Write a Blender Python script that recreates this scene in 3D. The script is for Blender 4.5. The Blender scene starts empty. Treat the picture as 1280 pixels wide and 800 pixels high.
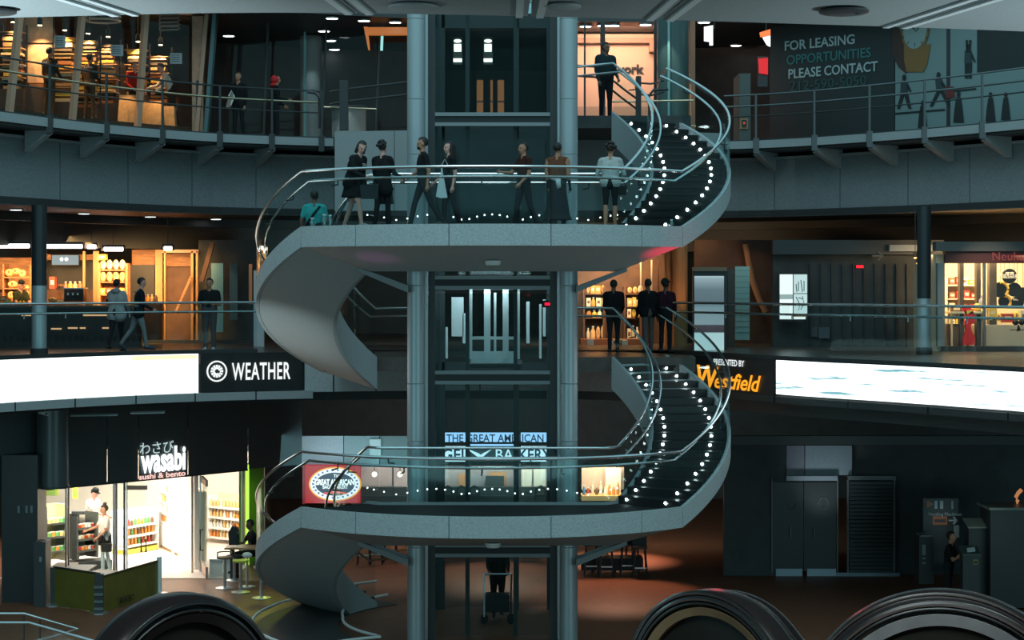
import bpy, math, random
import numpy as np
from mathutils import Vector, Matrix
random.seed(7)
S = bpy.context.scene
COL = S.collection
PI = math.pi
EYE = 1.6            # the camera stands on the middle gallery, floor at z = 0
F = 2400.0           # focal length in pixels of the 1280 px wide frame
HOR = 357.0
ORD = ['first','second','third','fourth','fifth','sixth','seventh','eighth','ninth','tenth','eleventh','twelfth','thirteenth','fourteenth','fifteenth','sixteenth']
F3, F2, F1 = 5.4, 0.0, -5.5
CX, CY = -0.39, 40.3

# ------------------------------------------------------------------ camera, world, large lights, exposure
cam_d = bpy.data.cameras.new('camera'); cam = bpy.data.objects.new('camera', cam_d); COL.objects.link(cam)
cam.location = (0, 0, EYE); cam.rotation_euler = (PI/2, 0, 0)
cam_d.sensor_width = 36; cam_d.lens = F/1280*36; cam_d.shift_y = -(400-HOR)/1280
cam_d.clip_start = 0.1; cam_d.clip_end = 300
S.camera = cam
W = bpy.data.worlds.new('world'); S.world = W; W.use_nodes = True
bg = W.node_tree.nodes['Background']
bg.inputs[0].default_value = (0.25, 0.52, 0.59, 1); bg.inputs[1].default_value = 1.0
S.view_settings.view_transform = 'Standard'; S.view_settings.look = 'None'
S.view_settings.exposure = 0.0; S.view_settings.gamma = 1.0
S.cycles.transparent_max_bounces = 40
S.cycles.max_bounces = 6

def lamp(name, kind, loc, power, color, size=1.0, size_y=None, target=None, spot=60, blend=0.5, spread=None):
    d = bpy.data.lights.new(name, kind); d.energy = power; d.color = color
    if kind == 'AREA':
        d.size = size
        if size_y: d.shape = 'RECTANGLE'; d.size_y = size_y
        if spread: d.spread = math.radians(spread)
    elif kind == 'SPOT':
        d.spot_size = math.radians(spot); d.spot_blend = blend; d.shadow_soft_size = size
    else:
        d.shadow_soft_size = size
    o = bpy.data.objects.new(name, d); COL.objects.link(o); o.location = loc
    if target is not None:
        o.rotation_euler = (Vector(target)-Vector(loc)).to_track_quat('-Z', 'Y').to_euler()
    return o
COOL = (0.72, 0.93, 1.0); WARM = (1.0, 0.62, 0.30); WHITE = (1.0, 0.93, 0.82)
# daylight falling through the round roof opening, then cool fills added to lift the dark ground floor
lamp('roof_daylight', 'AREA', (-2, 26, 22), 1500, COOL, 14, target=(-1, 38, 0))
lamp('ground_fill_left', 'AREA', (-15, 12, -3.2), 230, (.52,.95,1), 9, size_y=3, target=(-4, 44, -2.5))
lamp('ground_fill_right', 'AREA', (15, 12, -3.2), 300, (.52,.95,1), 9, size_y=3, target=(6, 44, -3.0))
lamp('underside_fill', 'SPOT', (-9.5, 36, -2.6), 900, (.78,1,1), 0.01, target=(-4.9, 40.6, 0.6), spot=26, blend=1)  # added spot standing in for screen light on the left underside
# cool fills added deep inside two galleries, facing their rear walls
lamp('rear_fill_ground', 'AREA', (1, 49.5, -3.0), 120, (.55,.95,1), 16, size_y=1.5, target=(1, 60, -3.6), spread=120)
lamp('rear_fill_middle', 'AREA', (-1, 50.5, 1.8), 60, (.55,.95,1), 8, size_y=1.2, target=(-1, 60, 1.5), spread=120)
lamp('near_fill', 'AREA', (0.6, 2.2, 3.4), 110, (.9,1,1), 3.5, size_y=.5, target=(0.4, 3.6, 0))  # added overhead light to brighten the dark escalator ends
lamp('near_uplight_left', 'SPOT', (-5.6, 11.9, 0.8), 1700, COOL, 0.05, target=(-3.7, 12.9, 3.44), spot=64, blend=1)
lamp('near_uplight_right', 'SPOT', (6.4, 11.9, 0.8), 1000, COOL, 0.05, target=(3.9, 13.0, 3.44), spot=66, blend=1)

# ------------------------------------------------------------------ helpers
def zp(py, Y): return EYE + (HOR-py)*Y/F
def xp(px, Y): return (px-640)*Y/F
def P(px, py, Y): return Vector((xp(px, Y), Y, zp(py, Y)))

MATS = {}
def mat(name, col=(0.5,0.5,0.5), rough=0.5, metal=0.0, emit=None, strength=0.0, noise=0.0, scale=20.0, spec=0.5, bump=0.0, col2=None, stretch=None):
    if name in MATS: return MATS[name]
    m = bpy.data.materials.new(name); m.use_nodes = True
    nt = m.node_tree; b = nt.nodes['Principled BSDF']
    b.inputs['Base Color'].default_value = (*col, 1); b.inputs['Roughness'].default_value = rough
    b.inputs['Metallic'].default_value = metal; b.inputs['Specular IOR Level'].default_value = spec
    if emit:
        b.inputs['Emission Color'].default_value = (*emit, 1); b.inputs['Emission Strength'].default_value = strength
    if noise > 0 or bump > 0:
        tc = nt.nodes.new('ShaderNodeTexCoord'); n = nt.nodes.new('ShaderNodeTexNoise'); n.inputs['Scale'].default_value = scale
        n.inputs['Detail'].default_value = 5
        src = tc.outputs['Object']
        if stretch:
            mp = nt.nodes.new('ShaderNodeMapping'); mp.inputs['Scale'].default_value = stretch
            nt.links.new(src, mp.inputs['Vector']); src = mp.outputs['Vector']
        nt.links.new(src, n.inputs['Vector'])
        if noise > 0:
            mx = nt.nodes.new('ShaderNodeMix'); mx.data_type = 'RGBA'
            c2 = col2 or tuple(c*(1-noise) for c in col)
            mx.inputs[6].default_value = (*[min(1, c*(1+noise*0.6)) for c in col], 1) if not col2 else (*col, 1)
            mx.inputs[7].default_value = (*c2, 1)
            rp = nt.nodes.new('ShaderNodeValToRGB'); rp.color_ramp.elements[0].position = 0.32; rp.color_ramp.elements[1].position = 0.68
            nt.links.new(n.outputs['Fac'], rp.inputs['Fac']); nt.links.new(rp.outputs['Color'], mx.inputs[0])
            nt.links.new(mx.outputs[2], b.inputs['Base Color'])
        if bump > 0:
            bp = nt.nodes.new('ShaderNodeBump'); bp.inputs['Strength'].default_value = bump; bp.inputs['Distance'].default_value = 0.02
            nt.links.new(n.outputs['Fac'], bp.inputs['Height']); nt.links.new(bp.outputs['Normal'], b.inputs['Normal'])
    MATS[name] = m; return m
def glow(name, col, strength):
    if name in MATS: return MATS[name]
    return mat(name, (0.02,0.02,0.02), 0.6, emit=col, strength=strength)
def glass(name, tint=(0.86,0.94,0.94), extra=0.0, rough=0.03):
    if name in MATS: return MATS[name]
    m = bpy.data.materials.new(name); m.use_nodes = True; nt = m.node_tree; nt.nodes.clear()
    out = nt.nodes.new('ShaderNodeOutputMaterial'); mx = nt.nodes.new('ShaderNodeMixShader')
    tr = nt.nodes.new('ShaderNodeBsdfTransparent'); tr.inputs[0].default_value = (*tint, 1)
    gl = nt.nodes.new('ShaderNodeBsdfGlossy'); gl.inputs['Roughness'].default_value = rough; gl.inputs[0].default_value = (0.9,1,1,1)
    fr = nt.nodes.new('ShaderNodeLayerWeight'); fr.inputs[0].default_value = 0.5
    pw = nt.nodes.new('ShaderNodeMath'); pw.operation = 'POWER'; pw.inputs[1].default_value = 5.0
    ad = nt.nodes.new('ShaderNodeMath'); ad.operation = 'MULTIPLY_ADD'; ad.inputs[1].default_value = 0.45; ad.inputs[2].default_value = 0.010+extra
    nt.links.new(fr.outputs['Facing'], pw.inputs[0]); nt.links.new(pw.outputs[0], ad.inputs[0]); nt.links.new(ad.outputs[0], mx.inputs[0])
    nt.links.new(tr.outputs[0], mx.inputs[1]); nt.links.new(gl.outputs[0], mx.inputs[2]); nt.links.new(mx.outputs[0], out.inputs[0])
    MATS[name] = m; return m

concrete = mat('pale_concrete', (0.46,0.50,0.51), 0.7, noise=0.22, scale=38, bump=0.05)
fascia_m = mat('fascia_panel_grey', (0.22,0.25,0.26), 0.65, noise=0.22, scale=30)
nearceil = mat('near_ceiling_paint', (0.26,0.285,0.29), 0.6, noise=0.08, scale=30)
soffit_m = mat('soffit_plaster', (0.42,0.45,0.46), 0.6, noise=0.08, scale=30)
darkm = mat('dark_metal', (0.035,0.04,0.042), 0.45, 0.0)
darkwall = mat('dark_wall', (0.045,0.052,0.054), 0.6, noise=0.2, scale=3)
granite = mat('dark_granite', (0.016,0.018,0.019), 0.4, noise=0.4, scale=80)
chrome = mat('brushed_chrome', (0.80,0.82,0.83), 0.22, 1.0)
steel = mat('satin_steel', (0.62,0.66,0.68), 0.38, 1.0)
steelgrey = mat('grey_painted_steel', (0.24,0.27,0.28), 0.5)
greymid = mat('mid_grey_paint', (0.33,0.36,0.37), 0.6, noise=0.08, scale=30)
brass = mat('warm_handrail', (0.75,0.62,0.42), 0.3, 1.0)
bronze = mat('bronze_mullion', (0.62,0.37,0.25), 0.5)
floor1 = mat('brown_floor', (0.21,0.085,0.045), 0.5, spec=.22, noise=0.35, scale=4, col2=(0.12,0.055,0.03), stretch=(1,6,1))
floor2 = mat('gallery_floor', (0.11,0.08,0.07), 0.3, noise=0.2, scale=5)
rubber = mat('black_rubber', (0.02,0.02,0.022), 0.28)
clear = glass('clear_glass', (0.90,0.955,0.955))
shaftglass = glass('shaft_glass', (0.84,0.91,0.91), extra=-0.004)
shopglass = glass('shop_glass', (0.95,0.97,0.96))
lightdisc = glow('downlight', (0.95,1.0,1.0), 7.0)
lightdim = glow('downlight_dim', (1.0,0.92,0.8), 1.6)
stepled = glow('step_led', (0.86,1.0,1.0), 16.0)
screenwhite = glow('led_screen_white', (0.93,1.0,0.98), 1.9)
black = mat('black_panel', (0.014,0.016,0.017), 0.5)
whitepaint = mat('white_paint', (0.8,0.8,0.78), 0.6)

WL = {}
class MB:
    def __init__(s): s.v = []; s.f = []; s.mi = []; s.cur = 0
    def add(s, vs, fs):
        n = len(s.v); s.v += [tuple(v) for v in vs]
        for f in fs: s.f.append(tuple(i+n for i in f)); s.mi.append(s.cur)
        return s
    def box(s, x0, x1, y0, y1, z0, z1):
        vs = [(x,y,z) for z in (z0,z1) for y in (y0,y1) for x in (x0,x1)]
        return s.add(vs, [(0,2,3,1),(4,5,7,6),(0,1,5,4),(2,6,7,3),(0,4,6,2),(1,3,7,5)])
    def wall(s, A, B, z0, z1, th, top=None):
        # slab whose front runs from A to B (plan), th deep away from the viewer
        ax, ay, bx, by = A[0], A[1], B[0], B[1]
        L = math.hypot(bx-ax, by-ay) or 1e-6; nx, ny = -(by-ay)/L*th, (bx-ax)/L*th
        t = top if top else (0, 0)
        vs = [(ax,ay,z0),(bx,by,z0),(bx+nx,by+ny,z0),(ax+nx,ay+ny,z0),
              (ax+t[0],ay+t[1],z1),(bx+t[0],by+t[1],z1),(bx+nx+t[0],by+ny+t[1],z1),(ax+nx+t[0],ay+ny+t[1],z1)]
        return s.add(vs, [(0,3,2,1),(4,5,6,7),(0,1,5,4),(1,2,6,5),(2,3,7,6),(3,0,4,7)])
    def bar(s, p, q, w, h=None):
        # square bar between two points
        p, q = Vector(p), Vector(q); d = (q-p); h = h or w
        if d.length < 1e-6: return s
        d.normalize(); u = d.cross(Vector((0,0,1)))
        if u.length < 1e-3: u = Vector((1,0,0))
        u.normalize(); v = u.cross(d).normalized()
        vs = [c + u*a*w/2 + v*b*h/2 for c in (p,q) for a,b in ((-1,-1),(1,-1),(1,1),(-1,1))]
        return s.add(vs, [(0,1,2,3),(7,6,5,4),(0,4,5,1),(1,5,6,2),(2,6,7,3),(3,7,4,0)])
    def tube(s, pts, r, n=8, closed=False):
        pts = [Vector(p) for p in pts]; N = len(pts); vs = []; fs = []
        rr = r if hasattr(r, '__len__') else [r]*N
        for i, p in enumerate(pts):
            a = pts[(i-1) % N] if (i > 0 or closed) else p; b = pts[(i+1) % N] if (i < N-1 or closed) else p
            d = (b-a); d = d.normalized() if d.length > 1e-9 else Vector((0,0,1))
            u = d.cross(Vector((0,0,1)))
            if u.length < 1e-3: u = Vector((1,0,0)) if i == 0 else Vector(vs_u)
            u.normalize(); vs_u = u.copy(); w = u.cross(d).normalized()
            for k in range(n):
                t = 2*PI*k/n; vs.append(p + (u*math.cos(t) + w*math.sin(t))*rr[i])
        for i in range(N if closed else N-1):
            j = (i+1) % N
            for k in range(n):
                fs.append((i*n+k, i*n+(k+1) % n, j*n+(k+1) % n, j*n+k))
        if not closed: fs.append(tuple(range(n-1,-1,-1))); fs.append(tuple((N-1)*n+k for k in range(n)))
        return s.add(vs, fs)
    def lathe(s, c, prof, n=20, axis='z'):
        vs = []; fs = []
        for r, h in prof:
            for k in range(n):
                t = 2*PI*k/n
                o = (r*math.cos(t), r*math.sin(t), h) if axis == 'z' else (r*math.cos(t), h, r*math.sin(t))
                vs.append((c[0]+o[0], c[1]+o[1], c[2]+o[2]))
        for i in range(len(prof)-1):
            for k in range(n): fs.append((i*n+k, i*n+(k+1) % n, (i+1)*n+(k+1) % n, (i+1)*n+k))
        fs.append(tuple(range(n-1,-1,-1))); fs.append(tuple((len(prof)-1)*n+k for k in range(n)))
        return s.add(vs, fs)
    def ell(s, c, rx, ry, rz, n=12, m=8, R=None):
        vs = []; fs = []
        for i in range(m+1):
            a = PI*i/m
            for k in range(n):
                t = 2*PI*k/n; v = Vector((rx*math.sin(a)*math.cos(t), ry*math.sin(a)*math.sin(t), rz*math.cos(a)))
                if R is not None: v = R @ v
                vs.append(Vector(c)+v)
        for i in range(m):
            for k in range(n): fs.append((i*n+k, (i+1)*n+k, (i+1)*n+(k+1) % n, i*n+(k+1) % n))
        return s.add(vs, fs)
    def cap(s, p, q, r0, r1, n=10):
        p, q = Vector(p), Vector(q); d = (q-p); L = d.length; R = Vector((0,0,1)).rotation_difference(d.normalized() if L > 1e-6 else Vector((0,0,1))).to_matrix()
        prof = [(r0*math.sin(a)+1e-4, -r0*math.cos(a)) for a in (0, .5, 1.0)] + [(r0, 0), (r1, L)] + [(r1*math.cos(a)+1e-4, L+r1*math.sin(a)) for a in (.55, 1.05, PI/2)]
        vs = []; fs = []
        for r, h in prof:
            for k in range(n):
                t = 2*PI*k/n; vs.append(p + R @ Vector((r*math.cos(t), r*math.sin(t), h)))
        for i in range(len(prof)-1):
            for k in range(n): fs.append((i*n+k, i*n+(k+1) % n, (i+1)*n+(k+1) % n, (i+1)*n+k))
        fs.append(tuple(range(n-1,-1,-1))); fs.append(tuple((len(prof)-1)*n+k for k in range(n)))
        return s.add(vs, fs)
    def prism(s, poly, O, U, V, Nn, th):
        # poly in (u,v) put on the plane O,U,V and extruded th along Nn
        O, U, V, Nn = Vector(O), Vector(U), Vector(V), Vector(Nn); n = len(poly)
        a = [O+U*x+V*y for x, y in poly]; b = [p+Nn*th for p in a]
        return s.add(a+b, [tuple(range(n)), tuple(range(2*n-1, n-1, -1))] + [(i, i+n, (i+1) % n+n, (i+1) % n) for i in range(n)])
    def strip(s, rows):
        # rows: list of rings (each a closed loop of points): swept solid
        n = len(rows[0]); vs = [p for r in rows for p in r]; fs = []
        for i in range(len(rows)-1):
            for k in range(n): fs.append((i*n+k, i*n+(k+1) % n, (i+1)*n+(k+1) % n, (i+1)*n+k))
        fs.append(tuple(range(n-1,-1,-1))); fs.append(tuple((len(rows)-1)*n+k for k in range(n)))
        return s.add(vs, fs)
    def build(s, name, m, parent=None, smooth=False, base=None):
        a = np.array([tuple(v) for v in s.v])
        if parent is not None: o0 = WL[parent.name]
        elif base is not None: o0 = Vector(base)
        else: o0 = Vector(((a[:,0].min()+a[:,0].max())/2, (a[:,1].min()+a[:,1].max())/2, a[:,2].min()))
        me = bpy.data.meshes.new(name); me.from_pydata((a-np.array(o0)).tolist(), [], s.f)
        for x in (m if isinstance(m, (list, tuple)) else [m]): me.materials.append(x)
        if any(s.mi): me.polygons.foreach_set('material_index', s.mi)
        if smooth: me.polygons.foreach_set('use_smooth', [True]*len(s.f)); me.set_sharp_from_angle(angle=math.radians(40))
        me.validate(); me.update()
        o = bpy.data.objects.new(name, me); COL.objects.link(o)
        if parent is not None: o.parent = parent
        else: o.location = o0
        WL[o.name] = o0.copy()
        return o
def tag(o, label=None, cat=None, group=None, kind=None):
    if label: o['label'] = label
    if cat: o['category'] = cat
    if group: o['group'] = group
    if kind: o['kind'] = kind
    return o
def thing(name, label, cat, loc, group=None, kind=None):
    o = bpy.data.objects.new(name, None); COL.objects.link(o); o.location = loc; o.empty_display_size = 0.2
    WL[o.name] = Vector(loc); return tag(o, label, cat, group, kind)
def struct(o): o['kind'] = 'structure'; return o
def kids(o): return list(o.children)
def copytree(o, parent=None):
    c = o.copy(); COL.objects.link(c)
    if parent is not None: c.parent = parent
    for k in kids(o): copytree(k, c)
    return c
def copyto(o, loc, label=None, rz=None):
    c = copytree(o); c.location = loc
    if rz is not None: c.rotation_euler = (0,0,rz)
    if label: c['label'] = label
    WL[c.name] = Vector(loc); return c
def text(body, parent, size, m, loc, rz=0.0, name='lettering', extrude=0.01, bold=0.0, shear=0.0, sx=1.0, align='CENTER', space=1.0, tilt=0.0):
    # flat lettering, converted to a mesh; loc is the world point of its baseline middle
    cu = bpy.data.curves.new(name, 'FONT'); cu.body = body; cu.size = size; cu.extrude = extrude; cu.offset = bold; cu.shear = shear
    cu.align_x = align; cu.space_character = space; cu.resolution_u = 3
    t = bpy.data.objects.new('tmp', cu); COL.objects.link(t)
    me = bpy.data.meshes.new_from_object(t.evaluated_get(bpy.context.evaluated_depsgraph_get()))
    bpy.data.objects.remove(t)
    R = Matrix.Rotation(rz, 4, 'Z') @ Matrix.Rotation(PI/2, 4, 'X') @ Matrix.Rotation(tilt, 4, 'Z') @ Matrix.Diagonal((sx,1,1,1))
    me.transform(R); me.materials.clear(); me.materials.append(m); me.name = name
    o = bpy.data.objects.new(name, me); COL.objects.link(o)
    if parent is not None: o.parent = parent; o.location = Vector(loc)-WL[parent.name]
    else: o.location = loc
    WL[o.name] = Vector(loc) if parent is None else WL[parent.name]
    return o

def ctext(body, parent, c, p0, p1, pyb, hpx, m, off=-0.06, name='lettering', bold=0.0, shear=0.0, space=1.0, extrude=0.008):
    # lettering bent along a gallery curve, between two viewing directions; hpx = letter height
    o = text(body, parent, 1.0, m, (0,0,0), 0, name, 0.0, bold, shear, 1.0, 'LEFT', space)
    me = o.data; co = np.array([v.co for v in me.vertices]); x0, x1 = co[:,0].min(), co[:,0].max()
    caps = 0.70
    Ym = c((p0+p1)/2)+off; s = hpx*Ym/F/caps; w = WL[parent.name]; n = len(co)
    def place(extra):
        out = []
        for x, y, z in co:
            px = p0+(p1-p0)*(x-x0)/(x1-x0); Y = c(px)+off; zz = zp(pyb, Ym)+z*s
            out.append((xp(px,Y)-w.x, Y+extra-w.y, zz-w.z))
        return out
    faces = [tuple(p.vertices) for p in me.polygons]
    edges = {}
    for f in faces:
        for i in range(len(f)):
            a, b = f[i], f[(i+1) % len(f)]; k = (min(a,b), max(a,b)); edges.setdefault(k, []).append((a,b))
    sides = [(e[0][0], e[0][1], e[0][1]+n, e[0][0]+n) for e in edges.values() if len(e) == 1]
    m2 = bpy.data.meshes.new(name); m2.from_pydata(place(-extrude)+place(extrude), [], faces+[tuple(i+n for i in reversed(f)) for f in faces]+sides); m2.materials.append(m); m2.update()
    o.data = m2; o.location = (0,0,0); return o

# plan curves of the galleries: depth as a function of the viewing direction (tan = (px-640)/F), smooth
def curve(tab):
    xs = np.array([t[0] for t in tab], float); ys = np.array([t[1] for t in tab], float)
    g = np.gradient(ys, xs)
    def f(px):
        px = min(max(px, xs[0]), xs[-1]); i = min(int(np.searchsorted(xs, px, 'right'))-1, len(xs)-2)
        h = xs[i+1]-xs[i]; t = (px-xs[i])/h
        return float((2*t**3-3*t**2+1)*ys[i] + (t**3-2*t**2+t)*h*g[i] + (-2*t**3+3*t**2)*ys[i+1] + (t**3-t**2)*h*g[i+1])
    return f
edge3 = curve([(-420,31),(-200,37),(0,41.5),(140,45),(270,47.5),(390,48.8),(660,50.3),(960,49.6),(1085,47.5),(1280,43.6),(1480,39),(1700,32)])
edge2 = curve([(-420,32),(-200,37.2),(0,41.3),(125,43.5),(250,45.2),(380,46.3),(600,47.0),(760,46.4),(868,44.3),(970,41.3),(1120,38.4),(1280,35.5),(1480,32),(1700,28)])
front1 = curve([(-420,36),(-200,40),(50,44),(230,47.2),(330,49.2),(480,51.5),(640,52.5),(800,51),(960,47.6),(1080,46.2),(1280,43.5),(1480,39),(1700,33)])
def pt(c, px, off=0.0):
    Y = c(px)+off; return (xp(px, Y), Y)
def curved_wall(name, c, p0, p1, z0, z1, th, m, off=0.0, step=30, parent=None, smooth=True):
    mb = MB(); n = max(1, int(abs(p1-p0)/step)); rows = []
    for i in range(n+1):
        x = p0+(p1-p0)*i/n; a = pt(c, x, off); b = pt(c, x, off+th)
        rows.append([(a[0],a[1],z0),(b[0],b[1],z0),(b[0],b[1],z1),(a[0],a[1],z1)])
    mb.strip(rows); return mb.build(name, m, parent, smooth)

# ================================================================== THE SETTING
def panels(parent, name, c, cuts, z0, z1, th, m, off=0.0, gap=0.03):
    for a, b in zip(cuts[:-1], cuts[1:]):
        n = 3; rows = []
        for i in range(n+1):
            x = a+(b-a)*i/n
            if i == 0: x += gap*F/45/2
            if i == n: x -= gap*F/45/2
            p = pt(c, x, off); q = pt(c, x, off+th)
            rows.append([(p[0],p[1],z0),(q[0],q[1],z0),(q[0],q[1],z1),(p[0],p[1],z1)])
        MB().strip(rows).build(name, m, parent)
PX0, PX1 = -330, 1610
# ground floor slab and the round void beside the lower stair foot
mb = MB(); mb.box(-34, 34, 6, 80, F1-0.3, F1); struct(mb.build('floor', floor1, base=(0,40,F1-0.3)))
# rear walls behind every shop
mb = MB(); mb.box(-34, 34, 64, 64.3, F1, 10); struct(mb.build('wall_back', darkwall))
mb = MB(); mb.box(-26.3, -26, 14, 64, F1, 10); struct(mb.build('wall_left', darkwall))
mb = MB(); mb.box(26, 26.3, 14, 64, F1, 10); struct(mb.build('wall_right', darkwall))

# middle gallery: floor slab with the soffit of the ground floor below it
def slab(name, c, z0, z1, m, off, depth_y, p0=PX0, p1=PX1, step=40):
    rows = []; n = int((p1-p0)/step)
    for i in range(n+1):
        x = p0+(p1-p0)*i/n; a = pt(c, x, off); k = min(1, max(-1, (x-640)/F)); 
        b = (a[0]*1.0 + (k*8.0), depth_y)
        if b[1] < a[1]+0.5: b = (b[0], a[1]+0.5)
        rows.append([(a[0],a[1],z0),(b[0],b[1],z0),(b[0],b[1],z1),(a[0],a[1],z1)])
    return struct(MB().strip(rows).build(name, m))
slab('floor_middle', edge2, -0.25, 0.0, floor2, 0.06, 63.9)
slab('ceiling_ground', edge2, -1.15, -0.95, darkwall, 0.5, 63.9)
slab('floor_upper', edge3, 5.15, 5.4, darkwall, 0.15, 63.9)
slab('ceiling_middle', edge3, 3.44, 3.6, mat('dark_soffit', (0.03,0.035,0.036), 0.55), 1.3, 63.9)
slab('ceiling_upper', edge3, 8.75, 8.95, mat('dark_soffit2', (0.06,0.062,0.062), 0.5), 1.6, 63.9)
# lowered ceiling steps in front of the middle shops
struct(curved_wall('trim_1', edge3, PX0, PX1, 3.22, 3.44, 0.25, darkm, off=5.6))
struct(curved_wall('trim_2', edge3, PX0, PX1, 2.62, 3.44, 0.4, darkm, off=7.2))

# fascia of the middle gallery under its floor edge
t = struct(thing('trim_3', None, None, (0, edge2(640), -1.0)))
panels(t, 'fascia_panel', edge2, [380, 417, 470, 515, 600, 690, 770, 868], -0.97, -0.02, 0.3, concrete, off=0.02)
# ledge under the screens, of short panels
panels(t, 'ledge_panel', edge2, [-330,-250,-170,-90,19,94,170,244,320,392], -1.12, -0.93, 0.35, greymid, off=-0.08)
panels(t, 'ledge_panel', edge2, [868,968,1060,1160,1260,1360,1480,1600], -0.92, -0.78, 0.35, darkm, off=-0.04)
struct(curved_wall('trim_4', edge2, PX0, 392, -0.95, -0.02, 0.3, darkm, off=0.14))
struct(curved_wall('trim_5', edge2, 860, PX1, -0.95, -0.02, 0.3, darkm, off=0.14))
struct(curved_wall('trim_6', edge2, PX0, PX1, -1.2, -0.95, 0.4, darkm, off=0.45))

# deep fascia band of the upper gallery
t = struct(thing('trim_7', None, None, (0, edge3(640)+1.3, 3.4)))
panels(t, 'band_panel', edge3, [-330,-250,-170,-90,-10,75,160,240,320,418], 3.42, 4.95, 0.25, fascia_m, off=1.35, gap=0.012)
panels(t, 'band_panel', edge3, [900,968,1050,1135,1212,1290,1370,1450,1530,1610], 3.42, 4.95, 0.25, fascia_m, off=1.35, gap=0.012)
# wall of the upper stair bridge, pale panels behind the stair landing
bridge3 = curve([(400,47.0),(480,46.6),(640,46.5),(780,46.5),(930,47.6)])
panels(t, 'bridge_panel', bridge3, [418,493,560,640,720,800,905], 3.42, 5.36, 0.3, mat('bridge_concrete', (0.33,0.36,0.37), 0.7, noise=0.1, scale=50), gap=0.015)
mb = MB(); mb.box(-1.7, 4.0, 42.9, 52, 5.12, 5.4); struct(mb.build('floor_bridge_upper', darkwall))
mb = MB(); mb.box(-4.2, 4.1, 42.9, 47.6, -0.32, 0.0); struct(mb.build('floor_bridge_middle', floor2))

# catwalk edge of the upper gallery: pale edge beams, brackets, dark grating underside
def catwalk(name, label, p0, p1, posts):
    t = thing(name, label, 'catwalk', (*pt(edge3, (p0+p1)/2), 5.15)); t['kind'] = 'structure'
    for a, b in zip([p0]+posts, posts+[p1]):
        panels(t, 'edge_beam', edge3, [a, b], 5.16, 5.36, 0.12, greymid, gap=0.05)
    curved_wall('grating', edge3, p0, p1, 5.1, 5.16, 1.35, darkm, off=0.1, parent=t)
    curved_wall('ledger', edge3, p0, p1, 4.93, 5.0, 0.1, greymid, off=1.24, parent=t)
    for p in posts:
        a = pt(edge3, p, 0.06); n0, n1 = pt(edge3, p-6), pt(edge3, p+6)
        tx, ty = n1[0]-n0[0], n1[1]-n0[1]; L_ = math.hypot(tx, ty); nx, ny = -ty/L_, tx/L_
        d = 1.4*tx/L_+0.12                    # reach back to the band behind, square to the edge
        m = MB(); m.prism([(0,5.10),(d,5.10),(d,4.62),(d-.12,4.62),(0,5.0)], (a[0],a[1],0), (nx,ny,0), (0,0,1), (tx/L_,ty/L_,0), .09)
        m.bar((a[0]+nx*.05,a[1]+ny*.05,4.99), (a[0]+nx*(d-.06),a[1]+ny*(d-.06),4.63), .16, .03)
        m.build('bracket', greymid, t)
    return t
catL = catwalk('trim_8', None, -330, 418, [-300,-230,-160,-85,-10,62,133,203,275,340])
catR = catwalk('trim_9', None, 905, 1610, [945,1018,1087,1156,1228,1300,1372,1445,1520])

# near ceiling: underside of the near part of the upper gallery, ray-like joints with pale ribs
near_edge = curve([(-300,13.5),(0,13.2),(300,12.95),(640,13.1),(960,13.45),(1280,13.9),(1600,14.6)])
t = struct(thing('ceiling', None, None, (0, 10, 3.44)))
cuts = [-5.2, -2.62, -1.03, 0.12, 1.02, 2.72, 5.4]     # x of each joint at the hole's edge
def edge_at(x):
    lo, hi = -300.0, 1600.0
    for _ in range(40):
        m_ = (lo+hi)/2
        if xp(m_, near_edge(m_)) < x: lo = m_
        else: hi = m_
    return near_edge(lo)
def fan(x, y):   # joints fan out from the middle of the hole towards the viewer
    return x*(1+(13.3-y)*0.235/2.6)
for a, b in zip(cuts[:-1], cuts[1:]):
    n = 5; rows = []
    for i in range(n+1):
        x = a+(b-a)*i/n; x += 0.012 if i == 0 else (-0.012 if i == n else 0)
        y1 = edge_at(x); y0 = 5.0
        rows.append([(fan(x,y0),y0,3.44),(x,y1,3.44),(x,y1,3.52),(fan(x,y0),y0,3.52)])
    MB().strip(rows).build('ceiling_panel', nearceil, t)
for x in cuts[1:-1]:
    for d in (-0.07, 0.07):
        y1 = edge_at(x+d)-0.02
        m = MB(); m.bar((fan(x+d,9.0),9.0,3.432),(x+d,y1,3.432),0.05,0.016); m.build('joint_rib', mat('rib_paint', (0.55,0.58,0.59), 0.5), t)
struct(MB().box(-14,14,-8,8.2,-0.3,0.0).build('floor_near', floor2))
struct(MB().box(-14,14,-8.2,-8,-0.3,3.9).build('wall_near', darkwall))
struct(MB().box(-14,14,-8,4.0,3.44,3.9).build('ceiling_near_rear', darkm))
struct(MB().box(-8,8,4.0,12.9,3.7,3.9).build('ceiling_slab', darkm))
# round fittings on the near ceiling
def speaker(x, y, r, label, m, stem):
    t = thing('ceiling_speaker', label, 'speaker', (x, y, 3.36), 'round fittings on the near ceiling')
    MB().lathe((x,y,3.405), [(r*0.86,0),(r,0.008),(r,0.02),(r*0.9,0.03)], 28).build('dish', m, t, True)
    MB().lathe((x,y,3.425), [(r*0.5,0),(r*0.5,0.015)], 20).build('neck', darkm, t, True)
    if stem: MB().tube([(x+r*0.55,y-0.02,3.40),(x+r*0.55,y-0.02,3.45)], 0.02).build('stem', darkm, t)
speaker(xp(1055,12.75), 12.75, 0.165, 'round dark ceiling speaker with a stem, above the leasing banner', darkm, True)
speaker(xp(2,12.95), 12.75, 0.15, 'round dark ceiling speaker at the left end of the near ceiling', darkm, False)
speaker(xp(515,12.4), 12.55, 0.165, 'round grey ceiling speaker above the left steel column', greymid, False)
speaker(xp(706,12.4), 12.52, 0.11, 'small grey round ceiling fitting above the right steel column', greymid, False)

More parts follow.
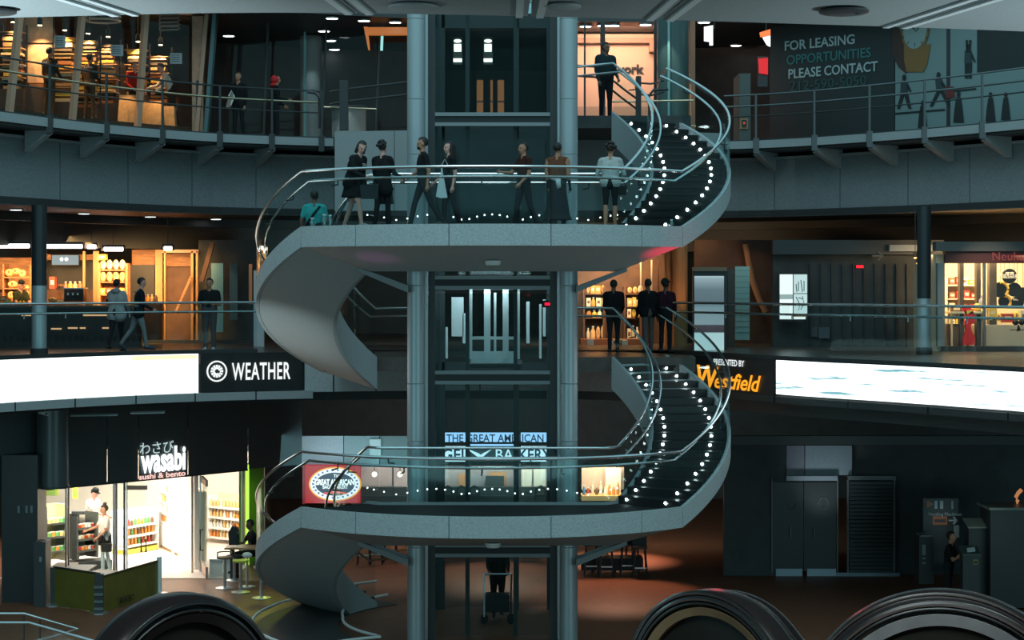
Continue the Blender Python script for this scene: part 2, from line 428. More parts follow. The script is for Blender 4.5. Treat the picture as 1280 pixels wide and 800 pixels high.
# recessed downlights
def downlight(px, py, z, label, group, r=0.14, m=lightdisc):
    Y = (z-EYE)*F/(HOR-py); x = xp(px, Y)
    t = thing('downlight', label, 'downlight', (x,Y,z-0.03), group)
    tr = MB().lathe((x,Y,z-0.03), [(r,0),(r*1.16,0.0),(r*1.16,0.04),(r,0.04)], 18).build('trim_ring', steelgrey, t)
    MB().lathe((x,Y,z-0.035), [(r*0.2,0),(r*0.98,0.004),(r*0.98,0.02)], 18).build('lens', m, tr)
L1 = 'round white downlight in the soffit under the left part of the upper gallery'
for i, (px, py) in enumerate(((20,261),(105,266),(188,270),(270,273))): downlight(px, py, 3.44, ORD[i]+' round white downlight from the left in the soffit over the left café', 'downlights of the left soffit')
L1 = 'round white downlight in the soffit under the right part of the upper gallery'
for i, (px, py) in enumerate(((950,281),(1030,279),(1110,277),(1190,275),(1270,272))): downlight(px, py, 3.44, ORD[i]+' round white downlight from the left in the soffit over the right passage', 'downlights of the right soffit')
L1 = 'dim small downlight in the lowered ceiling over the left café'
for i, (px, py) in enumerate(((181,289),(227,291),(272,293),(314,295))): downlight(px, py, 3.43, ORD[i]+' dim small downlight from the left behind the left soffit row', 'dim downlights over the left café', 0.12, lightdim)
L1 = 'dim small downlight in the lowered ceiling over the right passage'
for i, (px, py) in enumerate(((978,299),(1022,298),(1115,295),(1214,294))): downlight(px, py, 3.43, ORD[i]+' dim small downlight from the left behind the right soffit row', 'dim downlights over the right passage', 0.12, lightdim)
L1 = 'round white downlight in the ceiling of the upper gallery left of the lift shaft'
for i, (px, py) in enumerate(((286,44),(405,38),(413,50),(415,22),(418,61),(426,78),(455,25),(494,27),(572,30))):
    downlight(px, py, 8.71, ORD[i]+' round white downlight from the left in the upper ceiling, left bay', 'downlights of the upper gallery left of the shaft', 0.16)
L1 = 'round white downlight in the ceiling of the upper gallery right of the lift shaft'
for i, (px, py) in enumerate(((732,32),(754,31),(767,31),(807,30),(880,27),(920,56))):
    downlight(px, py, 8.71, ORD[i]+' round white downlight from the left in the upper ceiling, right bay', 'downlights of the upper gallery right of the shaft', 0.16)

# gallery balustrades
def rail_pts(c, p0, p1, z, off, step=25):
    n = max(2, int(abs(p1-p0)/step)); return [(*pt(c, p0+(p1-p0)*i/n, off), z) for i in range(n+1)]
def glass_balustrade(name, label, p0, p1, cuts, zt=1.2, zs=0.98):
    t = thing(name, label, 'balustrade', (*pt(edge2, (p0+p1)/2), 0.0))
    MB().tube(rail_pts(edge2, p0, p1, zt, 0.10), 0.028).build('top_rail', chrome, t, True)
    hr = MB().tube(rail_pts(edge2, p0, p1, zs, 0.24), 0.025).build('handrail', chrome, t, True)
    curved_wall('base_channel', edge2, p0, p1, 0.0, 0.09, 0.06, darkm, off=0.07, parent=t)
    for a, b in zip(cuts[:-1], cuts[1:]):
        panels(t, 'glass_panel', edge2, [a, b], 0.09, zt-0.02, 0.016, clear, off=0.095, gap=0.015)
        q = pt(edge2, a+2, 0.1); q2 = pt(edge2, a+2, 0.24)
        m = MB(); m.tube([(q[0],q[1],zs-0.10),(q2[0],q2[1],zs-0.08),(q2[0],q2[1],zs-0.02)], 0.014, 6); m.build('rail_bracket', steel, hr)
    return t
glass_balustrade('glass_balustrade', 'long curved glass balustrade with two chrome rails before the left café', -320, 322, [-320,-220,-120,-30,28,80,160,240,322])
glass_balustrade('glass_balustrade', 'long curved glass balustrade with two chrome rails before the chocolate shop', 842, 1600, [842,905,988,1061,1133,1207,1280,1355,1430,1520,1600])
dimsteel = mat('dim_steel', (0.22,0.25,0.26), 0.4, 0.8)
def post_railing(name, label, p0, p1, posts, bright):
    t = thing(name, label, 'railing', (*pt(edge3, (p0+p1)/2), 5.36))
    for z, r, m, off, nm in ((6.55,0.022,darkm if bright else dimsteel,0.02,'top_rail'),(6.28,0.026,brass if bright else dimsteel,0.2,'handrail'),(6.0,0.018,darkm,0.02,'middle_rail')):
        MB().tube(rail_pts(edge3, p0, p1, z, off), r).build(nm, m, t, True)
    for p in posts:
        a = pt(edge3, p, 0.0)
        m = MB(); m.bar((a[0],a[1]+.02,5.0),(a[0],a[1]+.02,6.56),0.05,0.07); m.box(a[0]-.07,a[0]+.07,a[1]-.06,a[1]+.05,5.02,5.42); m.build('post', darkm if bright else mat('post_grey',(0.10,.12,.125),.5), t)
        m = MB(); b = pt(edge3, p, 0.2); m.tube([(a[0],a[1]+.02,6.12),(b[0],b[1],6.14),(b[0],b[1],6.26)],0.014,6); m.build('rail_bracket', darkm, t)
    return t
post_railing('post_railing', 'dark post railing with a warm bright handrail on the left upper catwalk', -320, 402, [-230,-160,-85,-10,62,133,203,275,340,402], True)
post_railing('post_railing', 'grey post railing with thin rails before the leasing banner and mural', 905, 1600, [945,1018,1087,1156,1228,1300,1372,1445,1520], False)
# end post of the left railing and sloped rails to the shaft
t = thing('rail_post', 'thick dark square post with looped rail ends at the left bridge head', 'post', (xp(430,47), 47.0, 5.4))
x = xp(430,47)
MB().box(x-.1,x+.1,46.9,47.1,5.4,6.62).build('shaft', darkm, t)
for z in (6.4,6.1): MB().tube([(x-.35,47,z-.06),(x,47,z),(xp(515,46.6),46.6,z+.15)],0.024).build('rail', darkm, t, True)
MB().tube([(x-.6,47,5.45),(x-.6,47,6.2),(x-.7,47,6.32),(x-.9,47,6.34)],0.035).build('hoop', darkm, t, True)
MB().tube([(x-.5,47.1,5.98),(xp(470,47),47.1,5.93)],0.02).build('lower_rail', brass, t, True)

# ================================================================== THE HELICAL STAIR
A0, A1 = 48.0, 128.0; RO, RI = 4.95, 3.3
NR = 17; RISE = 2.7/NR; DA = (A1-A0)/(NR-1)
def rad(a): return math.radians(a)
def cp(a, r, z): return Vector((CX+r*math.sin(rad(a)), CY-r*math.cos(rad(a)), z))
def hz(a, zm):
    b = abs(a)
    if b <= A0: return zm
    d = min(b, A1)-A0; h = d/(A1-A0)*2.7
    return zm+h if a > 0 else zm-h
def rin(a):
    b = abs(a); return 2.45/math.cos(rad(b)) if b < 42.05 else RI
def arange(a0, a1, st=2.0):
    n = max(1, int(round(abs(a1-a0)/st))); return [a0+(a1-a0)*i/n for i in range(n+1)]
def sweep(a0, a1, zm, sec, st=2.0, g=0.0):
    # sec(a) -> list of (r, dz) ring
    rows = []
    for a in arange(a0+g, a1-g, st):
        z = hz(a, zm); rows.append([cp(a, r, z+dz) for r, dz in sec(a)])
    return MB().strip(rows)
OUT_CUTS = [-128,-108,-88,-68,-48,-31,-9,13,35,48,68,88,108,128]
def rail_run(a0, a1, zm, rf, h, st=2.0): return [cp(a, rf(a), hz(a, zm)+h) for a in arange(a0, a1, st)]
tread_proto = {}
def stair(zm, label, above_lit):
    t = thing('helical_stair', label, 'staircase', (CX, CY-RO, zm))
    for a, b in zip(OUT_CUTS[:-1], OUT_CUTS[1:]):
        sweep(a, b, zm, lambda q: [(RO,-0.34),(RO,0.06),(RO-.07,0.06),(RO-.07,-0.34)], g=0.09).build('fascia_panel', concrete, t, True)
        sweep(a, b, zm, lambda q: [(RO-.03,0.06),(RO-.015,0.06),(RO-.015,1.08),(RO-.03,1.08)], g=0.15).build('glass_panel', clear, t, True)
    # inner glass and stringer
    for a, b in zip([-128,-106,-84,-62,-42,-14,14,42,62,84,106],[-106,-84,-62,-42,-14,14,42,62,84,106,128]):
        sweep(a, b, zm, lambda q: [(rin(q)+.02,0.04),(rin(q)+.035,0.04),(rin(q)+.035,1.08),(rin(q)+.02,1.08)], g=0.15).build('inner_glass_panel', clear, t, True)
    # undersides: landing tapers down to the shaft, flights are wedges
    kk = lambda q: 0.80 if abs(q) <= A0 else max(0.66, 0.80-(abs(q)-A0)*0.0018)
    def under(q):
        k = 0.80 if abs(q) <= A0 else max(0.66, 0.80-(abs(q)-A0)*0.0018)
        return [(RO-.08,-0.34),(RO-.08,-0.12),(rin(q)+.05,-0.12),(rin(q)+.05,-k)]
    sweep(-A0, A0, zm, under).build('landing_soffit', soffit_m, t, True)
    sweep(-128, -A0, zm, under).build('flight_soffit', soffit_m, t, True)
    sweep(A0, 128, zm, under).build('flight_soffit', soffit_m, t, True)
    for a, b in ((-128,-42),(-42,42),(42,128)):
        sweep(a, b, zm, lambda q: [(rin(q)-.02,-kk(q)),(rin(q)-.02,0.05),(rin(q)+.05,0.05),(rin(q)+.05,-kk(q))]).build('inner_stringer', greymid, t, True)
    sweep(-A0, A0, zm, lambda q: [(rin(q)+.06,-0.1),(rin(q)+.06,0.0),(RO-.08,0.0),(RO-.08,-0.1)]).build('landing_floor', mat('landing_granite', (0.012,0.014,0.015), 0.7, spec=.2), t, True)
    # treads and risers, one object each; the mesh is shared
    if not tread_proto:
        def wedge(a0, a1, r0, r1, z0, z1):
            rows = []
            for a in arange(a0, a1, 1.7):
                s_, c_ = math.sin(rad(a)), -math.cos(rad(a))
                rows.append([(r0*s_, r0*c_, z0),(r1*s_, r1*c_, z0),(r1*s_, r1*c_, z1),(r0*s_, r0*c_, z1)])
            return MB().strip(rows)
        def me_of(mb, nm, m):
            me = bpy.data.meshes.new(nm); me.from_pydata([tuple(v) for v in mb.v], [], mb.f); me.materials.append(m); me.update(); return me
        tread_proto['tread'] = me_of(wedge(-DA/2-0.3, DA/2, RI+.07, RO-.09, -0.05, 0.0), 'tread', granite)
        tread_proto['riser'] = me_of(wedge(-DA/2, -DA/2+0.25, RI+.07, RO-.09, -RISE-0.02, -0.05), 'riser', granite)
        led = MB()
        # a small LED disc on the riser, at the local place of its own origin
        led.lathe((0,0,0), [(0.010,-0.006),(0.024,-0.012),(0.030,0.0),(0.030,0.012)], 10, 'y')
        led.v = [(v[1], v[0], v[2]) for v in led.v]
        tread_proto['led'] = me_of(led, 'step_light', stepled)
        tread_proto['dot'] = me_of(MB().ell((0,0,0), 0.015, 0.015, 0.015, 8, 6), 'landing_glow', glow('reflection_dot', (0.9,1.0,1.0), 5.0))  # the dot glows in place of a reflection
    def inst(nm, me, loc, rz):
        o = bpy.data.objects.new(nm, me); COL.objects.link(o); o.parent = t; o.location = Vector(loc)-WL[t.name]; o.rotation_euler = (0,0,rz); return o
    for side in (1, -1):
        for k in range(NR-1):
            b = A0+DA*(k+0.5)
            a = b if side > 0 else -b
            z = zm+RISE*(k+1) if side > 0 else zm-RISE*(k+1)
            inst('tread', tread_proto['tread'], (CX,CY,z), rad(a)); inst('riser', tread_proto['riser'], (CX,CY,z), rad(a))
            if side > 0:
                for r in (RI+.28, RO-.40):
                    p = cp(a-DA/2-0.35, r, z-0.5*RISE+0.02); inst('step_light', tread_proto['led'], p, rad(a))
    # glowing dots along the inner landing glass, standing in for reflections in the glass
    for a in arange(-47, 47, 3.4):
        inst('landing_glow', tread_proto['dot'], cp(a, rin(a)+.08, zm+0.2+0.12*abs(math.cos(a*0.13))), 0)
    rails = []
    # chrome rails: top rails on the glass, hand rails inside
    for rf, h, r, nm in ((lambda q: RO-.02, 1.12, 0.027, 'top_rail'), (lambda q: RO-.20, 0.94, 0.025, 'handrail'),
                         (lambda q: rin(q)+.03, 1.12, 0.027, 'top_rail'), (lambda q: rin(q)+.2, 0.94, 0.025, 'handrail')):
        outer = rf(100) > 4.5
        pts = rail_run(-128, 128, zm, rf, h)
        e0, e1 = (cp(-150, rf(120), zm-2.7+h), cp(150, rf(120), zm+2.7+h))
        if not outer: e0, e1 = cp(-150, rf(120), zm-2.7+h), cp(150, rf(120), zm+2.7+h)
        else: e0, e1 = cp(-128, RO, zm-2.7+h)+Vector((0,3.1,0)), cp(128, RO, zm+2.7+h)+Vector((0,3.1,0))
        ro = MB().tube([e0]+pts+[e1], r).build(nm, chrome, t, True); rails.append(ro)
    for a in (-118,-100,-84,-68,-55,-38,-20,-2,16,36,55,66,77,88,100,118):
        for ri_, (r0, r1) in zip((1, 3), ((RO-.03, RO-.20), (rin(a)+.03, rin(a)+.2))):
            z = hz(a, zm)+0.94
            MB().tube([cp(a,r0,z-.12),cp(a,r1,z-.1),cp(a,r1,z-.02)], 0.016, 6).build('rail_bracket', darkm, rails[ri_])
    # fins that carry the landing on the two front columns
    for s in (-1, 1):
        x0 = CX+s*1.66; zb = zm-1.22; m = MB()
        m.prism([(0,0),(s*1.0,0.42),(s*1.0,0.5),(0,0.13)], (x0, CY-2.42, zb), (1,0,0), (0,0,1), (0,1,0), 0.5)
        m.build('support_fin', steelgrey, t)
    # small round lamp let into the landing underside
    p = cp(0.4, 3.55, zm-0.66); MB().lathe(p, [(0.13,-.03),(0.15,0.0),(0.15,0.06)], 18).build('soffit_lamp', mat('lamp_cover', (0.75,0.78,0.78), 0.4), t, True)
    return t
stair(2.68, 'upper half turn stair with pale curved landing, people crossing behind its glass', True)
stair(-2.72, 'lower half turn stair with empty curved landing and rows of lit steps', False)

# ================================================================== LIFT SHAFT
t = thing('lift_shaft', 'tall glass lift shaft with steel columns in the middle of the helical stair', 'lift shaft', (CX, CY, F1)); sh = t
seams = [F1, -3.6, -1.5, -0.35, 1.6, 2.6, 4.2, 5.3, 6.9, 8.7]
for sx in (-1.52, 1.52):
    for sy in (-2.05, 1.95):
        for z0, z1 in zip(seams[:-1], seams[1:]):
            MB().lathe((CX+sx, CY+sy, z0), [(0.165,0.0),(0.178,0.012),(0.178,z1-z0-0.012),(0.165,z1-z0)], 24).build('column_segment', mat('column_steel', (0.42,0.47,0.49), 0.36, 0.35), t, True)
YF, YB = CY-1.8, CY+1.8
for y in (YF, YB):
    for x in (-1.22, 1.22): MB().box(CX+x-.07, CX+x+.07, y-.06, y+.06, F1, 8.7).build('corner_mullion', darkm, t)
for x in (-1.12,-0.58, 0.5): MB().box(CX+x-.04, CX+x+.04, YB-.05, YB+.05, F1, 8.7).build('mullion', darkm, t)
for x, w, m in ((-1.33,0.03,steel),(1.33,0.03,steel)): MB().box(CX+x-w, CX+x+w, YF-.03, YF+.03, F1, 8.7).build('guide_rail', m, t)
for zc in (4.93, 1.66, -0.24, -3.7, 7.4):
    for dz in (-0.1, 0.1): MB().box(CX-1.15, CX+1.15, YF-.09, YF-.01, zc+dz-.035, zc+dz+.035).build('cross_beam', steelgrey, t)
    MB().box(CX-1.15, CX+1.15, YF-.05, YF+.3, zc-.09, zc+.09).build('beam_core', black, t)
    MB().box(CX-1.15, CX+1.15, YB-.05, YB+.05, zc-.16, zc+.16).build('rear_beam', darkm, t)
zs = [F1+.05, -3.9, -0.44, 1.46, 4.73, 7.2, 8.7]
for z0, z1 in zip(zs[:-1], zs[1:]):
    MB().box(CX-1.14, CX+1.14, YF-.01, YF+.012, z0+.02, z1-.02).build('glass_panel', shaftglass, t)
    MB().box(CX-1.14, CX+1.14, YB-.012, YB+.01, z0+.02, z1-.02).build('glass_panel', shaftglass, t)
    for s in (-1.2, 1.2): MB().box(CX+s-.012, CX+s+.012, YF+.07, YB-.07, z0+.02, z1-.02).build('side_glass_panel', shaftglass, t)
for z0, z1, x0, x1 in ((2.62,4.8,-1.1,1.1),):   # dark backs of the landings
    MB().box(CX+x0, CX+x1, YB-.2, YB-.06, z0, z1).build('back_panel', darkwall, t)
MB().box(CX-0.55, CX-0.47, YF+.2, YF+.3, F1, 8.7).build('cable_guide', darkm, t)
MB().box(CX+0.42, CX+0.5, YF+.2, YF+.3, F1, 8.7).build('cable_guide', darkm, t)

# the lift car standing at the middle floor, bright frame
pale = mat('car_frame', (0.72,0.76,0.76), 0.4, 0.2)
t = thing('lift_car', 'glass lift car with pale frame standing at the middle floor inside the shaft', 'lift car', (CX, CY, 0.02))
MB().box(CX-.55, CX+.6, CY-1.2, CY+1.0, -.08, 0.0).build('car_floor', darkm, t)
MB().box(CX-.55, CX+.6, CY-1.2, CY+1.0, 2.3, 2.42).build('car_roof', darkm, t)
MB().box(CX-.45, CX+.5, CY-1.15, CY-1.05, 0.02, 0.26).build('kick_plate', pale, t)
for x0, x1, z1 in ((-.5,-.42,1.1),(-.18,-.05,1.12),(0.02,0.07,0.9),(.2,.32,1.1),(.45,.55,1.16)):
    MB().box(CX+x0, CX+x1, CY-1.18, CY-1.08, 0.1, z1+.55).build('car_upright', pale, t)
MB().box(CX-.45, CX+.5, CY-1.17, CY-1.07, 0.5, 0.56).build('car_crossbar', pale, t)
MB().box(CX-.4, CX+.45, CY-1.1, CY-1.06, 0.28, 0.5).build('car_glass', shaftglass, t)
MB().box(CX-.3, CX+.3, CY-.6, CY-.4, 2.26, 2.3).build('car_lamp', glow('car_lamp', COOL, 3), t)
lamp('car_light', 'AREA', (CX, CY-1.35, 1.75), 34, COOL, 0.7, target=(CX, CY-1.0, 0.2))
# pale door posts of the middle landing seen beside the car
for i, (x0, x1, z0, z1) in enumerate(((-.92,-.66,0.5,1.35),(-1.05,-1.0,0.02,0.7),(-.68,-.62,0.35,1.0),(.7,.77,0.35,1.25),(.98,1.03,0.02,1.2),(1.06,1.12,.5,1.3))):
    o = MB().box(CX+x0, CX+x1, CY+1.3, CY+1.36, z0, z1).build('door_post', pale, sh)
lamp('landing_glow', 'AREA', (CX, CY+0.9, 1.9), 26, COOL, 1.6, size_y=.3, target=(CX, CY+1.5, 0.3))
t = thing('floor_indicator', 'small red lit floor indicator inside the lift shaft, upper right', 'display', (xp(687,CY-1.6), CY-1.6, zp(380,CY-1.6)-.07))
p = P(687,380,CY-1.55); MB().box(p.x-.14,p.x+.14,p.y-.02,p.y+.05,p.z-.07,p.z+.07).build('case', black, t)
MB().box(p.x-.10,p.x+.10,p.y-.03,p.y-.02,p.z-.03,p.z+.03).build('lit_digits', glow('red_led', (1,0.01,0.05), 1.6), t)
# trim of the floor void under the lower stair
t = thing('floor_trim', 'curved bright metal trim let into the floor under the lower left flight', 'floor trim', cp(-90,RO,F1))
MB().tube([cp(-150,5.6,F1+.15),cp(-140,5.5,F1+.15)]+[cp(a,5.02,F1+.15) for a in arange(-128,-48,4)]+[cp(-46,3.6,F1+.15)]+[cp(-44,3.2,F1+.15)]+[cp(a,3.15+max(0,(-a-90)*.012),F1+.15) for a in arange(-48,-140,4)],0.03).build('trim_tube', whitepaint, t, True)  # white colour stands in for the bright sheen of chrome
MB().strip([[cp(a,3.25,F1+.0),cp(a,4.95,F1+.0),cp(a,4.95,F1+.02),cp(a,3.25,F1+.02)] for a in arange(-138,-48,5)]).build('inset_floor', darkwall, t)

# ================================================================== SIGNS AND SCREENS ON THE MIDDLE GALLERY
def face(px, py, c, off=0.0):
    Y = c(px)+off; return Vector((xp(px,Y), Y, zp(py,Y)))
def yaw(c, p0, p1, off=0.0):
    a, b = pt(c, p0, off), pt(c, p1, off); return math.atan2(b[1]-a[1], b[0]-a[0])
# left ribbon screen, curved, in modules
t = thing('led_screen', 'long blank white ribbon screen below the left glass balustrade', 'screen', (*pt(edge2, 0), -0.93))
panels(t, 'screen_module', edge2, [-330,-210,-100,0,125,248], -0.92, -0.0, 0.1, screenwhite, off=-0.03, gap=0.004)
curved_wall('screen_frame', edge2, -330, 249, 0.0, 0.03, 0.13, black, off=-0.04, parent=t)
curved_wall('warm_strip', edge2, 165, 246, -0.12, -0.02, 0.005, glow('screen_peach', (1.0,0.72,0.45), 1.4), off=-0.036, parent=t)
# right ribbon screen with a faint blue drawing
t = thing('led_screen', 'long white ribbon screen with faint teal streaks below the right glass balustrade', 'screen', (*pt(edge2, 1280), -0.74))
def streak_mat():
    m = glow('led_screen_streaked', (0.93,1,1), 1.9); nt = m.node_tree; b = nt.nodes['Principled BSDF']
    tc = nt.nodes.new('ShaderNodeTexCoord'); mp = nt.nodes.new('ShaderNodeMapping'); mp.inputs['Scale'].default_value = (0.5,0.5,9)
    n = nt.nodes.new('ShaderNodeTexNoise'); n.inputs['Scale'].default_value = 1.6; n.inputs['Detail'].default_value = 6
    r = nt.nodes.new('ShaderNodeValToRGB'); e = r.color_ramp.elements; e[0].position = 0.33; e[0].color = (0.10,0.26,0.30,1); e[1].position = 0.46; e[1].color = (0.93,1,1,1)
    nt.links.new(tc.outputs['Object'], mp.inputs[0]); nt.links.new(mp.outputs[0], n.inputs[0]); nt.links.new(n.outputs[0], r.inputs[0]); nt.links.new(r.outputs[0], b.inputs['Emission Color'])
    return m
panels(t, 'screen_module', edge2, [970,1040,1120,1200,1280,1370,1460,1560], -0.73, 0.0, 0.1, streak_mat(), off=-0.03, gap=0.003)
curved_wall('screen_frame', edge2, 968, 1562, 0.0, 0.03, 0.13, black, off=-0.04, parent=t)
# WEATHER sign
t = thing('sign', 'black sign reading WEATHER in white with a round white sun badge', 'sign', (*pt(edge2, 315), -0.92))
panels(t, 'sign_board', edge2, [250, 378], -0.92, 0.0, 0.1, black, off=-0.03)
wh = glow('white_lettering', (0.95,1,1), 1.0)
r_ = yaw(edge2, 250, 378)
ctext('WEATHER', t, edge2, 290, 363, 474, 21, wh, bold=0.014, space=1.1)
c = face(271, 464, edge2, -0.07); U = Vector((math.cos(r_), math.sin(r_), 0)); V = Vector((0,0,1)); N = Vector((math.sin(r_),-math.cos(r_),0))
def badge(parent, c):
    m = MB(); n = 28
    ring = [[c+(U*math.cos(2*PI*i/n)+V*math.sin(2*PI*i/n))*r+N*d for r, d in ((.215,0),(.25,0),(.25,.02),(.215,.02))] for i in range(n+1)]
    m.strip(ring).build('badge_ring', wh, parent)
    for i in range(12):
        a = 2*PI*i/12; d = U*math.cos(a)+V*math.sin(a); e = U*-math.sin(a)+V*math.cos(a)
        MB().prism([(0.075,-.016),(0.15,-.028),(0.15,.028),(0.075,.016)], c, d, e, N, .02).build('sun_ray', wh, parent)
    pts = [c+(U*math.cos(a)+V*math.sin(a))*0.065+N*.012 for a in [0.3+i*0.5 for i in range(11)]]
    MB().tube(pts, .016, 6).build('sun_core', wh, parent)
badge(t, c)
# Westfield sign
t = thing('sign', 'black sign reading PRESENTED BY Westfield, orange script letters beside the stair', 'sign', (*pt(edge2, 918), -0.78))
panels(t, 'sign_board', edge2, [866, 969], -0.78, 0.0, 0.1, black, off=-0.03)
r_ = yaw(edge2, 866, 969)
orange = glow('orange_lettering', (1.0,0.36,0.015), 1.25)
ctext('PRESENTED BY', t, edge2, 892, 930, 457, 7.5, wh, bold=.012)
ctext('W', t, edge2, 871, 899, 484, 27, orange, bold=.028, shear=.22)
ctext('estfield', t, edge2, 893, 951, 487, 19.5, orange, bold=.016, shear=.3, space=.98)

# ================================================================== UPPER GALLERY, LEFT SHOP
SH3 = 3.4
def shelf_boxes(mbp, parent): pass
def backdrop(name, label, c, p0, p1, z0, z1, off, m, th=0.2):
    return struct(curved_wall(name, c, p0, p1, z0, z1, th, m, off=off))
backdrop('wall_shop_upper', None, edge3, -330, 262, 5.4, 8.75, 8.0, mat('shop_brown', (0.10,0.055,0.035), 0.7, noise=0.3, scale=3))
backdrop('wall_upper_middle', None, edge3, 262, 528, 5.4, 8.75, 9.0, darkwall)
backdrop('wall_upper_right', None, edge3, 825, 1610, 5.4, 8.75, 7.5, darkwall)
goods0 = mat('platform_dark',(0.07,0.045,0.03),.6)
t = thing('storefront', 'glazed shop front with slanting warm wooden mullions, upper left', 'shop front', (*pt(edge3, 120, SH3), 5.4))
for px0, px1, w in ((-150,-120,.2),(-72,-45,.2),(10,29,.17),(89,105,.15),(171,183,.15),):
    Y = edge3(px0)+SH3
    MB().bar((xp(px0,Y),Y,5.4), (xp(px1,Y-.2),Y-.2,8.74), w, .12).build('mullion', bronze, t)
for a, b in ((-150,-72),(-72,10),(10,89),(89,171),(171,243)):
    panels(t, 'shop_pane', edge3, [a+3, b-1], 5.45, 8.6, 0.015, shopglass, off=SH3+.05)
Y = edge3(250)+SH3
MB().wall((xp(240,Y),Y), (xp(254,Y),Y), 5.45, 8.7, .15).build('wooden_pier', mat('pale_wood', (0.55,0.33,0.22), 0.5, noise=0.15, scale=6), t)
MB().bar((xp(246,Y),Y-.06,5.45),(xp(259,Y),Y-.06,8.74),.12,.1).build('mullion', bronze, t)
MB().bar((xp(258,Y),Y-.1,5.45),(xp(270,Y),Y-.1,8.74),.34,.1).build('teal_column', mat('teal_column', (0.10,0.19,0.20), 0.35), t)
MB().box(xp(247,Y)-.03, xp(247,Y)+.03, Y-.05, Y-.01, 6.1, 7.0).build('door_pull', darkm, t)
curved_wall('display_platform', edge3, -150, 238, 5.4, 5.78, 3.2, goods0, off=SH3+.25, parent=t)
# posters taped to the glass
for px, py, w, h, lab in ((75,52,.27,.29,'grey square notice on the upper shop glass, second bay'),(146,63,.32,.28,'pale printed notice on the upper shop glass, right of the hanging ring'),(220,73,.31,.28,'pale blue notice on the upper shop glass beside the wooden pier')):
    Y = edge3(px)+SH3-.02; z = zp(py,Y); x = xp(px,Y)
    tt = thing('notice', lab, 'notice', (x,Y,z-h/2))
    MB().box(x-w/2,x+w/2,Y,Y+.01,z-h/2,z+h/2).build('sheet', mat('paper_grey', (0.42,0.46,0.48), .7), tt)
    for k in range(4): MB().box(x-w*.38,x+w*.3,Y-.004,Y,z+h*(.3-.19*k)-.008,z+h*(.3-.19*k)+.008).build('print_line', darkm, tt)
# displays under spots: towers of folded and stacked goods
goods = [mat('goods_cream',(0.72,0.52,0.30),.8), mat('goods_tan',(0.46,0.27,0.13),.8), mat('goods_yellow',(0.75,0.48,0.08),.7), mat('goods_dark',(0.07,0.05,0.04),.8), mat('goods_rust',(0.40,0.15,0.06),.8)]
warmlens = glow('warm_spot_lens', (1.0,0.72,0.38), 22)
def display(px, ptop, pbot, off, kind, lab, power):
    Y = edge3(px)+SH3+off; x = xp(px,Y); z1 = zp(ptop,Y); z0 = max(5.8, zp(pbot,Y))
    t = thing('goods_tower', lab, 'display', (x,Y,5.78), 'spot-lit goods towers of the upper left shop')
    w = .24
    MB().box(x-.3,x+.3,Y-.2,Y+.2,5.78,max(5.84,z0)).build('plinth', goods[3], t)
    for s in (-.3,.3): MB().box(x+s-.02,x+s+.02,Y+.16,Y+.2,max(5.45,z0),z1).build('side_post', darkm, t)
    z = max(5.45, z0); k = 0
    while z < z1-.22:
        h = random.uniform(.07,.13); ww = w*random.uniform(.75,1.1)
        if kind == 'poster' and z > z1-1.5:
            MB().box(x-.33,x+.33,Y-.03,Y+.03,z,z+.95).build('board', mat('poster_tan',(0.70,0.45,0.28),.7,noise=.25,scale=5), t); z += 1.0; continue
        MB().box(x-ww,x+ww,Y-.18,Y+.16,z,z+h*.8).build('folded_stack', goods[(k*7+int(px)) % 5], t)
        if k % 3 == 2: MB().box(x-.3,x+.3,Y-.2,Y+.2,z+h*.8,z+h*.8+.025).build('shelf', goods[1], t); h += .03
        z += h+random.uniform(.0,.05); k += 1
    tt = thing('spotlight', 'warm spotlight hanging over the '+lab.split(' in the upper')[0].replace('goods tower with a tan poster board, second from the left','tan poster board tower'), 'spotlight', (x+.1,Y-.35,z1+.25), 'spotlights of the upper left shop')
    MB().lathe((x+.1,Y-.35,z1-.0), [(0.045,0),(0.06,.02),(0.06,.16),(.03,.2)], 12).build('can', darkm, tt, True)
    MB().lathe((x+.1,Y-.35,z1-.012), [(0.01,0),(0.05,.0),(.05,.012)], 12).build('lens', warmlens, tt)
    MB().tube([(x+.1,Y-.35,z1+.18),(x+.1,Y-.35,8.74)],.012,6).build('drop_rod', darkm, tt)
    lamp('spot_lamp', 'SPOT', (x+.1,Y-.36,z1-.05), power, (1,.60,.26), .04, target=(x,Y-.05,z1-1.6), spot=85, blend=.8)
for kq, (px, a, b, off, kind) in enumerate(((16,30,112,2.2,''),(49,34,110,1.6,'poster'),(80,40,128,1.8,''),(109,44,135,1.5,''),(134,48,130,2.0,''),(171,54,120,1.9,''),(199,58,130,2.2,''),(-30,28,112,1.8,''),(-80,24,105,2.0,''))):
    if px < 0: continue
    display(px, a, b, off, kind, 'goods tower with a tan poster board, second from the left in the upper left shop' if kind else ORD[kq]+' spot-lit tower of folded goods from the left in the upper left shop', 170)
for px,h,lab in ((160,.72,'tan kraft sack standing on the floor behind the upper shop glass'),(190,.62,'small tan sack on the floor left of the white shirted person'),(206,.52,'brown folded sack under the white shirted person')):
    Y = edge3(px)+SH3+.5; x = xp(px,Y)
    tt = thing('kraft_sack', lab, 'sack', (x,Y,5.78))
    MB().prism([(-.27,0),(.27,0),(.24,h),(-.22,h)], (x,Y,5.78),(1,0,0),(0,0,1),(0,1,0),.3).build('sack', mat('kraft',(0.55,0.30,0.13),.8,noise=.2,scale=9), tt)
    MB().prism([(-.02,h),(0,h*.15),(.02,h)], (x,Y-.02,5.4),(1,0,0),(0,0,1),(0,1,0),.03).build('crease', goods[1], tt)
    lamp('floor_spot', 'SPOT', (x,Y-.5,6.9), 40, (1,.62,.28), .02, target=(x,Y,5.7), spot=60)
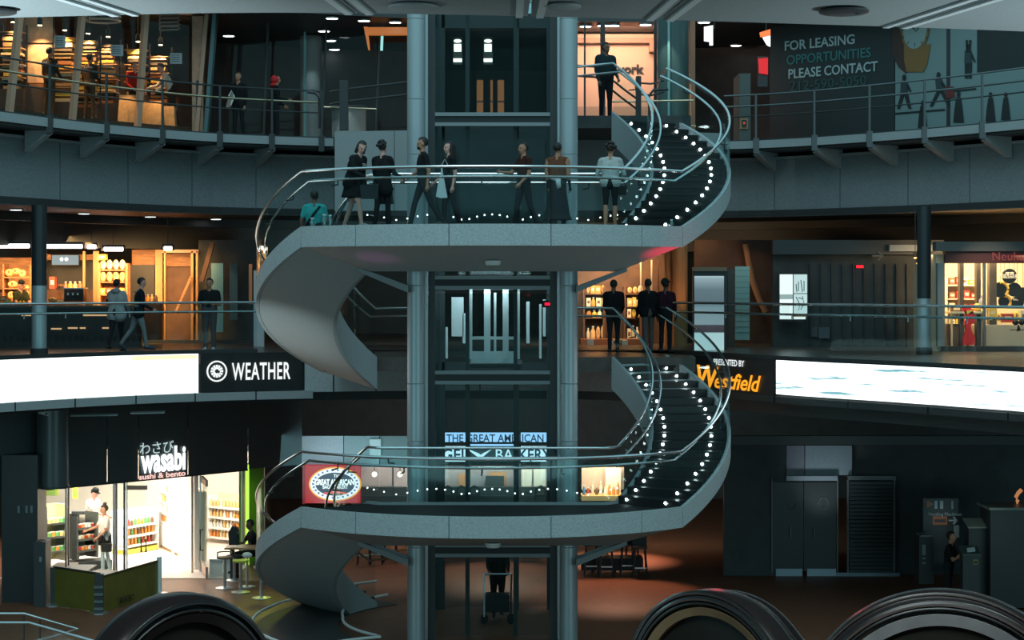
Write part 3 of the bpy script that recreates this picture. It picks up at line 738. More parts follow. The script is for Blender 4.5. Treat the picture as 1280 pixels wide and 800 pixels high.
# hanging things inside
def hoop(px, py, lab, r):
    Y = edge3(px)+SH3+1.0; x = xp(px,Y); z = zp(py,Y)
    t = thing('ring_lamp', lab, 'ceiling lamp', (x,Y,z))
    for dz in (0,.12): MB().tube([(x+r*math.cos(a),Y+r*math.sin(a),z+dz) for a in [2*PI*i/28 for i in range(28)]],.03,8,True).build('ring', mat('ring_pale',(0.75,0.72,0.66),.4), t, True)
    for a in (0.4,2.5,4.6): MB().tube([(x+r*math.cos(a),Y+r*math.sin(a),z),(x,Y,8.74)],.01,5).build('wire', darkm, t)
hoop(129, 26, 'pale double hoop lamp hanging from the ceiling of the upper left shop', .42)
Y = edge3(212)+SH3+.6; x = xp(212,Y)
t = thing('neon_coil', 'grey looped coil sign hanging inside the upper left shop', 'sign', (x,Y,zp(40,Y)))
for k in range(4):
    z = zp(38-k*5,Y); MB().tube([(x-.27,Y,z),(x+.22,Y,z+.02),(x+.27,Y,z+.06),(x+.22,Y,z+.1),(x-.22,Y,z+.1),(x-.27,Y,z+.05)],.022,7,True).build('loop', mat('coil_grey',(0.32,0.36,0.37),.4), t, True)
MB().tube([(x,Y,zp(20,Y)),(x,Y,8.74)],.015).build('rod', darkm, t)
lamp('shop_fill_upper_left', 'AREA', (xp(120,51),51,8.5), 90, (1,.6,.3), 5, target=(xp(120,50),50,5.4))

# ------------------------------------------------------------------ upper gallery, glazed middle-left bay
t = thing('glass_screen_wall', 'dark glazed screen wall with thin frames between wooden pier and shaft', 'glass wall', (*pt(edge3, 400, 4), 5.4))
for px in (332,405,472,512):
    Y = edge3(min(px,420))+4; MB().bar((xp(px-3,Y),Y,5.4),(xp(px+3,Y),Y,8.74),.06).build('frame', darkm, t)
for a, b in ((280,331),(333,404),(406,471),(473,511)):
    Y = edge3(400)+4; MB().box(xp(a,Y),xp(b,Y),Y,Y+.015,5.45,8.7).build('pane', shopglass, t)
Y = edge3(380)+5
t = thing('round_column', 'round grey column catching light behind the dark glazed screen wall', 'column', (xp(388,Y+1),Y+1,5.4))
MB().lathe((xp(388,Y+1),Y+1,5.4),[(.3,0),(.3,3.3)],24).build('column_shaft', mat('col_dim',(0.22,0.25,0.26),.5), t, True)
MB().box(xp(381,Y)-.03,xp(381,Y)+.03,Y,Y+.04,5.4,8.7).build('teal_edge', mat('teal_edge',(0.2,0.45,0.48),.3), t)
lamp('column_light', 'SPOT', (xp(396,Y),Y-.2,8.5), 45, COOL, .05, target=(xp(390,Y+1),Y+1,6.4), spot=40)
Y = edge3(400)+6.5
t = thing('lit_pier', 'pale curved wall end washed by a downlight behind the upper rail post', 'wall end', (xp(440,Y),Y,5.4))
MB().strip([[(xp(414+i*6,Y),Y+.2-.35*math.sin(PI*i/7),5.4),(xp(414+i*6,Y),Y+.6,5.4),(xp(414+i*6,Y),Y+.6,6.75),(xp(414+i*6,Y),Y+.2-.35*math.sin(PI*i/7),6.75)] for i in range(8)]).build('curved_face', concrete, t, True)
MB().box(xp(412,Y),xp(458,Y),Y-.2,Y+.6,6.75,6.8).build('coping', darkm, t)
lamp('pier_light', 'SPOT', (xp(428,Y),Y-.9,8.6), 110, (.86,1,.94), .05, target=(xp(430,Y),Y,6.2), spot=34)
t = thing('orange_soffit', 'orange lit angular bulkhead high behind the dark glazed screen', 'bulkhead', (xp(480,52),52,8.0))
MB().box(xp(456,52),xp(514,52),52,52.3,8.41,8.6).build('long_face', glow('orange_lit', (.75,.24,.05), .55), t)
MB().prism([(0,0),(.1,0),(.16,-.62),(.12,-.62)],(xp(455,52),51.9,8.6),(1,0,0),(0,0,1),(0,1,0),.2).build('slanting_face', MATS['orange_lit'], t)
t = thing('hanging_screen', 'small bright teal screen hanging beside the orange bulkhead', 'screen', (xp(476,55),55,7.5))
MB().prism([(-.06,-.3),(.08,-.3),(.1,.25),(0,.3)],(xp(475,55),55,zp(50,55)),(1,0,0),(0,0,1),(0,1,0),.05).build('panel', glow('teal_screen',(.45,.95,.95),.9), t)
MB().tube([(xp(477,55),55.03,zp(42,55)),(xp(477,55),55.03,8.7)],.012,6).build('rod', darkm, t)
# lanterns built to stand in for lamp reflections in the shaft
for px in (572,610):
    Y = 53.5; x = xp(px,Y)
    t = thing('lamp_reflection', 'white lit lantern seen through the top of the lift shaft, %s of two' % ('left' if px < 600 else 'right'), 'lantern', (x,Y,zp(75,Y)))
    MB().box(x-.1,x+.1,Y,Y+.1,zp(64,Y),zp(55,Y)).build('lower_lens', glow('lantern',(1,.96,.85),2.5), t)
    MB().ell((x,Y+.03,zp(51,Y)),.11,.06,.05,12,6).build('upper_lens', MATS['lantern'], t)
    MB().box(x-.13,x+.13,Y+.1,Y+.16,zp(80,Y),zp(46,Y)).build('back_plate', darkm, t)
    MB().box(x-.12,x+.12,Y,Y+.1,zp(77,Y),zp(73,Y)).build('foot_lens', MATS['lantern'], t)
for px,w,a,b,lab in ((600,8,100,117,'short orange lit door leaf far behind the shaft top'),(614.5,3,100,139,'narrow orange lit strip far behind the shaft top'),(626,8,100,139,'tall orange lit door leaf far behind the shaft top')):
    Y = 44.0+11; x = xp(px,Y)
    t = thing('lit_door', lab, 'door', (x,Y,5.4))
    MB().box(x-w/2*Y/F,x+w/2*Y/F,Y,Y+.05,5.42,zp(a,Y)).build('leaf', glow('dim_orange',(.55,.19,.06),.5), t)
    MB().box(x-w/2*Y/F-.03,x+w/2*Y/F+.03,Y-.02,Y,zp(128,Y),zp(126,Y)).build('push_bar', darkm, t)

# ------------------------------------------------------------------ upper gallery: salmon office
Y0 = 54.2
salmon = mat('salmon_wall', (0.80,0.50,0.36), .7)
t = thing('office_wall', 'salmon lit office wall with black lettering wework and a dark ceiling step', 'wall', (xp(775,Y0),Y0,5.4)); t['kind'] = 'structure'
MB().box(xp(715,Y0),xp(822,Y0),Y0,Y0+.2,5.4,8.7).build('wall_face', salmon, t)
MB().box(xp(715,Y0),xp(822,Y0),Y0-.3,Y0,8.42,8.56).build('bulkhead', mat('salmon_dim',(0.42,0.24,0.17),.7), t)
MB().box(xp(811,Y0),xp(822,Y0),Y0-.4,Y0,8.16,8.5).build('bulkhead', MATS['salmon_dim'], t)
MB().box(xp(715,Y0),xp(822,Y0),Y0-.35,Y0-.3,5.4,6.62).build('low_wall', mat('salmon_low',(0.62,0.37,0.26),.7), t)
text('wework', t, .35, black, (xp(776,Y0-.04), Y0-.04, zp(91.5,Y0-.04)), 0, bold=.012, sx=1.05)
lamp('office_light', 'AREA', (xp(772,53),52.9,8.68), 125, (1,.60,.42), 2.2, size_y=.5, target=(xp(772,54),54.5,6.9))
t = thing('glass_partition', 'thin dark office front frames before the salmon wall', 'shop front', (xp(775,52),52,5.4))
for px, w in ((753.5,.13),(819.5,.09),(731,.05)): MB().box(xp(px,52)-w/2,xp(px,52)+w/2,52,52.1,5.4,8.74).build('frame', darkm, t)
for a, b in ((731,752),(756,818)): MB().box(xp(a,52),xp(b,52),52.04,52.055,5.45,8.6).build('pane', shopglass, t)
for z in (6.0,): MB().box(xp(731,52),xp(818,52),51.95,52.0,z,z+.04).build('push_rail', brass, t)
t = thing('round_column', 'wide round dark teal column right of the salmon office', 'column', (xp(841,50.5),50.5,5.4))
MB().lathe((xp(841,50.5),50.5,5.4),[(.42,0),(.42,3.34)],28).build('column_shaft', mat('teal_dark',(0.06,0.105,0.105),.35), t, True)
MB().box(xp(836,50)-.03,xp(836,50)+.03,49.98,50.02,5.4,8.7).build('light_seam', mat('teal_seam',(0.25,0.42,0.42),.3), t)
lamp('column_wash', 'SPOT', (xp(826,49.6),49.4,8.5), 60, (.85,1,.8), .05, target=(xp(830,50.5),50.2,7.2), spot=40)
t = thing('copper_pier', 'narrow copper coloured pier right of the dark teal column', 'pier', (xp(864,50.5),50.5,5.4))
MB().box(xp(862,50.5),xp(869,50.5),50.5,50.8,5.4,8.7).build('pier', mat('copper',(0.35,0.16,0.09),.45), t)
MB().box(xp(862,50.5),xp(864,50.5),50.46,50.5,5.4,6.9).build('edge_strip', mat('copper_lit',(0.7,0.35,0.2),.4), t)  # brighter copper puts the lit edge into the colour
lamp('pier_wash', 'SPOT', (xp(863,49.8),49.6,7.6), 16, (1,.6,.35), .04, target=(xp(864,50.5),50.5,6.0), spot=45)
# bridge head post, rails, hoop and standing rail hardware
t = thing('rail_post', 'dark square rail post with curled rail ends at the stair head before the office', 'post', (xp(798,45),45,5.4))
x = xp(798,45); MB().box(x-.06,x+.06,44.9,45.1,5.4,6.5).build('shaft', darkm, t)
for z in (6.35,6.08): MB().tube([(x+.6,45,z+.06),(x+.3,45,z-.02),(x,45,z)],.022).build('rail', darkm, t, True)
for dz in (0,-.24): MB().tube([(xp(715,44.6),44.6,6.72+dz),(xp(745,44.6),44.6,6.68+dz),(x-.35,44.8,6.18+dz),(x,45,5.95+dz)],.026).build('sloped_rail', darkm, t, True)
MB().tube([(x+.25,45,5.45),(x+.25,45,6.05),(x+.35,45,6.18),(x+.7,45,6.2)],.032).build('hoop', darkm, t, True)
MB().tube([(x-.65,45.1,5.92),(x+1.3,45.1,5.95)],.022).build('lower_rail', brass, t, True)
t = thing('floor_trim', 'thin brass edge lit on the floor right of the upper stair head', 'floor trim', (xp(840,47),47,5.42))
MB().tube([(xp(815+i*6,47),47-.25*math.sin(PI*i/9),5.5) for i in range(10)],.03,6).build('edge', brass, t, True)
# white and red small screens and signs
t = thing('wall_screen', 'white L shaped bright screen above the upper right rail', 'screen', (xp(886,50),50,zp(57,50)))
MB().prism([(-.12,.22),(.11,.26),(.11,-.26),(.02,-.26),(.02,-.17),(-.12,-.15)],(xp(886,50),50,zp(44,50)),(1,0,0),(0,0,1),(0,1,0),.06).build('panel', glow('screen_cool',(.9,1,1),1.3), t)
MB().tube([(xp(893,50),50.03,zp(36,50)),(xp(893,50),50.03,8.7)],.012,6).build('rod', darkm, t)
t = thing('shop_sign', 'orange and white hanging box sign beside the leasing banner', 'sign', (xp(957,47.6),47.6,zp(60,47.6)))
MB().prism([(-.16,.05),(.1,.13),(.1,-.02),(-.14,-.06)],(xp(958,47.6),47.6,zp(43,47.6)),(1,0,0),(0,0,1),(0,1,0),.08).build('orange_face', glow('orange_sign',(1,.16,.04),1.6), t)
MB().prism([(-.09,-.07),(.1,-.03),(.1,-.3),(.02,-.26)],(xp(958,47.6),47.6,zp(43,47.6)),(1,0,0),(0,0,1),(0,1,0),.08).build('white_face', MATS['screen_cool'], t)
MB().tube([(xp(958,47.6),47.64,zp(40,47.6)),(xp(958,47.6),47.64,8.7)],.012,6).build('rod', darkm, t)
t = thing('shop_sign', 'dim red glowing wall sign low beside the leasing banner', 'sign', (xp(953,48.5),48.5,zp(95,48.5)))
MB().prism([(-.1,.2),(.14,.22),(.14,-.2),(-.08,-.17)],(xp(953,48.5),48.5,zp(83,48.5)),(1,0,0),(0,0,1),(0,1,0),.06).build('red_face', glow('red_sign',(1,.02,.03),.7), t)
MB().box(xp(948,48.5),xp(960,48.5),48.57,48.7,zp(108,48.5),zp(70,48.5)).build('bracket', darkm, t)
t = thing('fire_alarm', 'small lit call box on the wall under the upper right rail', 'call box', (xp(930,50.6),50.6,zp(160,50.6)))
MB().box(xp(925,50.6),xp(935,50.6),50.6,50.65,zp(161,50.6),zp(148,50.6)).build('frame', mat('box_copper',(0.5,.25,.12),.5), t)
MB().box(xp(927,50.6),xp(933,50.6),50.57,50.6,zp(159,50.6),zp(150,50.6)).build('plate', darkm, t)
MB().lathe((xp(930,50.6),50.56,zp(154,50.6)),[(.02,0),(.035,.02)],10,'y').build('button', glow('red_button',(1,.1,.05),.6), t)
MB().box(xp(924,50.7),xp(938,50.7),50.66,52,5.4,7.2).build('pillar', mat('pillar_dim',(0.10,.12,.11),.6), t)

# ------------------------------------------------------------------ leasing banner and mural hoarding
OFB = 3.0
def hoard(c, px, z, off): Y = c(px)+off; return Vector((xp(px,Y),Y,z))
t = thing('leasing_banner', 'dark hoarding banner reading FOR LEASING OPPORTUNITIES PLEASE CONTACT', 'banner', (*pt(edge3, 1040, OFB), 5.42))
A = pt(edge3, 962, OFB); B = pt(edge3, 1118, OFB)
MB().wall(A, B, 5.42, 8.7, .15).build('banner_panel', mat('banner_dark',(0.022,0.032,0.034),.6), t)
r_ = math.atan2(B[1]-A[1], B[0]-A[0])
N = Vector((math.sin(r_),-math.cos(r_),0))
lw = mat('banner_white',(0.40,.50,.50),.6); lt = mat('banner_teal',(0.045,.17,.165),.6); ld = mat('banner_dim',(0.03,.075,.075),.6)
def onwall(px, py):
    f = (px-962)/(1118-962)
    # intersection of the viewing direction with the wall's plane
    k = (px-640)/F; dx, dy = B[0]-A[0], B[1]-A[1]
    s = (A[1]*k-A[0])/(dx-dy*k); x, y = A[0]+dx*s, A[1]+dy*s
    return Vector((x, y, zp(py, y)))+N*.02
def wtext(body, p0, p1, py0, py1, m, target_t=t):
    q = onwall((p0+p1)/2, (py0+py1)/2)
    o = text(body, target_t, .36, m, q, r_, extrude=.005, bold=.006)
    me = o.data; vs = [v.co for v in me.vertices]
    w = max(math.hypot(v.x,v.y)*(1 if v.x > 0 else -1) for v in vs)-min(math.hypot(v.x,v.y)*(1 if v.x > 0 else -1) for v in vs)
    want = (onwall(p1,py0)-onwall(p0,py0)).length
    R = Matrix.Rotation(r_,4,'Z') @ Matrix.Diagonal((want/w,1,1,1)) @ Matrix.Rotation(-r_,4,'Z'); me.transform(R)
wtext('FOR LEASING', 981, 1068, 63.5, 54.5, lw); wtext('OPPORTUNITIES', 983, 1088, 81, 71.5, lt); wtext('PLEASE CONTACT', 985, 1096, 98.5, 88.5, lw); wtext('212-590-5050', 987, 1083, 114, 106, ld)
t = thing('mural_hoarding', 'pale hoarding printed with a big wristwatch and walking people', 'mural', (*pt(edge3, 1200, OFB-.1), 5.42))
A = pt(edge3, 1119, OFB-.05); B = pt(edge3, 1470, OFB-.05); r_ = math.atan2(B[1]-A[1], B[0]-A[0]); N = Vector((math.sin(r_),-math.cos(r_),0)); U = Vector((math.cos(r_),math.sin(r_),0)); V = Vector((0,0,1))
mp_ = mat('mural_pale',(0.20,.29,.29),.6)
def seg(a, b, m, nm):
    a, b = onwall(a,100)-N*.02, onwall(b,100)-N*.02
    MB().wall((a.x,a.y),(b.x,b.y),5.42,8.7,.12).build(nm, m, t)
seg(1119,1183,mp_,'mural_sheet'); seg(1183,1188,darkm,'mural_joint'); seg(1188,1222,mp_,'mural_sheet'); seg(1222,1470,mp_,'mural_sheet')
a = onwall(1222,20); b = onwall(1470,20); 
MB().wall((a.x,a.y),(b.x,b.y),6.85,8.7,.02).build('dark_upper_sheet', mat('banner_dark'), t)
def disc(px, py, rx, m, nm, sc=1.0, d=0.0, n=32):
    c = onwall(px,py)+N*d; s = rx*c.y/F
    MB().prism([(s*math.cos(2*PI*i/n), s*sc*math.sin(2*PI*i/n)) for i in range(n)], c, U, V, N, .004).build(nm, m, t)
def poly(pts, m, nm, d=0.0):
    q = [onwall(x,y)+N*d for x,y in pts]; n = len(q)
    mm = MB(); mm.add(q+[p+N*.004 for p in q], [tuple(range(n)), tuple(range(2*n-1,n-1,-1))]+[(i,i+n,(i+1)%n+n,(i+1)%n) for i in range(n)]); mm.build(nm, m, t)
gold = mat('mural_gold',(0.24,.135,.045),.6); brown = mat('mural_brown',(0.06,.035,.03),.6); ink = mat('mural_ink',(0.02,.026,.028),.6); red = mat('mural_red',(0.16,.03,.025),.6)
poly([(1116,30),(1122,28),(1130,52),(1138,88),(1133,92),(1124,84),(1116,68)], brown, 'strap_shadow', .002)
poly([(1131,58),(1164,55),(1160,80),(1155,90),(1134,90),(1131,75)], gold, 'watch_strap', .004)
disc(1145, 38, 24.5, gold, 'watch_case', 1.1, .008); disc(1145, 38, 21, mat('mural_dial',(0.26,.35,.34),.6), 'watch_dial', 1.1, .014)
for k in range(12):
    a_ = 2*PI*k/12; c = onwall(1145+17*math.sin(a_), 38-18*math.cos(a_))+N*.018; s = c.y/F
    d_ = U*math.sin(a_)+V*math.cos(a_); e_ = U*math.cos(a_)-V*math.sin(a_)
    MB().prism([(-2.2*s,-.5*s),(2.2*s,-.5*s),(2.2*s,.5*s),(-2.2*s,.5*s)], c, d_, e_, N, .004).build('hour_mark', ink, t)
poly([(1145,38),(1139,33),(1140,32),(1146,37)], ink, 'watch_hand', .022); poly([(1145,40),(1152,31),(1153,32),(1146,40)], ink, 'watch_hand', .022)
def walker(px, py, h, stride, bag=None, cone=False, lean=0):
    # flat printed silhouette
    s = h/40.0
    def T(pts): return [(px+x*s, py+y*s) for x, y in pts]
    disc(px+lean*s, py-37*s, 3.4*s, ink, 'printed_figure', 1.15, .003, 12)
    if cone: poly(T([(-3+lean,-33),(3+lean,-33),(4.5,-22),(7,0),(-7,0),(-5,-20)]), ink, 'printed_figure', .003)
    else:
        poly(T([(-4+lean,-33),(4+lean,-33),(4.5,-18),(-4.5,-18)]), mat('mural_blue',(0.035,.06,.07),.6), 'printed_figure', .003)
        poly(T([(-4,-18),(0.5,-18),(-stride+1,0),(-stride-2.5,0)]), ink, 'printed_figure', .003); poly(T([(-0.5,-18),(4.5,-18),(stride+2.5,0),(stride-1,0)]), ink, 'printed_figure', .003)
        poly(T([(4+lean,-31),(9,-20),(8,-18.5),(3+lean,-26)]), ink, 'printed_figure', .003)
    if bag: poly(T([(5,-22),(16,-24),(18,-11),(8,-9)]), bag, 'printed_bag', .006)
walker(1131,136,42,6); walker(1176,133,42,10,red,lean=-2); walker(1211,98,42,1.5,lean=0)
poly([(1208,50),(1210.5,50),(1211,66),(1208.5,66)], ink, 'printed_ear', .003); poly([(1212.5,50),(1215,50),(1214,66),(1211.5,66)], ink, 'printed_ear', .003)
walker(1154,160,34,3,cone=True); walker(1199,153,38,4,cone=True); walker(1239,152,36,4,cone=True); walker(1258,150,34,4,cone=True); walker(1292,150,36,4,cone=True); walker(1330,146,40,6)
poly([(1119,141),(1182,136),(1182,138),(1119,143)], ink, 'printed_line', .003); poly([(1189,113),(1221,110),(1221,112),(1189,115)], ink, 'printed_line', .003)
lamp('mural_light', 'SPOT', (11.5,38,8.6), 160, COOL, .2, target=(10.4,45.4,7.0), spot=70, blend=1)

# ================================================================== MIDDLE GALLERY SHOPS
def zbox(px0, px1, py0, py1, Y, th, mb=None):
    mb = mb or MB(); return mb.box(xp(px0,Y), xp(px1,Y), Y, Y+th, zp(py1,Y), zp(py0,Y))
wood = mat('warm_wood', (0.40,0.19,0.08), .55, noise=.35, scale=3, stretch=(1,1,5))
wooddark = mat('dark_wood', (0.13,0.06,0.03), .55, noise=.3, scale=3)
bread = mat('bread', (0.78,0.48,0.20), .7, noise=.2, scale=12); cream = mat('cream_pack', (0.85,0.72,0.50), .6); yellowp = mat('yellow_pack', (0.85,0.55,0.08), .6)
redp = mat('red_pack', (0.55,0.05,0.03), .5); greenp = mat('green_pack', (0.12,0.35,0.10), .5); orangep = mat('orange_pack', (0.80,0.30,0.06), .5); bluep = mat('blue_pack', (0.12,0.25,0.40), .5); brownp = mat('brown_pack', (0.22,0.10,0.05), .5)
# left café
YB2 = 53.0
t = thing('storefront', 'wood lined café front with dark frame on the left middle gallery', 'shop front', (xp(100,YB2),YB2,0)); caf = t
zbox(-330,56,322,362,YB2+1.4,.2).build('wood_panel', wood, t); zbox(-330,330,362,432,YB2+1.6,.2).build('rear_wall', wooddark, t)
zbox(56,130,318,325,YB2+1.4,.2).build('wood_panel', wood, t); zbox(165,205,312,331,YB2+1.0,.2).build('wood_panel', wood, t)
zbox(58,128,325,362,YB2+1.9,.2).build('rear_wall', darkwall, t)
zbox(194,203,312,380,YB2+.5,.3).build('wooden_pier', mat('pier_wood',(0.55,0.26,0.10),.5,noise=.2,scale=4), t)
for px,w in ((206,2),(240,3),(246,2.5),(105,3),(120,7)): zbox(px-w/2,px+w/2,314,425,YB2+.2,.12).build('door_frame', mat('frame_bronze',(0.42,0.22,0.09),.4,.3), t)
zbox(203,248,312,316,YB2+.2,.12).build('door_head', bronze, t); zbox(207,239,317,333,YB2+.9,.1).build('transom_panel', wood, t); zbox(207,239,333,425,YB2+1.0,.1).build('door_leaf', wooddark, t)
zbox(163,193,331,425,YB2+1.0,.1).build('dark_pane', darkm, t)
zbox(-330,330,425,436,YB2+.1,.3).build('plinth', darkm, t)
MB().bar(P(219,392,YB2), P(239,346,YB2), .07).build('slanting_pole', wood, t)
MB().bar(P(252,352,YB2-.3), P(266,303,YB2-.3), .12).build('slanting_pole', wooddark, t)
zbox(248,330,300,425,YB2+.6,.3).build('dark_bay', darkwall, t)
t = thing('frosted_panel', 'tall teal frosted glass panel behind the standing man in dark shirt', 'panel', (xp(271,52.6),52.6,0))
zbox(264,279,329,415,52.6,.1).build('panel', mat('frosted_teal',(0.22,.40,.38),.4), t); zbox(262,264,329,415,52.6,.14).build('edge', darkm, t); zbox(287,297,329,400,52.8,.2).build('dim_column', mat('dim_col',(0.09,.12,.12),.4), t)
lamp('teal_panel_light', 'SPOT', (xp(271,51.6),51.4,3.0), 24, (.75,1,.95), .1, target=(xp(271,52.6),52.6,1.3), spot=50)
t = thing('door_panel', 'tall pale screen door with orange lit jamb left of the stair underside', 'door', (xp(320,50.5),50.5,0))
zbox(317,330,338,415,50.5,.1).build('panel', mat('pale_panel',(0.42,.5,.55),.4), t); zbox(311,315,330,380,50.5,.1).build('orange_jamb', mat('jamb',(0.55,.22,.08),.5), t)
zbox(326,334,308,326,49.8,.1).build('shop_reflection', glow('amber',(1,.42,.10),.7), t); zbox(317,330,415,437,50.4,.15).build('lower_plate', mat('lower_plate',(0.5,.55,.58),.4), t)  # glowing head piece stands in for a reflection of the shop
lamp('jamb_light','SPOT',(xp(322,49.6),49.4,3.3),25,(1,.75,.5),.01,target=(xp(320,50.5),50.5,1.2),spot=60)
# fluorescent tubes
tube = glow('fluorescent', (1.0,0.90,0.88), 6.0)
for px0,px1,py,lab in ((-60,39,307.5,'long glowing fluorescent tube left of the café pillar'),(54,105,308,'long glowing fluorescent tube right of the café pillar'),(107,122,308.5,'short glowing fluorescent tube over the café counter'),(128,156,311.5,'glowing fluorescent tube above the bread shelf'),(203,217,310.5,'small glowing fluorescent tube over the dark café door')):
    Y = 49.0 if px0 < 100 else 51.0; a, b = P(px0,py,Y), P(px1,py,Y); r = .055
    tt = thing('tube_lamp', lab, 'lamp', (a+b)/2)
    MB().tube([a+Vector((.05,0,0)), b-Vector((.05,0,0))], r, 10).build('tube', tube, tt, True)
    MB().box(a.x,b.x,Y-.04,Y+.08,a.z+r,a.z+r+.06).build('housing', darkm, tt)
    for q in (a, b): MB().box(q.x-.012,q.x+.012,Y-.05,Y+.05,q.z-.05,q.z+.05).build('end_cap', darkm, tt)
    MB().tube([(a.x*.5+b.x*.5,Y,a.z+r+.05),(a.x*.5+b.x*.5,Y,3.44)],.01,5).build('drop_rod', darkm, tt)
lamp('cafe_light_a', 'AREA', (xp(20,51.5),51.2,2.5), 150, (1,.55,.22), 4.5, size_y=1, target=(xp(20,54),54,.6), spread=110)
lamp('cafe_light_b', 'AREA', (xp(150,51.5),51.0,2.5), 150, (1,.55,.22), 3.0, size_y=1, target=(xp(135,54),54,.6), spread=100)
lamp('cafe_light_c', 'AREA', (xp(215,52),51.6,2.6), 26, (1,.55,.2), 2, size_y=.6, target=(xp(205,54),54,1.2), spread=90)
lamp('cafe_floor_wash', 'SPOT', (xp(60,50),49.0,2.5), 170, (1,.55,.36), .02, target=(xp(60,44),45.4,0), spot=95, blend=1)
# counter and goods
t = thing('cafe_counter', 'long dark café counter with a lit lower edge behind the left pillar', 'counter', (xp(60,50.6),50.6,0))
MB().box(xp(-200,50.6),xp(172,50.6),50.4,51.2,0,1.02).build('counter_body', mat('counter_dark',(0.03,.034,.035),.35), t)
MB().box(xp(-200,50.6),xp(172,50.6),50.3,51.3,1.02,1.08).build('counter_top', mat('counter_top',(0.09,.06,.04),.25), t)
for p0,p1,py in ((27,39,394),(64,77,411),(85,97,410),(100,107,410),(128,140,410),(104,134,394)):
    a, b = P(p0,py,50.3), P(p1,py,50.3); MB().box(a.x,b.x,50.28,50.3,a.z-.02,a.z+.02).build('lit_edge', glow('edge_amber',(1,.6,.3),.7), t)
t = thing('dark_grille', 'low dark slatted grille below the café counter', 'grille', (xp(60,49.8),49.8,0))
for k in range(30):
    x = xp(-60+k*8,49.8); MB().box(x-.05,x+.02,49.8,49.84,.15,.3).build('bar', darkm, t)
MB().box(xp(-62,49.8),xp(176,49.8),49.79,49.85,.3,.34).build('rail', darkm, t); MB().box(xp(-62,49.8),xp(176,49.8),49.79,49.85,0,.15).build('rail', darkm, t)
def shelf_unit(name, label, px0, px1, pys, Y, depth, m):
    t = thing(name, label, 'shelf', (xp((px0+px1)/2,Y),Y,zp(pys[-1],Y)))
    for py in pys: a, b = P(px0,py,Y), P(px1,py,Y); MB().box(a.x,b.x,Y,Y+depth,a.z-.03,a.z).build('board', m, t)
    for px in (px0, px1): a = P(px,pys[-1],Y); b = P(px,pys[0]-8,Y); MB().box(a.x-.03,a.x+.03,Y,Y+depth,a.z-.03,b.z).build('side_panel', m, t)
    MB().box(xp(px0,Y),xp(px1,Y),Y+depth,Y+depth+.03,zp(pys[-1],Y),zp(pys[0]-8,Y)).build('back_panel', m, t)
    return t
gl_count = [0]
TINT = {'bread':'tan','cream_pack':'cream','yellow_pack':'yellow','red_pack':'red','green_pack':'green','orange_pack':'orange','blue_pack':'blue','brown_pack':'brown','white_paint':'white','shop_white':'ivory'}
def tint(m): return TINT.get(m.name, 'plain')
def pack(name, px, py, w, h, Y, m, label, group, shape='box', cat='package'):
    a = P(px,py,Y); s = Y/F; w, h = w*s, h*s
    t = thing(name, label, cat, a, group)
    if shape == 'loaf':
        MB().ell((a.x,a.y,a.z+h/2), w/2, w/3, h/2, 12, 7).build('crust', m, t, True); MB().box(a.x-w*.08,a.x+w*.08,a.y-w*.35,a.y-w*.25,a.z+h*.45,a.z+h*.75).build('label_patch', brownp, t)
    elif shape == 'bottle':
        MB().lathe(a, [(w*.45,0),(w*.5,.02*h),(w*.5,h*.6),(w*.2,h*.8),(w*.2,h*.9)], 10).build('bottle_body', m, t, True); MB().lathe((a.x,a.y,a.z+h*.9), [(w*.23,0),(w*.23,h*.1)], 10).build('bottle_cap', whitepaint, t)
    else:
        cb = MB().box(a.x-w/2,a.x+w/2,a.y-.08,a.y+.1,a.z,a.z+h).build('carton', m, t); MB().box(a.x-w*.3,a.x+w*.3,a.y-.084,a.y-.08,a.z+h*.35,a.z+h*.7).build('label_patch', cream if m is not cream else brownp, cb)
    return t
shelf_unit('wall_shelf', 'warm lit wall shelf of wrapped loaves behind the grey hooded person', 124, 158, [337,352,368,382,396], 52.2, .4, wood)
for r, py in enumerate((337,352)):
    for k in range(4): pack('wrapped_loaf', 129+k*8, py, 7.4, 12.5, 52.3, cream if r < 1 else bread, '%s wrapped loaf from the left on the %s board of the café wall shelf' % (ORD[k], ('top','second')[r]), 'wrapped loaves on the café wall shelf', 'loaf', 'bread')
for k in range(4): pack('carton', 129+k*8, 368, 6.5, 8, 52.3, (orangep,brownp,bread,orangep)[k], '%s carton from the left on the third board of the café wall shelf' % ORD[k], 'cartons on the café wall shelf')
pack('price_board', 128, 325, 11, 7, 52.2, yellowp, 'yellow price board above the wall shelf of wrapped loaves', None, cat='sign')
for i,(px,py,w,h) in enumerate(((12,338,12,10),(20,336,14,9),(28,339,10,10),(16,352,13,9),(26,352,12,8),(14,366,9,10),(34,364,7,16))):
    pack('bread_sack', px, py+8, w, h, 52.6, bread, ('topmost left','topmost middle','topmost right','middle left','middle right','lowest left','lowest right')[i]+' pale tan sack piled behind the café worker', 'sacks piled behind the café worker', 'loaf', 'sack')
t = thing('stacking_rack', 'wooden rack holding the pale sacks behind the café worker', 'rack', (xp(22,52.7),52.7,0))
for py in (346,360,374): zbox(4,38,py,py+1.5,52.5,.5).build('board', wood, t)
for px in (4,38): zbox(px-.8,px+.8,330,425,52.5,.5).build('rack_post', wood, t)
for i,(px,py,w,h,m,lab) in enumerate(((1,378,6,5,bread,'small bun at the left frame edge on the café counter'),(5,377,7,7,orangep,'orange pack on the café counter left of the worker'),(9,379,8,5,yellowp,'yellow pack lying on the café counter before the worker'),(66,378,12,7,bread,'pale loaf lying on the counter right of the pillar'),(76,379,10,6,orangep,'orange box on the counter beside the pale loaf'))):
    pack('counter_pack', px, py, w, h, 50.8, m, lab, None, 'loaf' if i in (0,3) else 'box', 'bread' if i in (0,3) else 'package')
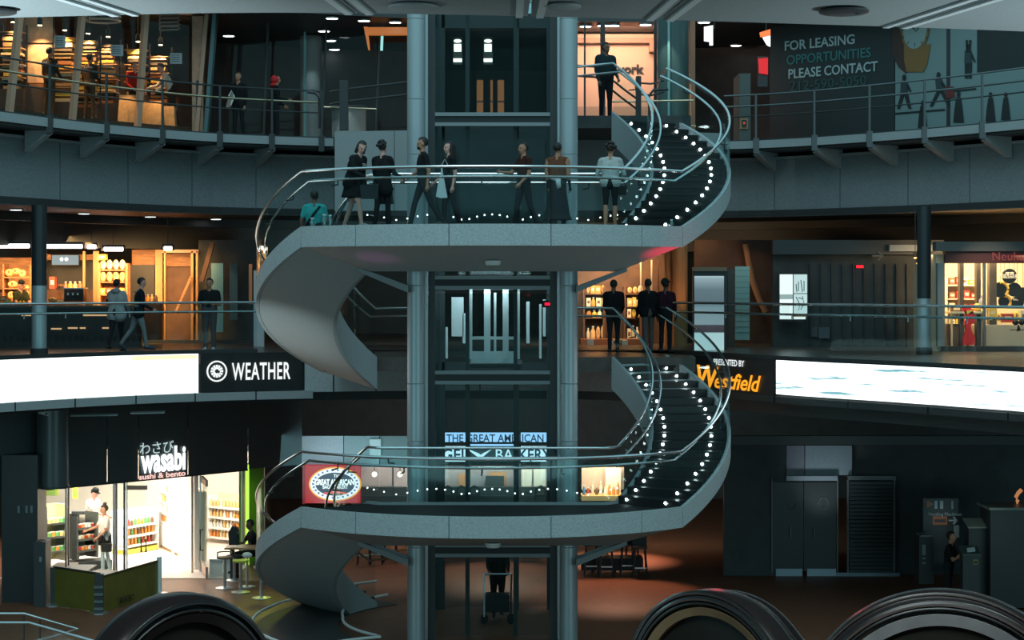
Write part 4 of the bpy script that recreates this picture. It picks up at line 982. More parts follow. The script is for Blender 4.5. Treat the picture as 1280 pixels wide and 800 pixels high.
for i,(px,w) in enumerate(((82,5),(88,6),(94,5),(100,6),(181,4),(185,4),(190,4),(195,5))):
    pack('small_jar', px, 361 if px < 150 else 377, w, 9, 52.4 if px < 150 else 51.6, (brownp,orangep,bread,brownp)[i % 4], ORD[i % 4]+(' small jar from the left on top of the coffee machine' if px < 150 else ' small jar from the left in the cluster right of the navy jacketed person'), 'jars on the coffee machine' if px < 150 else 'jars beside the navy shirted person', 'bottle', 'jar')
zbox(178,199,377,425,51.5,.5).build('jar_stand', wooddark, caf)
t = thing('coffee_machine', 'dark boxy coffee machine standing on the café counter', 'coffee machine', (xp(91,50.8),50.8,1.08))
zbox(80,104,361,377,50.7,.4).build('machine_body', black, t); zbox(79,105,359.5,361,50.7,.5).build('cup_tray', steel, t)
for px in (85,91,97): zbox(px-1,px+1,366,369,50.6,.1).build('spout', steel, t)
pack('red_sign_card', 66, 361, 7, 15, 52.4, redp, 'small red card standing behind the café pillar', None, cat='sign')
t = thing('menu_screen', 'bluish menu screen glowing high on the café rear wall', 'screen', (xp(82,54.3),54.3,zp(331,54.3)))
zbox(64,99,318,332,54.3,.05).build('frame', black, t); zbox(65,98,319,331,54.28,.02).build('lit_face', glow('menu_blue',(.35,.55,.62),.6), t)
for px in (77,83): MB().ell(P(px,324,54.27),.05,.02,.05,10,6).build('lit_dot', MATS['lantern'], t)
t = thing('wooden_stand', 'thin wooden lamp stand right of the café pillar', 'stand', (xp(74,50.9),50.9,1.08))
zbox(73,75.4,357,377,50.9,.06).build('upright', wood, t); zbox(72,79,355,357.5,50.85,.16).build('arm', wood, t); zbox(71,77,376,377.3,50.85,.16).build('foot', wood, t)
def pillar(px, Y, r, ztop, label, split):
    x = xp(px,Y); t = thing('round_pillar', label, 'pillar', (x,Y,0))
    MB().lathe((x,Y,0.17),[(r,0),(r,split-.17)],28).build('steel_sleeve', mat('sleeve_steel',(0.45,0.5,0.52),.35,.4), t, True)
    MB().lathe((x,Y,split),[(r,0),(r,ztop-split)],28).build('upper_shaft', mat('pillar_dark',(0.025,.034,.038),.4), t, True)
    MB().lathe((x,Y,0),[(r+.03,0),(r+.03,.17)],28).build('dark_foot', darkm, t, True)
pillar(49, 43.9, .17, 3.44, 'round pillar with bright steel sleeve before the left café', 1.6)
pillar(1155, 44.6, .16, 3.44, 'round pillar with bright steel sleeve left of the chocolate shop', 1.3)
lamp('pillar_light_left','SPOT',(xp(44,42.4),42.2,1.9),16,COOL,.2,target=(xp(49,43.9),43.9,.4),spot=40,blend=1)
lamp('pillar_light_right','SPOT',(xp(1150,43),42.4,2.2),24,COOL,.2,target=(xp(1155,44.6),44.6,.4),spot=36,blend=1)

# ------------------------------------------------------------------ shop behind the right stair head
YS = 52.0
t = thing('storefront', 'warm lit shop bay of jars and cartons behind the right stair head', 'shop front', (xp(785,YS),YS,0))
zbox(722,850,318,440,YS+1.2,.2).build('rear_wall', wooddark, t)
for px in (801,814.5,823): zbox(px-.8,px+.8,325,395,YS-.4,.06).build('hanging_bar', cream if px < 822 else brownp, t)
zbox(726,802,424,441,YS-.2,.8).build('counter', mat('shop_counter',(0.35,.13,.06),.4), t)
shelf_unit('wall_shelf', 'warm lit wall shelf of jars left of the dark standing person at the stair head', 730, 755, [367,383,397,425], YS+.5, .5, wooddark)
shelf_unit('wall_shelf', 'warm lit wall shelf of cartons between the two dark silhouettes at the stair head', 781, 801, [367,383,397,425], YS+.5, .5, wooddark)
rng = random.Random(3)
for x0,x1,grp,lab in ((732,754,'goods on the left lit shelf at the stair head','small glowing pack on the left wall shelf at the stair head'),(783,800,'goods on the right lit shelf at the stair head','small glowing pack on the right wall shelf at the stair head')):
    for py in (367,383,397,425):
        x = x0+2; k_ = 0; row = ('top','second','third','bottom')[(367,383,397,425).index(py)]
        while x < x1-1:
            w = rng.uniform(4,6.5); h = rng.uniform(8,12) if py < 400 else rng.uniform(14,22)
            pack('shelf_pack', x+w/2-1, py, w, h, YS+.6, rng.choice([cream,cream,bread,yellowp,orangep]), ORD[k_]+' small lit pack from the left, %s board, %s stair head shelf' % (row, 'left' if x0 < 750 else 'right'), grp, rng.choice(['box','bottle','loaf']), 'package'); x += w+.7; k_ += 1
lamp('stairhead_shop_light', 'AREA', (xp(765,YS),YS-.4,2.6), 120, (1,.58,.24), 2.2, size_y=.6, target=(xp(765,YS),YS+.9,.9))
lamp('stairhead_counter_light', 'SPOT', (xp(765,50),50.6,2.5), 30, (1,.5,.2), .1, target=(xp(760,YS),YS-.2,.3), spot=80)
for i,(px,w,h,m) in enumerate(((738,8,14,whitepaint),(766,7,12,whitepaint),(772,10,14,cream),(780,9,13,whitepaint))):
    pack('counter_box', px, 438, w, h, YS-.6, m, ('white box at the left end of the stair head counter','narrow white box in the middle of the stair head counter','cream box on the floor before the stair head counter','white box beside the cream box before the stair head counter')[i], None)
# copper clad column and curved copper wall
t = thing('copper_column', 'tall orange lit copper column right of the two silhouettes', 'column', (xp(850,50.5),50.5,0))
MB().lathe((xp(850,50.5),50.5,0),[(.2,0),(.2,3.3)],24).build('column_shaft', mat('copper_warm',(0.60,0.29,0.12),.5,noise=.15,scale=3,stretch=(4,4,.3)), t, True)
MB().lathe((xp(837,50.9),50.9,0),[(.14,0),(.14,3.3)],20).build('column_shaft', MATS['copper_warm'], t, True)
lamp('copper_light', 'SPOT', (xp(856,49.2),49.2,.3), 55, (1,.5,.2), .08, target=(xp(849,50.5),50.5,2.0), spot=50, blend=1)
t = thing('copper_wall', 'dim copper wall with a curved pale pipe above the kiosk', 'wall', (xp(912,53),53,0)); t['kind'] = 'structure'
zbox(868,966,300,440,53,.2).build('wall_face', mat('copper_wall',(0.07,.035,.02),.5,noise=.3,scale=2), t)
MB().tube([P(932,305,52.6),P(936,330,52.6),P(941,352,52.6),P(948,372,52.6),P(957,390,52.6)],.085,10).build('curved_pipe', mat('pipe_copper',(0.40,0.2,.1),.5), t, True)
lamp('copper_wall_light', 'SPOT', (xp(888,51.8),51.6,2.9), 22, (1,.5,.18), .1, target=(xp(886,53),53,2.3), spot=80)
lamp('pipe_light', 'SPOT', (xp(945,51.4),51.2,2.9), 12, (1,.5,.25), .1, target=(xp(942,52.6),52.6,1.8), spot=60)
# kiosk screen
YK = 47.5
t = thing('kiosk_screen', 'tall upright advertising kiosk with a silver blue screen beside the copper column', 'kiosk', (xp(887,YK),YK,0))
zbox(866,909,338,444,YK+.02,.15).build('housing', darkm, t)
def grad_mat():
    m = glow('kiosk_face', (.5,.7,.75), .85); nt = m.node_tree; b = nt.nodes['Principled BSDF']
    tc = nt.nodes.new('ShaderNodeTexCoord'); sp = nt.nodes.new('ShaderNodeSeparateXYZ'); r = nt.nodes.new('ShaderNodeValToRGB')
    el = r.color_ramp.elements; el[0].position = 0; el[0].color = (.55,.78,.80,1); el[1].position = 1; el[1].color = (.62,.88,.92,1)
    for p, c in ((.22,(.50,.74,.77)),(.235,(.06,.05,.06)),(.32,(.07,.06,.08)),(.335,(.26,.36,.40)),(.55,(.22,.33,.37)),(.62,(.11,.17,.2)),(.78,(.13,.2,.23)),(.92,(.30,.42,.46))):
        e = el.new(p); e.color = (*c,1)
    mp = nt.nodes.new('ShaderNodeMapRange'); mp.inputs['From Min'].default_value = 0.0; mp.inputs['From Max'].default_value = 1.92
    nt.links.new(tc.outputs['Object'], sp.inputs[0]); nt.links.new(sp.outputs['Z'], mp.inputs['Value']); nt.links.new(mp.outputs[0], r.inputs[0]); nt.links.new(r.outputs[0], b.inputs['Emission Color'])
    return m
zbox(868,905,345,440,YK,.03).build('lit_face', grad_mat(), t)
zbox(866,909,334,339,YK-.02,.2).build('top_cap', mat('kiosk_cap',(0.3,.2,.12),.4), t)
t = thing('frosted_panel', 'tall teal frosted panel with fine lines right of the kiosk', 'panel', (xp(928,50),50,0))
zbox(919,937,333,425,50,.1).build('panel', mat('frosted_lines',(0.24,.40,.38),.45), t); zbox(910,918,336,440,49.8,.2).build('dark_frame', darkm, t)
for k in range(12): zbox(919,937,338+k*7,338.8+k*7,49.985,.015).build('line', mat('frost_line',(0.14,.26,.25),.5), t)
lamp('frosted_light', 'SPOT', (xp(928,49),48.9,2.9), 22, (.8,1,.94), .1, target=(xp(928,50),50,1.3), spot=55)
t = thing('dark_shop_front', 'unlit dark shop front with fine slats between lit window and steel pillar', 'shop front', (xp(1070,50),50,0))
zbox(966,1180,318,440,50.2,.3).build('dark_wall', darkwall, t)
for k in range(10): px = 1012+k*13.5; zbox(px,px+1.2,330,436,50.12,.08).build('slat', darkm, t)
zbox(966,1180,300,318,49.9,.3).build('dark_header', darkm, t)
zbox(1112,1166,306,314,49.7,.2).build('steel_header', mat('header_steel',(0.3,.34,.36),.4), t)
text('→', t, .4, mat('dim_letter',(0.12,.14,.14),.6), P(1097,326,49.85), 0, name='arrow_mark')
t = thing('lit_window', 'bright white lit window with pale teal sketches on the dark middle gallery wall', 'window', (xp(991,49.6),49.6,zp(401,49.6)))
zbox(973,1011,340,402,49.65,.1).build('window_frame', black, t)
lw1 = glow('window_white',(.86,1,.98),1.0); lw2 = glow('window_pale',(.62,.85,.85),.85)
zbox(975,991,343,368,49.6,.05).build('pane', lw1, t); zbox(975,991,368,374,49.6,.05).build('pane', glow('window_mid',(.35,.5,.5),.8), t); zbox(975,991,374,399,49.6,.05).build('pane', lw1, t)
zbox(992.5,1009,343,366.5,49.6,.05).build('pane', lw2, t); zbox(992.5,1009,367.5,392,49.6,.05).build('pane', lw2, t); zbox(992.5,1009,393,396,49.6,.05).build('pane', orangep, t); zbox(992.5,1007,396,399,49.6,.05).build('pane', lw1, t)
sk = mat('sketch_teal',(0.08,.2,.21),.6)
for pts in ([(995,355),(996,365)],[(998,352),(998,364)],[(1001,350),(1003,365)],[(1005,351),(1005,364)],[(995,371),(1000,381),(998,388)],[(1003,370),(1005,379),(1001,387)],[(998,372),(1004,374)]):
    MB().tube([P(x,y,49.58) for x,y in pts],.012,5).build('sketch_line', sk, t)
t = thing('exit_light', 'small red lit sign on the dark shop front', 'sign', P(1075,335,49.7))
zbox(1069.5,1080.5,330.5,336,49.75,.08).build('case', black, t); zbox(1070.5,1079.5,331.5,335,49.72,.03).build('lit_face', glow('exit_red',(1,.01,.03),1.3), t)
for px,py,lab in ((1144,322,'small amber track lamp left of the steel pillar'),(1147.5,329,'amber glowing bulb hanging left of the steel pillar')):
    q = P(px,py,46); t = thing('track_lamp', lab, 'lamp', q); MB().lathe(q,[(.03,0),(.06,.04),(.05,.12)],10).build('shade', brownp, t, True); MB().ell(q,.04,.04,.03,8,6).build('bulb', glow('amber_bulb',(1,.5,.15),3), t, True); MB().tube([q+Vector((0,0,.1)),Vector((q.x,q.y,3.44))],.01,5).build('cord', darkm, t)
t = thing('dim_poster', 'faint grey poster pair behind the right glass balustrade', 'poster', (xp(1025,49.9),49.9,zp(424,49.9)))
zbox(1014,1022,409,421,50.1,.04).build('sheet', mat('poster_mauve',(0.10,.09,.11),.6), t); zbox(1023.5,1037,409,423,50.1,.04).build('sheet', mat('poster_blue',(0.10,.12,.14),.6), t)

# ------------------------------------------------------------------ chocolate shop
YN = 46.6
t = thing('storefront', 'chocolate shop front with dark red header reading Neuhaus and lit windows', 'shop front', (xp(1240,YN),YN,0))
zbox(1182,1420,314,329,YN-.1,.3).build('header_board', mat('header_red',(0.075,.02,.022),.5), t)
zbox(1170,1420,302,314,YN-.2,.4).build('cornice', mat('cornice',(0.07,.085,.085),.4), t)
zbox(1178,1420,433,444,YN-.1,.4).build('plinth', darkm, t)
zbox(1172,1181,329,433,YN-.12,.2).build('corner_post', mat('post_teal',(0.20,.25,.26),.35), t); zbox(1229.5,1232.5,329,433,YN-.1,.12).build('mullion', mat('mull_grey',(0.16,.17,.17),.3,.4), t)
for px in (1318,1400): zbox(px,px+3,329,433,YN-.1,.12).build('mullion', MATS['mull_grey'], t)
for a,b in ((1181,1229),(1233,1318),(1321,1400)): zbox(a,b,329,433,YN-.04,.015).build('pane', shopglass, t)
text('Neuhaus', t, .29, glow('neuhaus_red',(.50,.07,.07),.5), P(1239.5,325.5,YN-.14), 0, sx=.98, space=1.06, align='LEFT')
struct(zbox(1180,1460,318,440,YN+2.6,.2).build('wall_shop_right', mat('shop_ivory',(0.75,.58,.38),.7)))
struct(zbox(1170,1181,318,440,YN+.1,2.6).build('wall_shop_side', mat('shop_ivory'),))
for a,b in ((1200,1205),(1221,1226),(1237,1246)): zbox(a,b,329,433,YN+.5,.25).build('inner_post', mat('inner_post',(0.09,.075,.06),.4), t)
zbox(1233,1400,406,433,YN+.3,.5).build('window_plinth', mat('ivory_dim',(0.62,.5,.38),.5), t)
lamp('choc_light_a', 'AREA', (xp(1205,YN+1),YN+1.0,2.55), 120, (1,.72,.40), 1.6, target=(xp(1205,YN+1.6),YN+1.5,.6))
lamp('choc_light_b', 'AREA', (xp(1270,YN+1),YN+.9,2.55), 170, (1,.72,.40), 2.2, target=(xp(1270,YN+1.6),YN+1.3,.6))
shelf_unit('wall_shelf', 'lit ivory wall shelf of chocolate boxes in the left shop window', 1183, 1228, [356,373,389,405], YN+1.9, .5, cream)
rng = random.Random(11)
for py in (356,373,389,405):
    x = 1186; k_ = 0; row = ('top','second','third','bottom')[(356,373,389,405).index(py)]
    while x < 1226:
        w = rng.uniform(5,9); h = rng.uniform(6,11)
        pack('chocolate_box', x+w/2, py, w, h, YN+2.0, rng.choice([redp,redp,yellowp,brownp,cream]), ORD[k_]+' small box from the left, %s board of the ivory chocolate shelf' % row, 'chocolate boxes on the left window shelf'); x += w+1.5; k_ += 1
for i,(px,py,w,h,m,sh_,lab) in enumerate(((1195,391,13,10,brownp,'box','brown gift box left of the red dress'),(1222,389,12,10,yellowp,'loaf','yellow wrapped gift right of the red dress'),(1227,385,7,16,whitepaint,'bottle','white slim bottle standing behind the window mullion'),(1240,397,9,12,yellowp,'box','yellow box right of the window mullion'),(1238,400,6,18,cream,'bottle','cream bottle right of the window mullion'),(1248,402,8,11,yellowp,'loaf','round yellow gift beside the yellow box'),(1259,403,14,11,redp,'box','red and white gift box on the window plinth'),(1270,402,9,13,yellowp,'loaf','yellow wrapped gift near the right frame edge'),(1279,403,8,15,cream,'box','cream box at the right frame edge'))):
    pack('gift_box', px, py, w, h, YN+.5, m, lab, None, sh_)
t = thing('gift_table', 'low ivory table carrying gifts in the left chocolate window', 'table', (xp(1210,YN+.5),YN+.6,0))
zbox(1188,1230,389.5,392,YN+.3,.6).build('table_top', cream, t)
for px in (1190,1228): zbox(px-1,px+1,392,433,YN+.4,.1).build('leg', cream, t)
zbox(1183,1205,405,433,YN+.6,.5).build('cabinet', mat('cabinet_brown',(0.18,.1,.06),.5), t)
lamp('choc_front_light','SPOT',(xp(1212,YN),YN+.12,2.5),60,(1,.75,.55),.02,target=(xp(1210,YN+.3),YN+.34,.5),spot=70,blend=1)  # added spot to brighten the red dress from the front
lamp('choc_front_fill_b','SPOT',(xp(1262,YN),YN+.1,2.5),70,(1,.75,.55),.02,target=(xp(1262,YN+.3),YN+.36,.6),spot=90,blend=1)  # added spot to brighten the window display
lamp('choc_outer_fill','SPOT',(xp(1240,45),44.6,3.3),260,(1,.72,.5),.02,target=(xp(1240,YN+.3),YN+.3,.5),spot=70,blend=1)  # added spot outside the glass to warm the window plinth
# red dress on a stand
x = xp(1210,YN+.35); t = thing('red_dress', 'red bow shaped paper dress display standing in the chocolate window', 'dress', (x,YN+.3,zp(431,YN+.3)))
dm = mat('dress_red',(0.75,.012,.02),.5); s = (YN+.3)/F
MB().prism([(q[0]*s,q[1]*s) for q in [(-7,0),(8,0),(9,8),(4,18),(3,24),(8,30),(8,36),(5,44),(0,50),(-6,49),(-7,43),(-3,38),(-2,31),(-4,25),(-2,19),(-6,9)]],(x,YN+.3,zp(431,YN+.3)),(1,0,0),(0,0,1),(0,1,0),.14).build('dress_body', dm, t)
MB().prism([(q[0]*s,q[1]*s) for q in [(-2,38),(3,41),(6,44),(2,44),(-3,42)]],(x,YN+.26,zp(431,YN+.3)),(1,0,0),(0,0,1),(0,1,0),.04).build('gold_ribbon', yellowp, t)
MB().tube([(x,YN+.36,zp(433,YN+.3)),(x,YN+.36,zp(400,YN+.3))],.02).build('stand', darkm, t)
# round black chocolate discs in the right window
for i,(px,py,r,lab) in enumerate(((1262,345,9.5,'black round sign with white lettering in the chocolate window'),(1251,362,10,'big dark chocolate disc with yellow rim, left'),(1268,362,9,'big dark chocolate disc beside the one with yellow rim'),(1279,368,9,'dark chocolate disc cut by the right frame edge'),(1256,377,8,'lower dark chocolate disc with orange rim'),(1272,378,8,'lower dark chocolate disc with a white label'))):
    Y = YN+.75+.05*i; c = P(px,py,Y); rr = r*Y/F
    t = thing('chocolate_disc', lab, 'display', c)
    MB().lathe(c,[(rr*.96,-.02),(rr,0),(rr,.05),(rr*.9,.07)],28,'y').build('disc', mat('choc_black',(0.012,.01,.01),.35), t, True)
    if i in (1,4): MB().tube([c+Vector((rr*.86*math.cos(a),-.025,rr*.86*math.sin(a))) for a in [-.9+k*.2 for k in range(14)]],.035,6).build('lit_rim', yellowp, t, True)
    if i == 0:
        for k,(w,dz) in enumerate(((.6,.3),(.9,.05),(.8,-.2))): text(('NOIR','CHOCOLAT','NEUHAUS')[k], t, .085, whitepaint, c+Vector((0,-.03,rr*dz-.02)), 0, bold=.004)
    if i == 5: text('Neuhaus', t, .07, whitepaint, c+Vector((0,-.03,.05)), 0, bold=.003)
    MB().tube([c+Vector((0,.03,rr)),Vector((c.x,c.y+.03,2.6))],.006,5).build('thread', darkm, t)
t = thing('dark_bow', 'dark bow shaped ornament hung on the railing side of the chocolate window', 'ornament', P(1273,409,YN-.25))
c = P(1273,404,YN-.25); MB().ell(c+Vector((-.07,0,.02)),.08,.05,.07,10,7).build('loop', black, t, True); MB().ell(c+Vector((.08,0,.02)),.08,.05,.07,10,7).build('loop', black, t, True); MB().prism([(-.04,-.2),(.0,0),(.06,-.18)],c,(1,0,0),(0,0,1),(0,1,0),.03).build('tail', black, t); MB().box(c.x-.2,c.x+.15,c.y,c.y+.02,c.z-.17,c.z-.15).build('bar', darkm, t)
lamp('soffit_warm_right','SPOT',(xp(1250,42),41.5,1.4),26,(1,.55,.35),.3,target=(xp(1260,46),46.5,3.4),spot=80,blend=1)
lamp('floor_warm_right','SPOT',(xp(1240,43.5),43.6,2.8),35,(1,.55,.35),.3,target=(xp(1250,41),40.5,0),spot=70,blend=1)
# added spots standing in for red neon glow under the right end of the upper landing
lamp('red_lamp','SPOT',(xp(868,36.6),36.9,-1.2),700,(1,.01,.06),.01,target=(xp(846,37.1),37.1,2.2),spot=26,blend=1)
lamp('magenta_lamp','SPOT',(xp(462,36.6),36.9,-1.5),55,(.85,.25,.8),.01,target=(xp(470,36.8),36.9,2.1),spot=18,blend=1)

# ================================================================== GROUND FLOOR
def g1(px, off=0.0): return pt(front1, px, off)
ivory = mat('shop_white', (0.85,0.80,0.72), .6)
t = thing('storefront', 'bright sushi shop front, dark header with lit wasabi lettering, ground floor left', 'shop front', (*g1(180), F1)); was = t
hd = mat('header_dark', (0.06,0.075,0.08), .35)
panels(t, 'header_panel', front1, [-330,-200,-80,47,134,173,235,310,378], -3.06, -1.16, 0.2, hd, off=-.05, gap=.02)
curved_wall('header_edge', front1, 47, 310, -3.1, -3.06, .25, darkm, off=-.08, parent=t)
for px,w,m in ((53,2.2,mat('orange_jamb2',(0.6,.2,.06),.5)),(82,1.6,chrome),(85,1.4,darkm),(142,2,steel),(145,1.6,darkm),(155,1.8,darkm),(158.5,1.2,steel),(240,1.8,bronze),(250,1.4,steel),(302,1.6,steel),(305,1.6,bronze)):
    x, y = g1(px, -.02); MB().box(x-w*y/F/2*1.0, x+w*y/F/2, y, y+.1, F1, -3.06).build('mullion', m, t)
for a,b in ((55,81),(87,141),(160,182),(253,301)):
    panels(t, 'shop_pane', front1, [a,b], F1+.05, -3.1, .015, shopglass, off=.02, gap=.01)
x, y = g1(170,-.06); 
def ghandle(px, py0, py1, parent, Y):
    a, b = P(px-3,py0,Y), P(px+3,py1,Y); MB().tube([(a.x,Y,a.z),(b.x,Y,a.z),(b.x,Y,b.z),(a.x,Y,b.z)],.025,7,True).build('door_handle', darkm, parent, True)
ghandle(179.5, 674, 690, t, g1(180,-.12)[1])
MB().box(xp(157,45.9),xp(183,45.9),45.95,46.05,zp(612,46),zp(607,46)).build('door_rail', bronze, t)
# the lit name
q = Vector((*g1(203,-.1), 0)); r_ = yaw(front1, 172, 235)
ww = glow('sign_white',(.93,1,1),1.6); wr = glow('sign_pink',(1,.62,.55),1.2); wk = glow('sign_grey',(.65,.85,.85),.8)
ctext('wasabi', t, front1, 176, 232, 588, 29, ww, off=-.1, bold=.035)
ctext('わさび', t, front1, 175, 217, 566, 12, wk, off=-.1)
ctext('sushi & bento', t, front1, 174, 232, 597, 6.5, wr, off=-.1, bold=.02)
# open door leaf on the right
a = Vector((*g1(252,0),0)); b = Vector((xp(258,a.y-1.15), a.y-1.15, 0))
t = thing('open_door', 'frameless glass door standing open at the right of the bright sushi shop', 'door', (a.x,a.y,F1)); t['category'] = 'door'
MB().wall((a.x,a.y),(b.x,b.y),F1+.28,-3.25,.02).build('glass_leaf', shopglass, t); MB().wall((a.x-.02,a.y),(b.x-.02,b.y),F1+.02,F1+.28,.06).build('bottom_rail', mat('rail_pink',(0.6,.42,.36),.35,.6), t); MB().wall((a.x-.02,a.y),(b.x-.02,b.y),-3.27,-3.12,.06).build('top_rail', bronze, t)
m_ = a*.25+b*.75; MB().tube([(m_.x-.05,m_.y,-4.35),(m_.x-.12,m_.y,-4.35),(m_.x-.12,m_.y,-4.85),(m_.x-.05,m_.y,-4.85)],.022,7).build('door_handle', darkm, t, True)
# green jamb wall
t = thing('green_wall', 'lime green lit wall end right of the sushi shop', 'wall end', (*g1(313), F1)); t['kind']='structure'
x0, y0 = g1(308,.05); x1, y1 = g1(330,.05)
MB().wall((x0,y0),(x1,y1),F1,-2.95,.3).build('green_face', mat('green_paint',(0.13,.33,.02),.5), t)
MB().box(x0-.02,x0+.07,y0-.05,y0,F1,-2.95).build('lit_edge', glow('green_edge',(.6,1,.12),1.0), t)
lamp('green_light','SPOT',(x0+.3,y0-1.4,-3.2),28,(.75,1,.35),.1,target=(x1-.2,y0,-4.0),spot=60,blend=1)
lamp('green_floor','SPOT',(xp(330,46),46.2,-3.3),70,(.75,.9,.1),.2,target=(xp(318,44),43.3,F1),spot=55,blend=1)
# interior shell
yb = 53.5
struct(MB().box(xp(10,yb),xp(330,yb),yb,yb+.2,F1,-2.4).build('wall_sushi_back', ivory))
xw = g1(238,.3); struct(MB().wall((xp(201,52.6),52.6),(xw[0]+.05,xw[1]+.3),F1,-2.6,.1).build('wall_sushi_side', ivory))
struct(MB().box(xp(20,48),xp(330,52),46.5,yb,F1+.005,F1+.015).build('floor_sushi', mat('shop_floor_white',(0.80,.72,.64),.4)))
struct(MB().box(xp(15,48),xp(320,52),49.3,yb,-2.75,-2.6).build('ceiling_sushi', ivory))
lamp('sushi_light_a','AREA',(xp(105,49.5),49.2,-2.8),190,WHITE,2.4,size_y=2,target=(xp(105,49.5),49.3,F1))
lamp('sushi_front_fill','AREA',(xp(80,45.9),45.9,-3.1),60,(1,.9,.7),1.6,size_y=.3,target=(xp(88,47.5),47.5,-4.7),spread=130)  # added light before the dark left chillers
lamp('sushi_light_b','AREA',(xp(190,51),50.2,-2.8),170,WHITE,2.0,size_y=2.4,target=(xp(195,51),50.4,F1))
lamp('sushi_light_c','AREA',(xp(275,51),51.2,-2.8),200,(1,.9,.8),1.6,size_y=1.6,target=(xp(275,51),51.6,F1))
lamp('sushi_spill','SPOT',(xp(225,49.5),49.8,-2.9),4500,(1,.48,.20),.05,target=(xp(238,45),44.6,F1),spot=62,blend=1)
# tall chiller by the left counter: shelves leaning in perspective
def shelf_bay(name, label, p0, p1, Y0, Y1, pys, py_t, py_b, back, depth=.45, lip=None):
    # a shelf wall from (p0,Y0) to (p1,Y1); heights are read at the p0 end
    A = Vector((xp(p0,Y0),Y0,0)); B = Vector((xp(p1,Y1),Y1,0)); t = thing(name, label, 'shelf', (A.x,A.y,zp(py_b,Y0)))
    z1, z0 = zp(py_t,Y0), zp(py_b,Y0); n_ = Vector((-(B-A).y,(B-A).x,0)).normalized()*depth
    MB().wall(A+n_,B+n_,z0,z1,.05).build('back_panel', back, t)
    for py in pys: MB().wall(A,B,zp(py,Y0)-.05,zp(py,Y0),depth).build('board', lip or steel, t)
    for q in (A, B): MB().wall(q,q+(B-A).normalized()*.05,z0,z1,depth).build('side_panel', lip or steel, t)
    return t, A, B, [zp(py,Y0) for py in pys], n_/depth
rng = random.Random(5)
def fill(A, B, z, n, w, h, mats, label, group, shape, n_, name='drink_bottle', cat='bottle'):
    rows = zs
    row = ORD[rows.index(z)] if z in rows else ''
    for k in range(n):
        q = A+(B-A)*((k+.6)/(n+.2)); m = mats[rng.randrange(len(mats))]; hh = h*rng.uniform(.85,1.1)
        tt = thing(name, '%s %s %s from the left, %s shelf of the %s' % (ORD[k], tint(m), name.split('_')[1], row, label), cat, (q.x+n_.x*.12,q.y+n_.y*.12,z), group); c = (q.x+n_.x*.12,q.y+n_.y*.12,z)
        if shape == 'bottle':
            MB().lathe(c,[(w*.48,0),(w*.5,hh*.05),(w*.5,hh*.62),(w*.2,hh*.8),(w*.2,hh*.9)],9).build('bottle_body', m, tt, True); MB().lathe((c[0],c[1],z+hh*.9),[(w*.24,0),(w*.24,hh*.1)],9).build('bottle_cap', whitepaint, tt)
        else:
            MB().box(c[0]-w/2,c[0]+w/2,c[1]-w/2,c[1]+w/2,z,z+hh).build('tray', m, tt); MB().box(c[0]-w*.4,c[0]+w*.4,c[1]-w*.4,c[1]+w*.4,z+hh,z+hh+.015).build('lid', whitepaint, tt)
t,A,B,zs,n_ = shelf_bay('drink_chiller','white chiller shelf with rows of orange drinks behind the left glass door',158,197,50.5,51.6,[659,671,683],640,705,ivory,.5,whitepaint)
for z in zs: fill(A,B,z,9,.085,.19,[orangep,orangep,redp,greenp,brownp],'white door chiller','drinks in the door chiller','bottle',n_)
MB().wall(A-n_*.02,B-n_*.02,zp(707,50.5),zp(688,50.5),.5).build('yellow_base', mat('yellow_base',(0.72,.62,.10),.5), t)
for k in range(12):
    for j in range(3): q = A+(B-A)*((k+.5)/12)-n_*.03; zz = zp(704-j*5,50.5); MB().box(q.x-.02,q.x+.02,q.y-.01,q.y+.01,zz-.02,zz+.02).build('vent_hole', brownp, t)
t,A,B,zs,n_ = shelf_bay('long_chiller','long open chiller of pale packs running along the bright shop side wall',198,237,52.2,49.2,[612,625,638,650],600,690,mat('chiller_back',(0.85,.62,.42),.6),.4,whitepaint)
for z in zs: fill(A,B,z,12,.12,.17,[cream,bread,whitepaint,orangep],'long side chiller','packs in the long chiller','box',n_,'food_tray','food')
MB().wall(A-n_*.02,B-n_*.02,zp(690,52.2),zp(653,52.2),.45).build('white_base', ivory, t)
for k in range(2):
    q0 = A+(B-A)*(.12+.45*k); q1 = A+(B-A)*(.45+.45*k)
    for dz in (0,.1): MB().wall(q0-n_*.04,q1-n_*.04,zp(686,52.2)+dz,zp(686,52.2)+dz+.05,.02).build('vent_slot', brownp, t)
    MB().wall(q0-n_*.03,q1-n_*.03,zp(688,52.2),zp(680,52.2),.01).build('vent_plate', mat('vent_yellow',(.75,.55,.15),.5), t)
t,A,B,zs,n_ = shelf_bay('wall_shelf','bright wall shelf of small bottles seen through the right shop window',258,300,53.0,52.2,[632,645,658,670],618,672,cream,.4,whitepaint)
for z in zs: fill(A,B,z,10,.09,.2,[cream,orangep,bread,whitepaint],'right window wall shelf','bottles in the right window','bottle',n_)
t,A,B,zs,n_ = shelf_bay('food_chiller','open food chiller with yellow lit shelves in the left shop window',57,82,46.5,46.9,[655,672,690],633,704,mat('chiller_yellow',(0.70,.62,.30),.6),.45,steel)
for z in zs: fill(A,B,z,5,.14,.09,[yellowp,greenp,bread,orangep],'yellow lit left chiller','food trays in the left chiller','box',n_,'food_tray','food')
t,A,B,zs,n_ = shelf_bay('food_counter','open food counter with dark edged shelves before the capped worker',96,121,47.4,47.9,[661,675,689],643,700,ivory,.45,mat('shelf_dark_edge',(0.10,.11,.10),.5))
for z in zs: fill(A,B,z,6,.12,.08,[bread,orangep,whitepaint,redp],'counter before the capped worker','food trays in the worker counter','box',n_,'food_tray','food')
MB().wall(A-n_*.05,B-n_*.05+Vector((.35,0,0)),F1,zp(703,47.4),.6).build('dark_base', darkm, t)
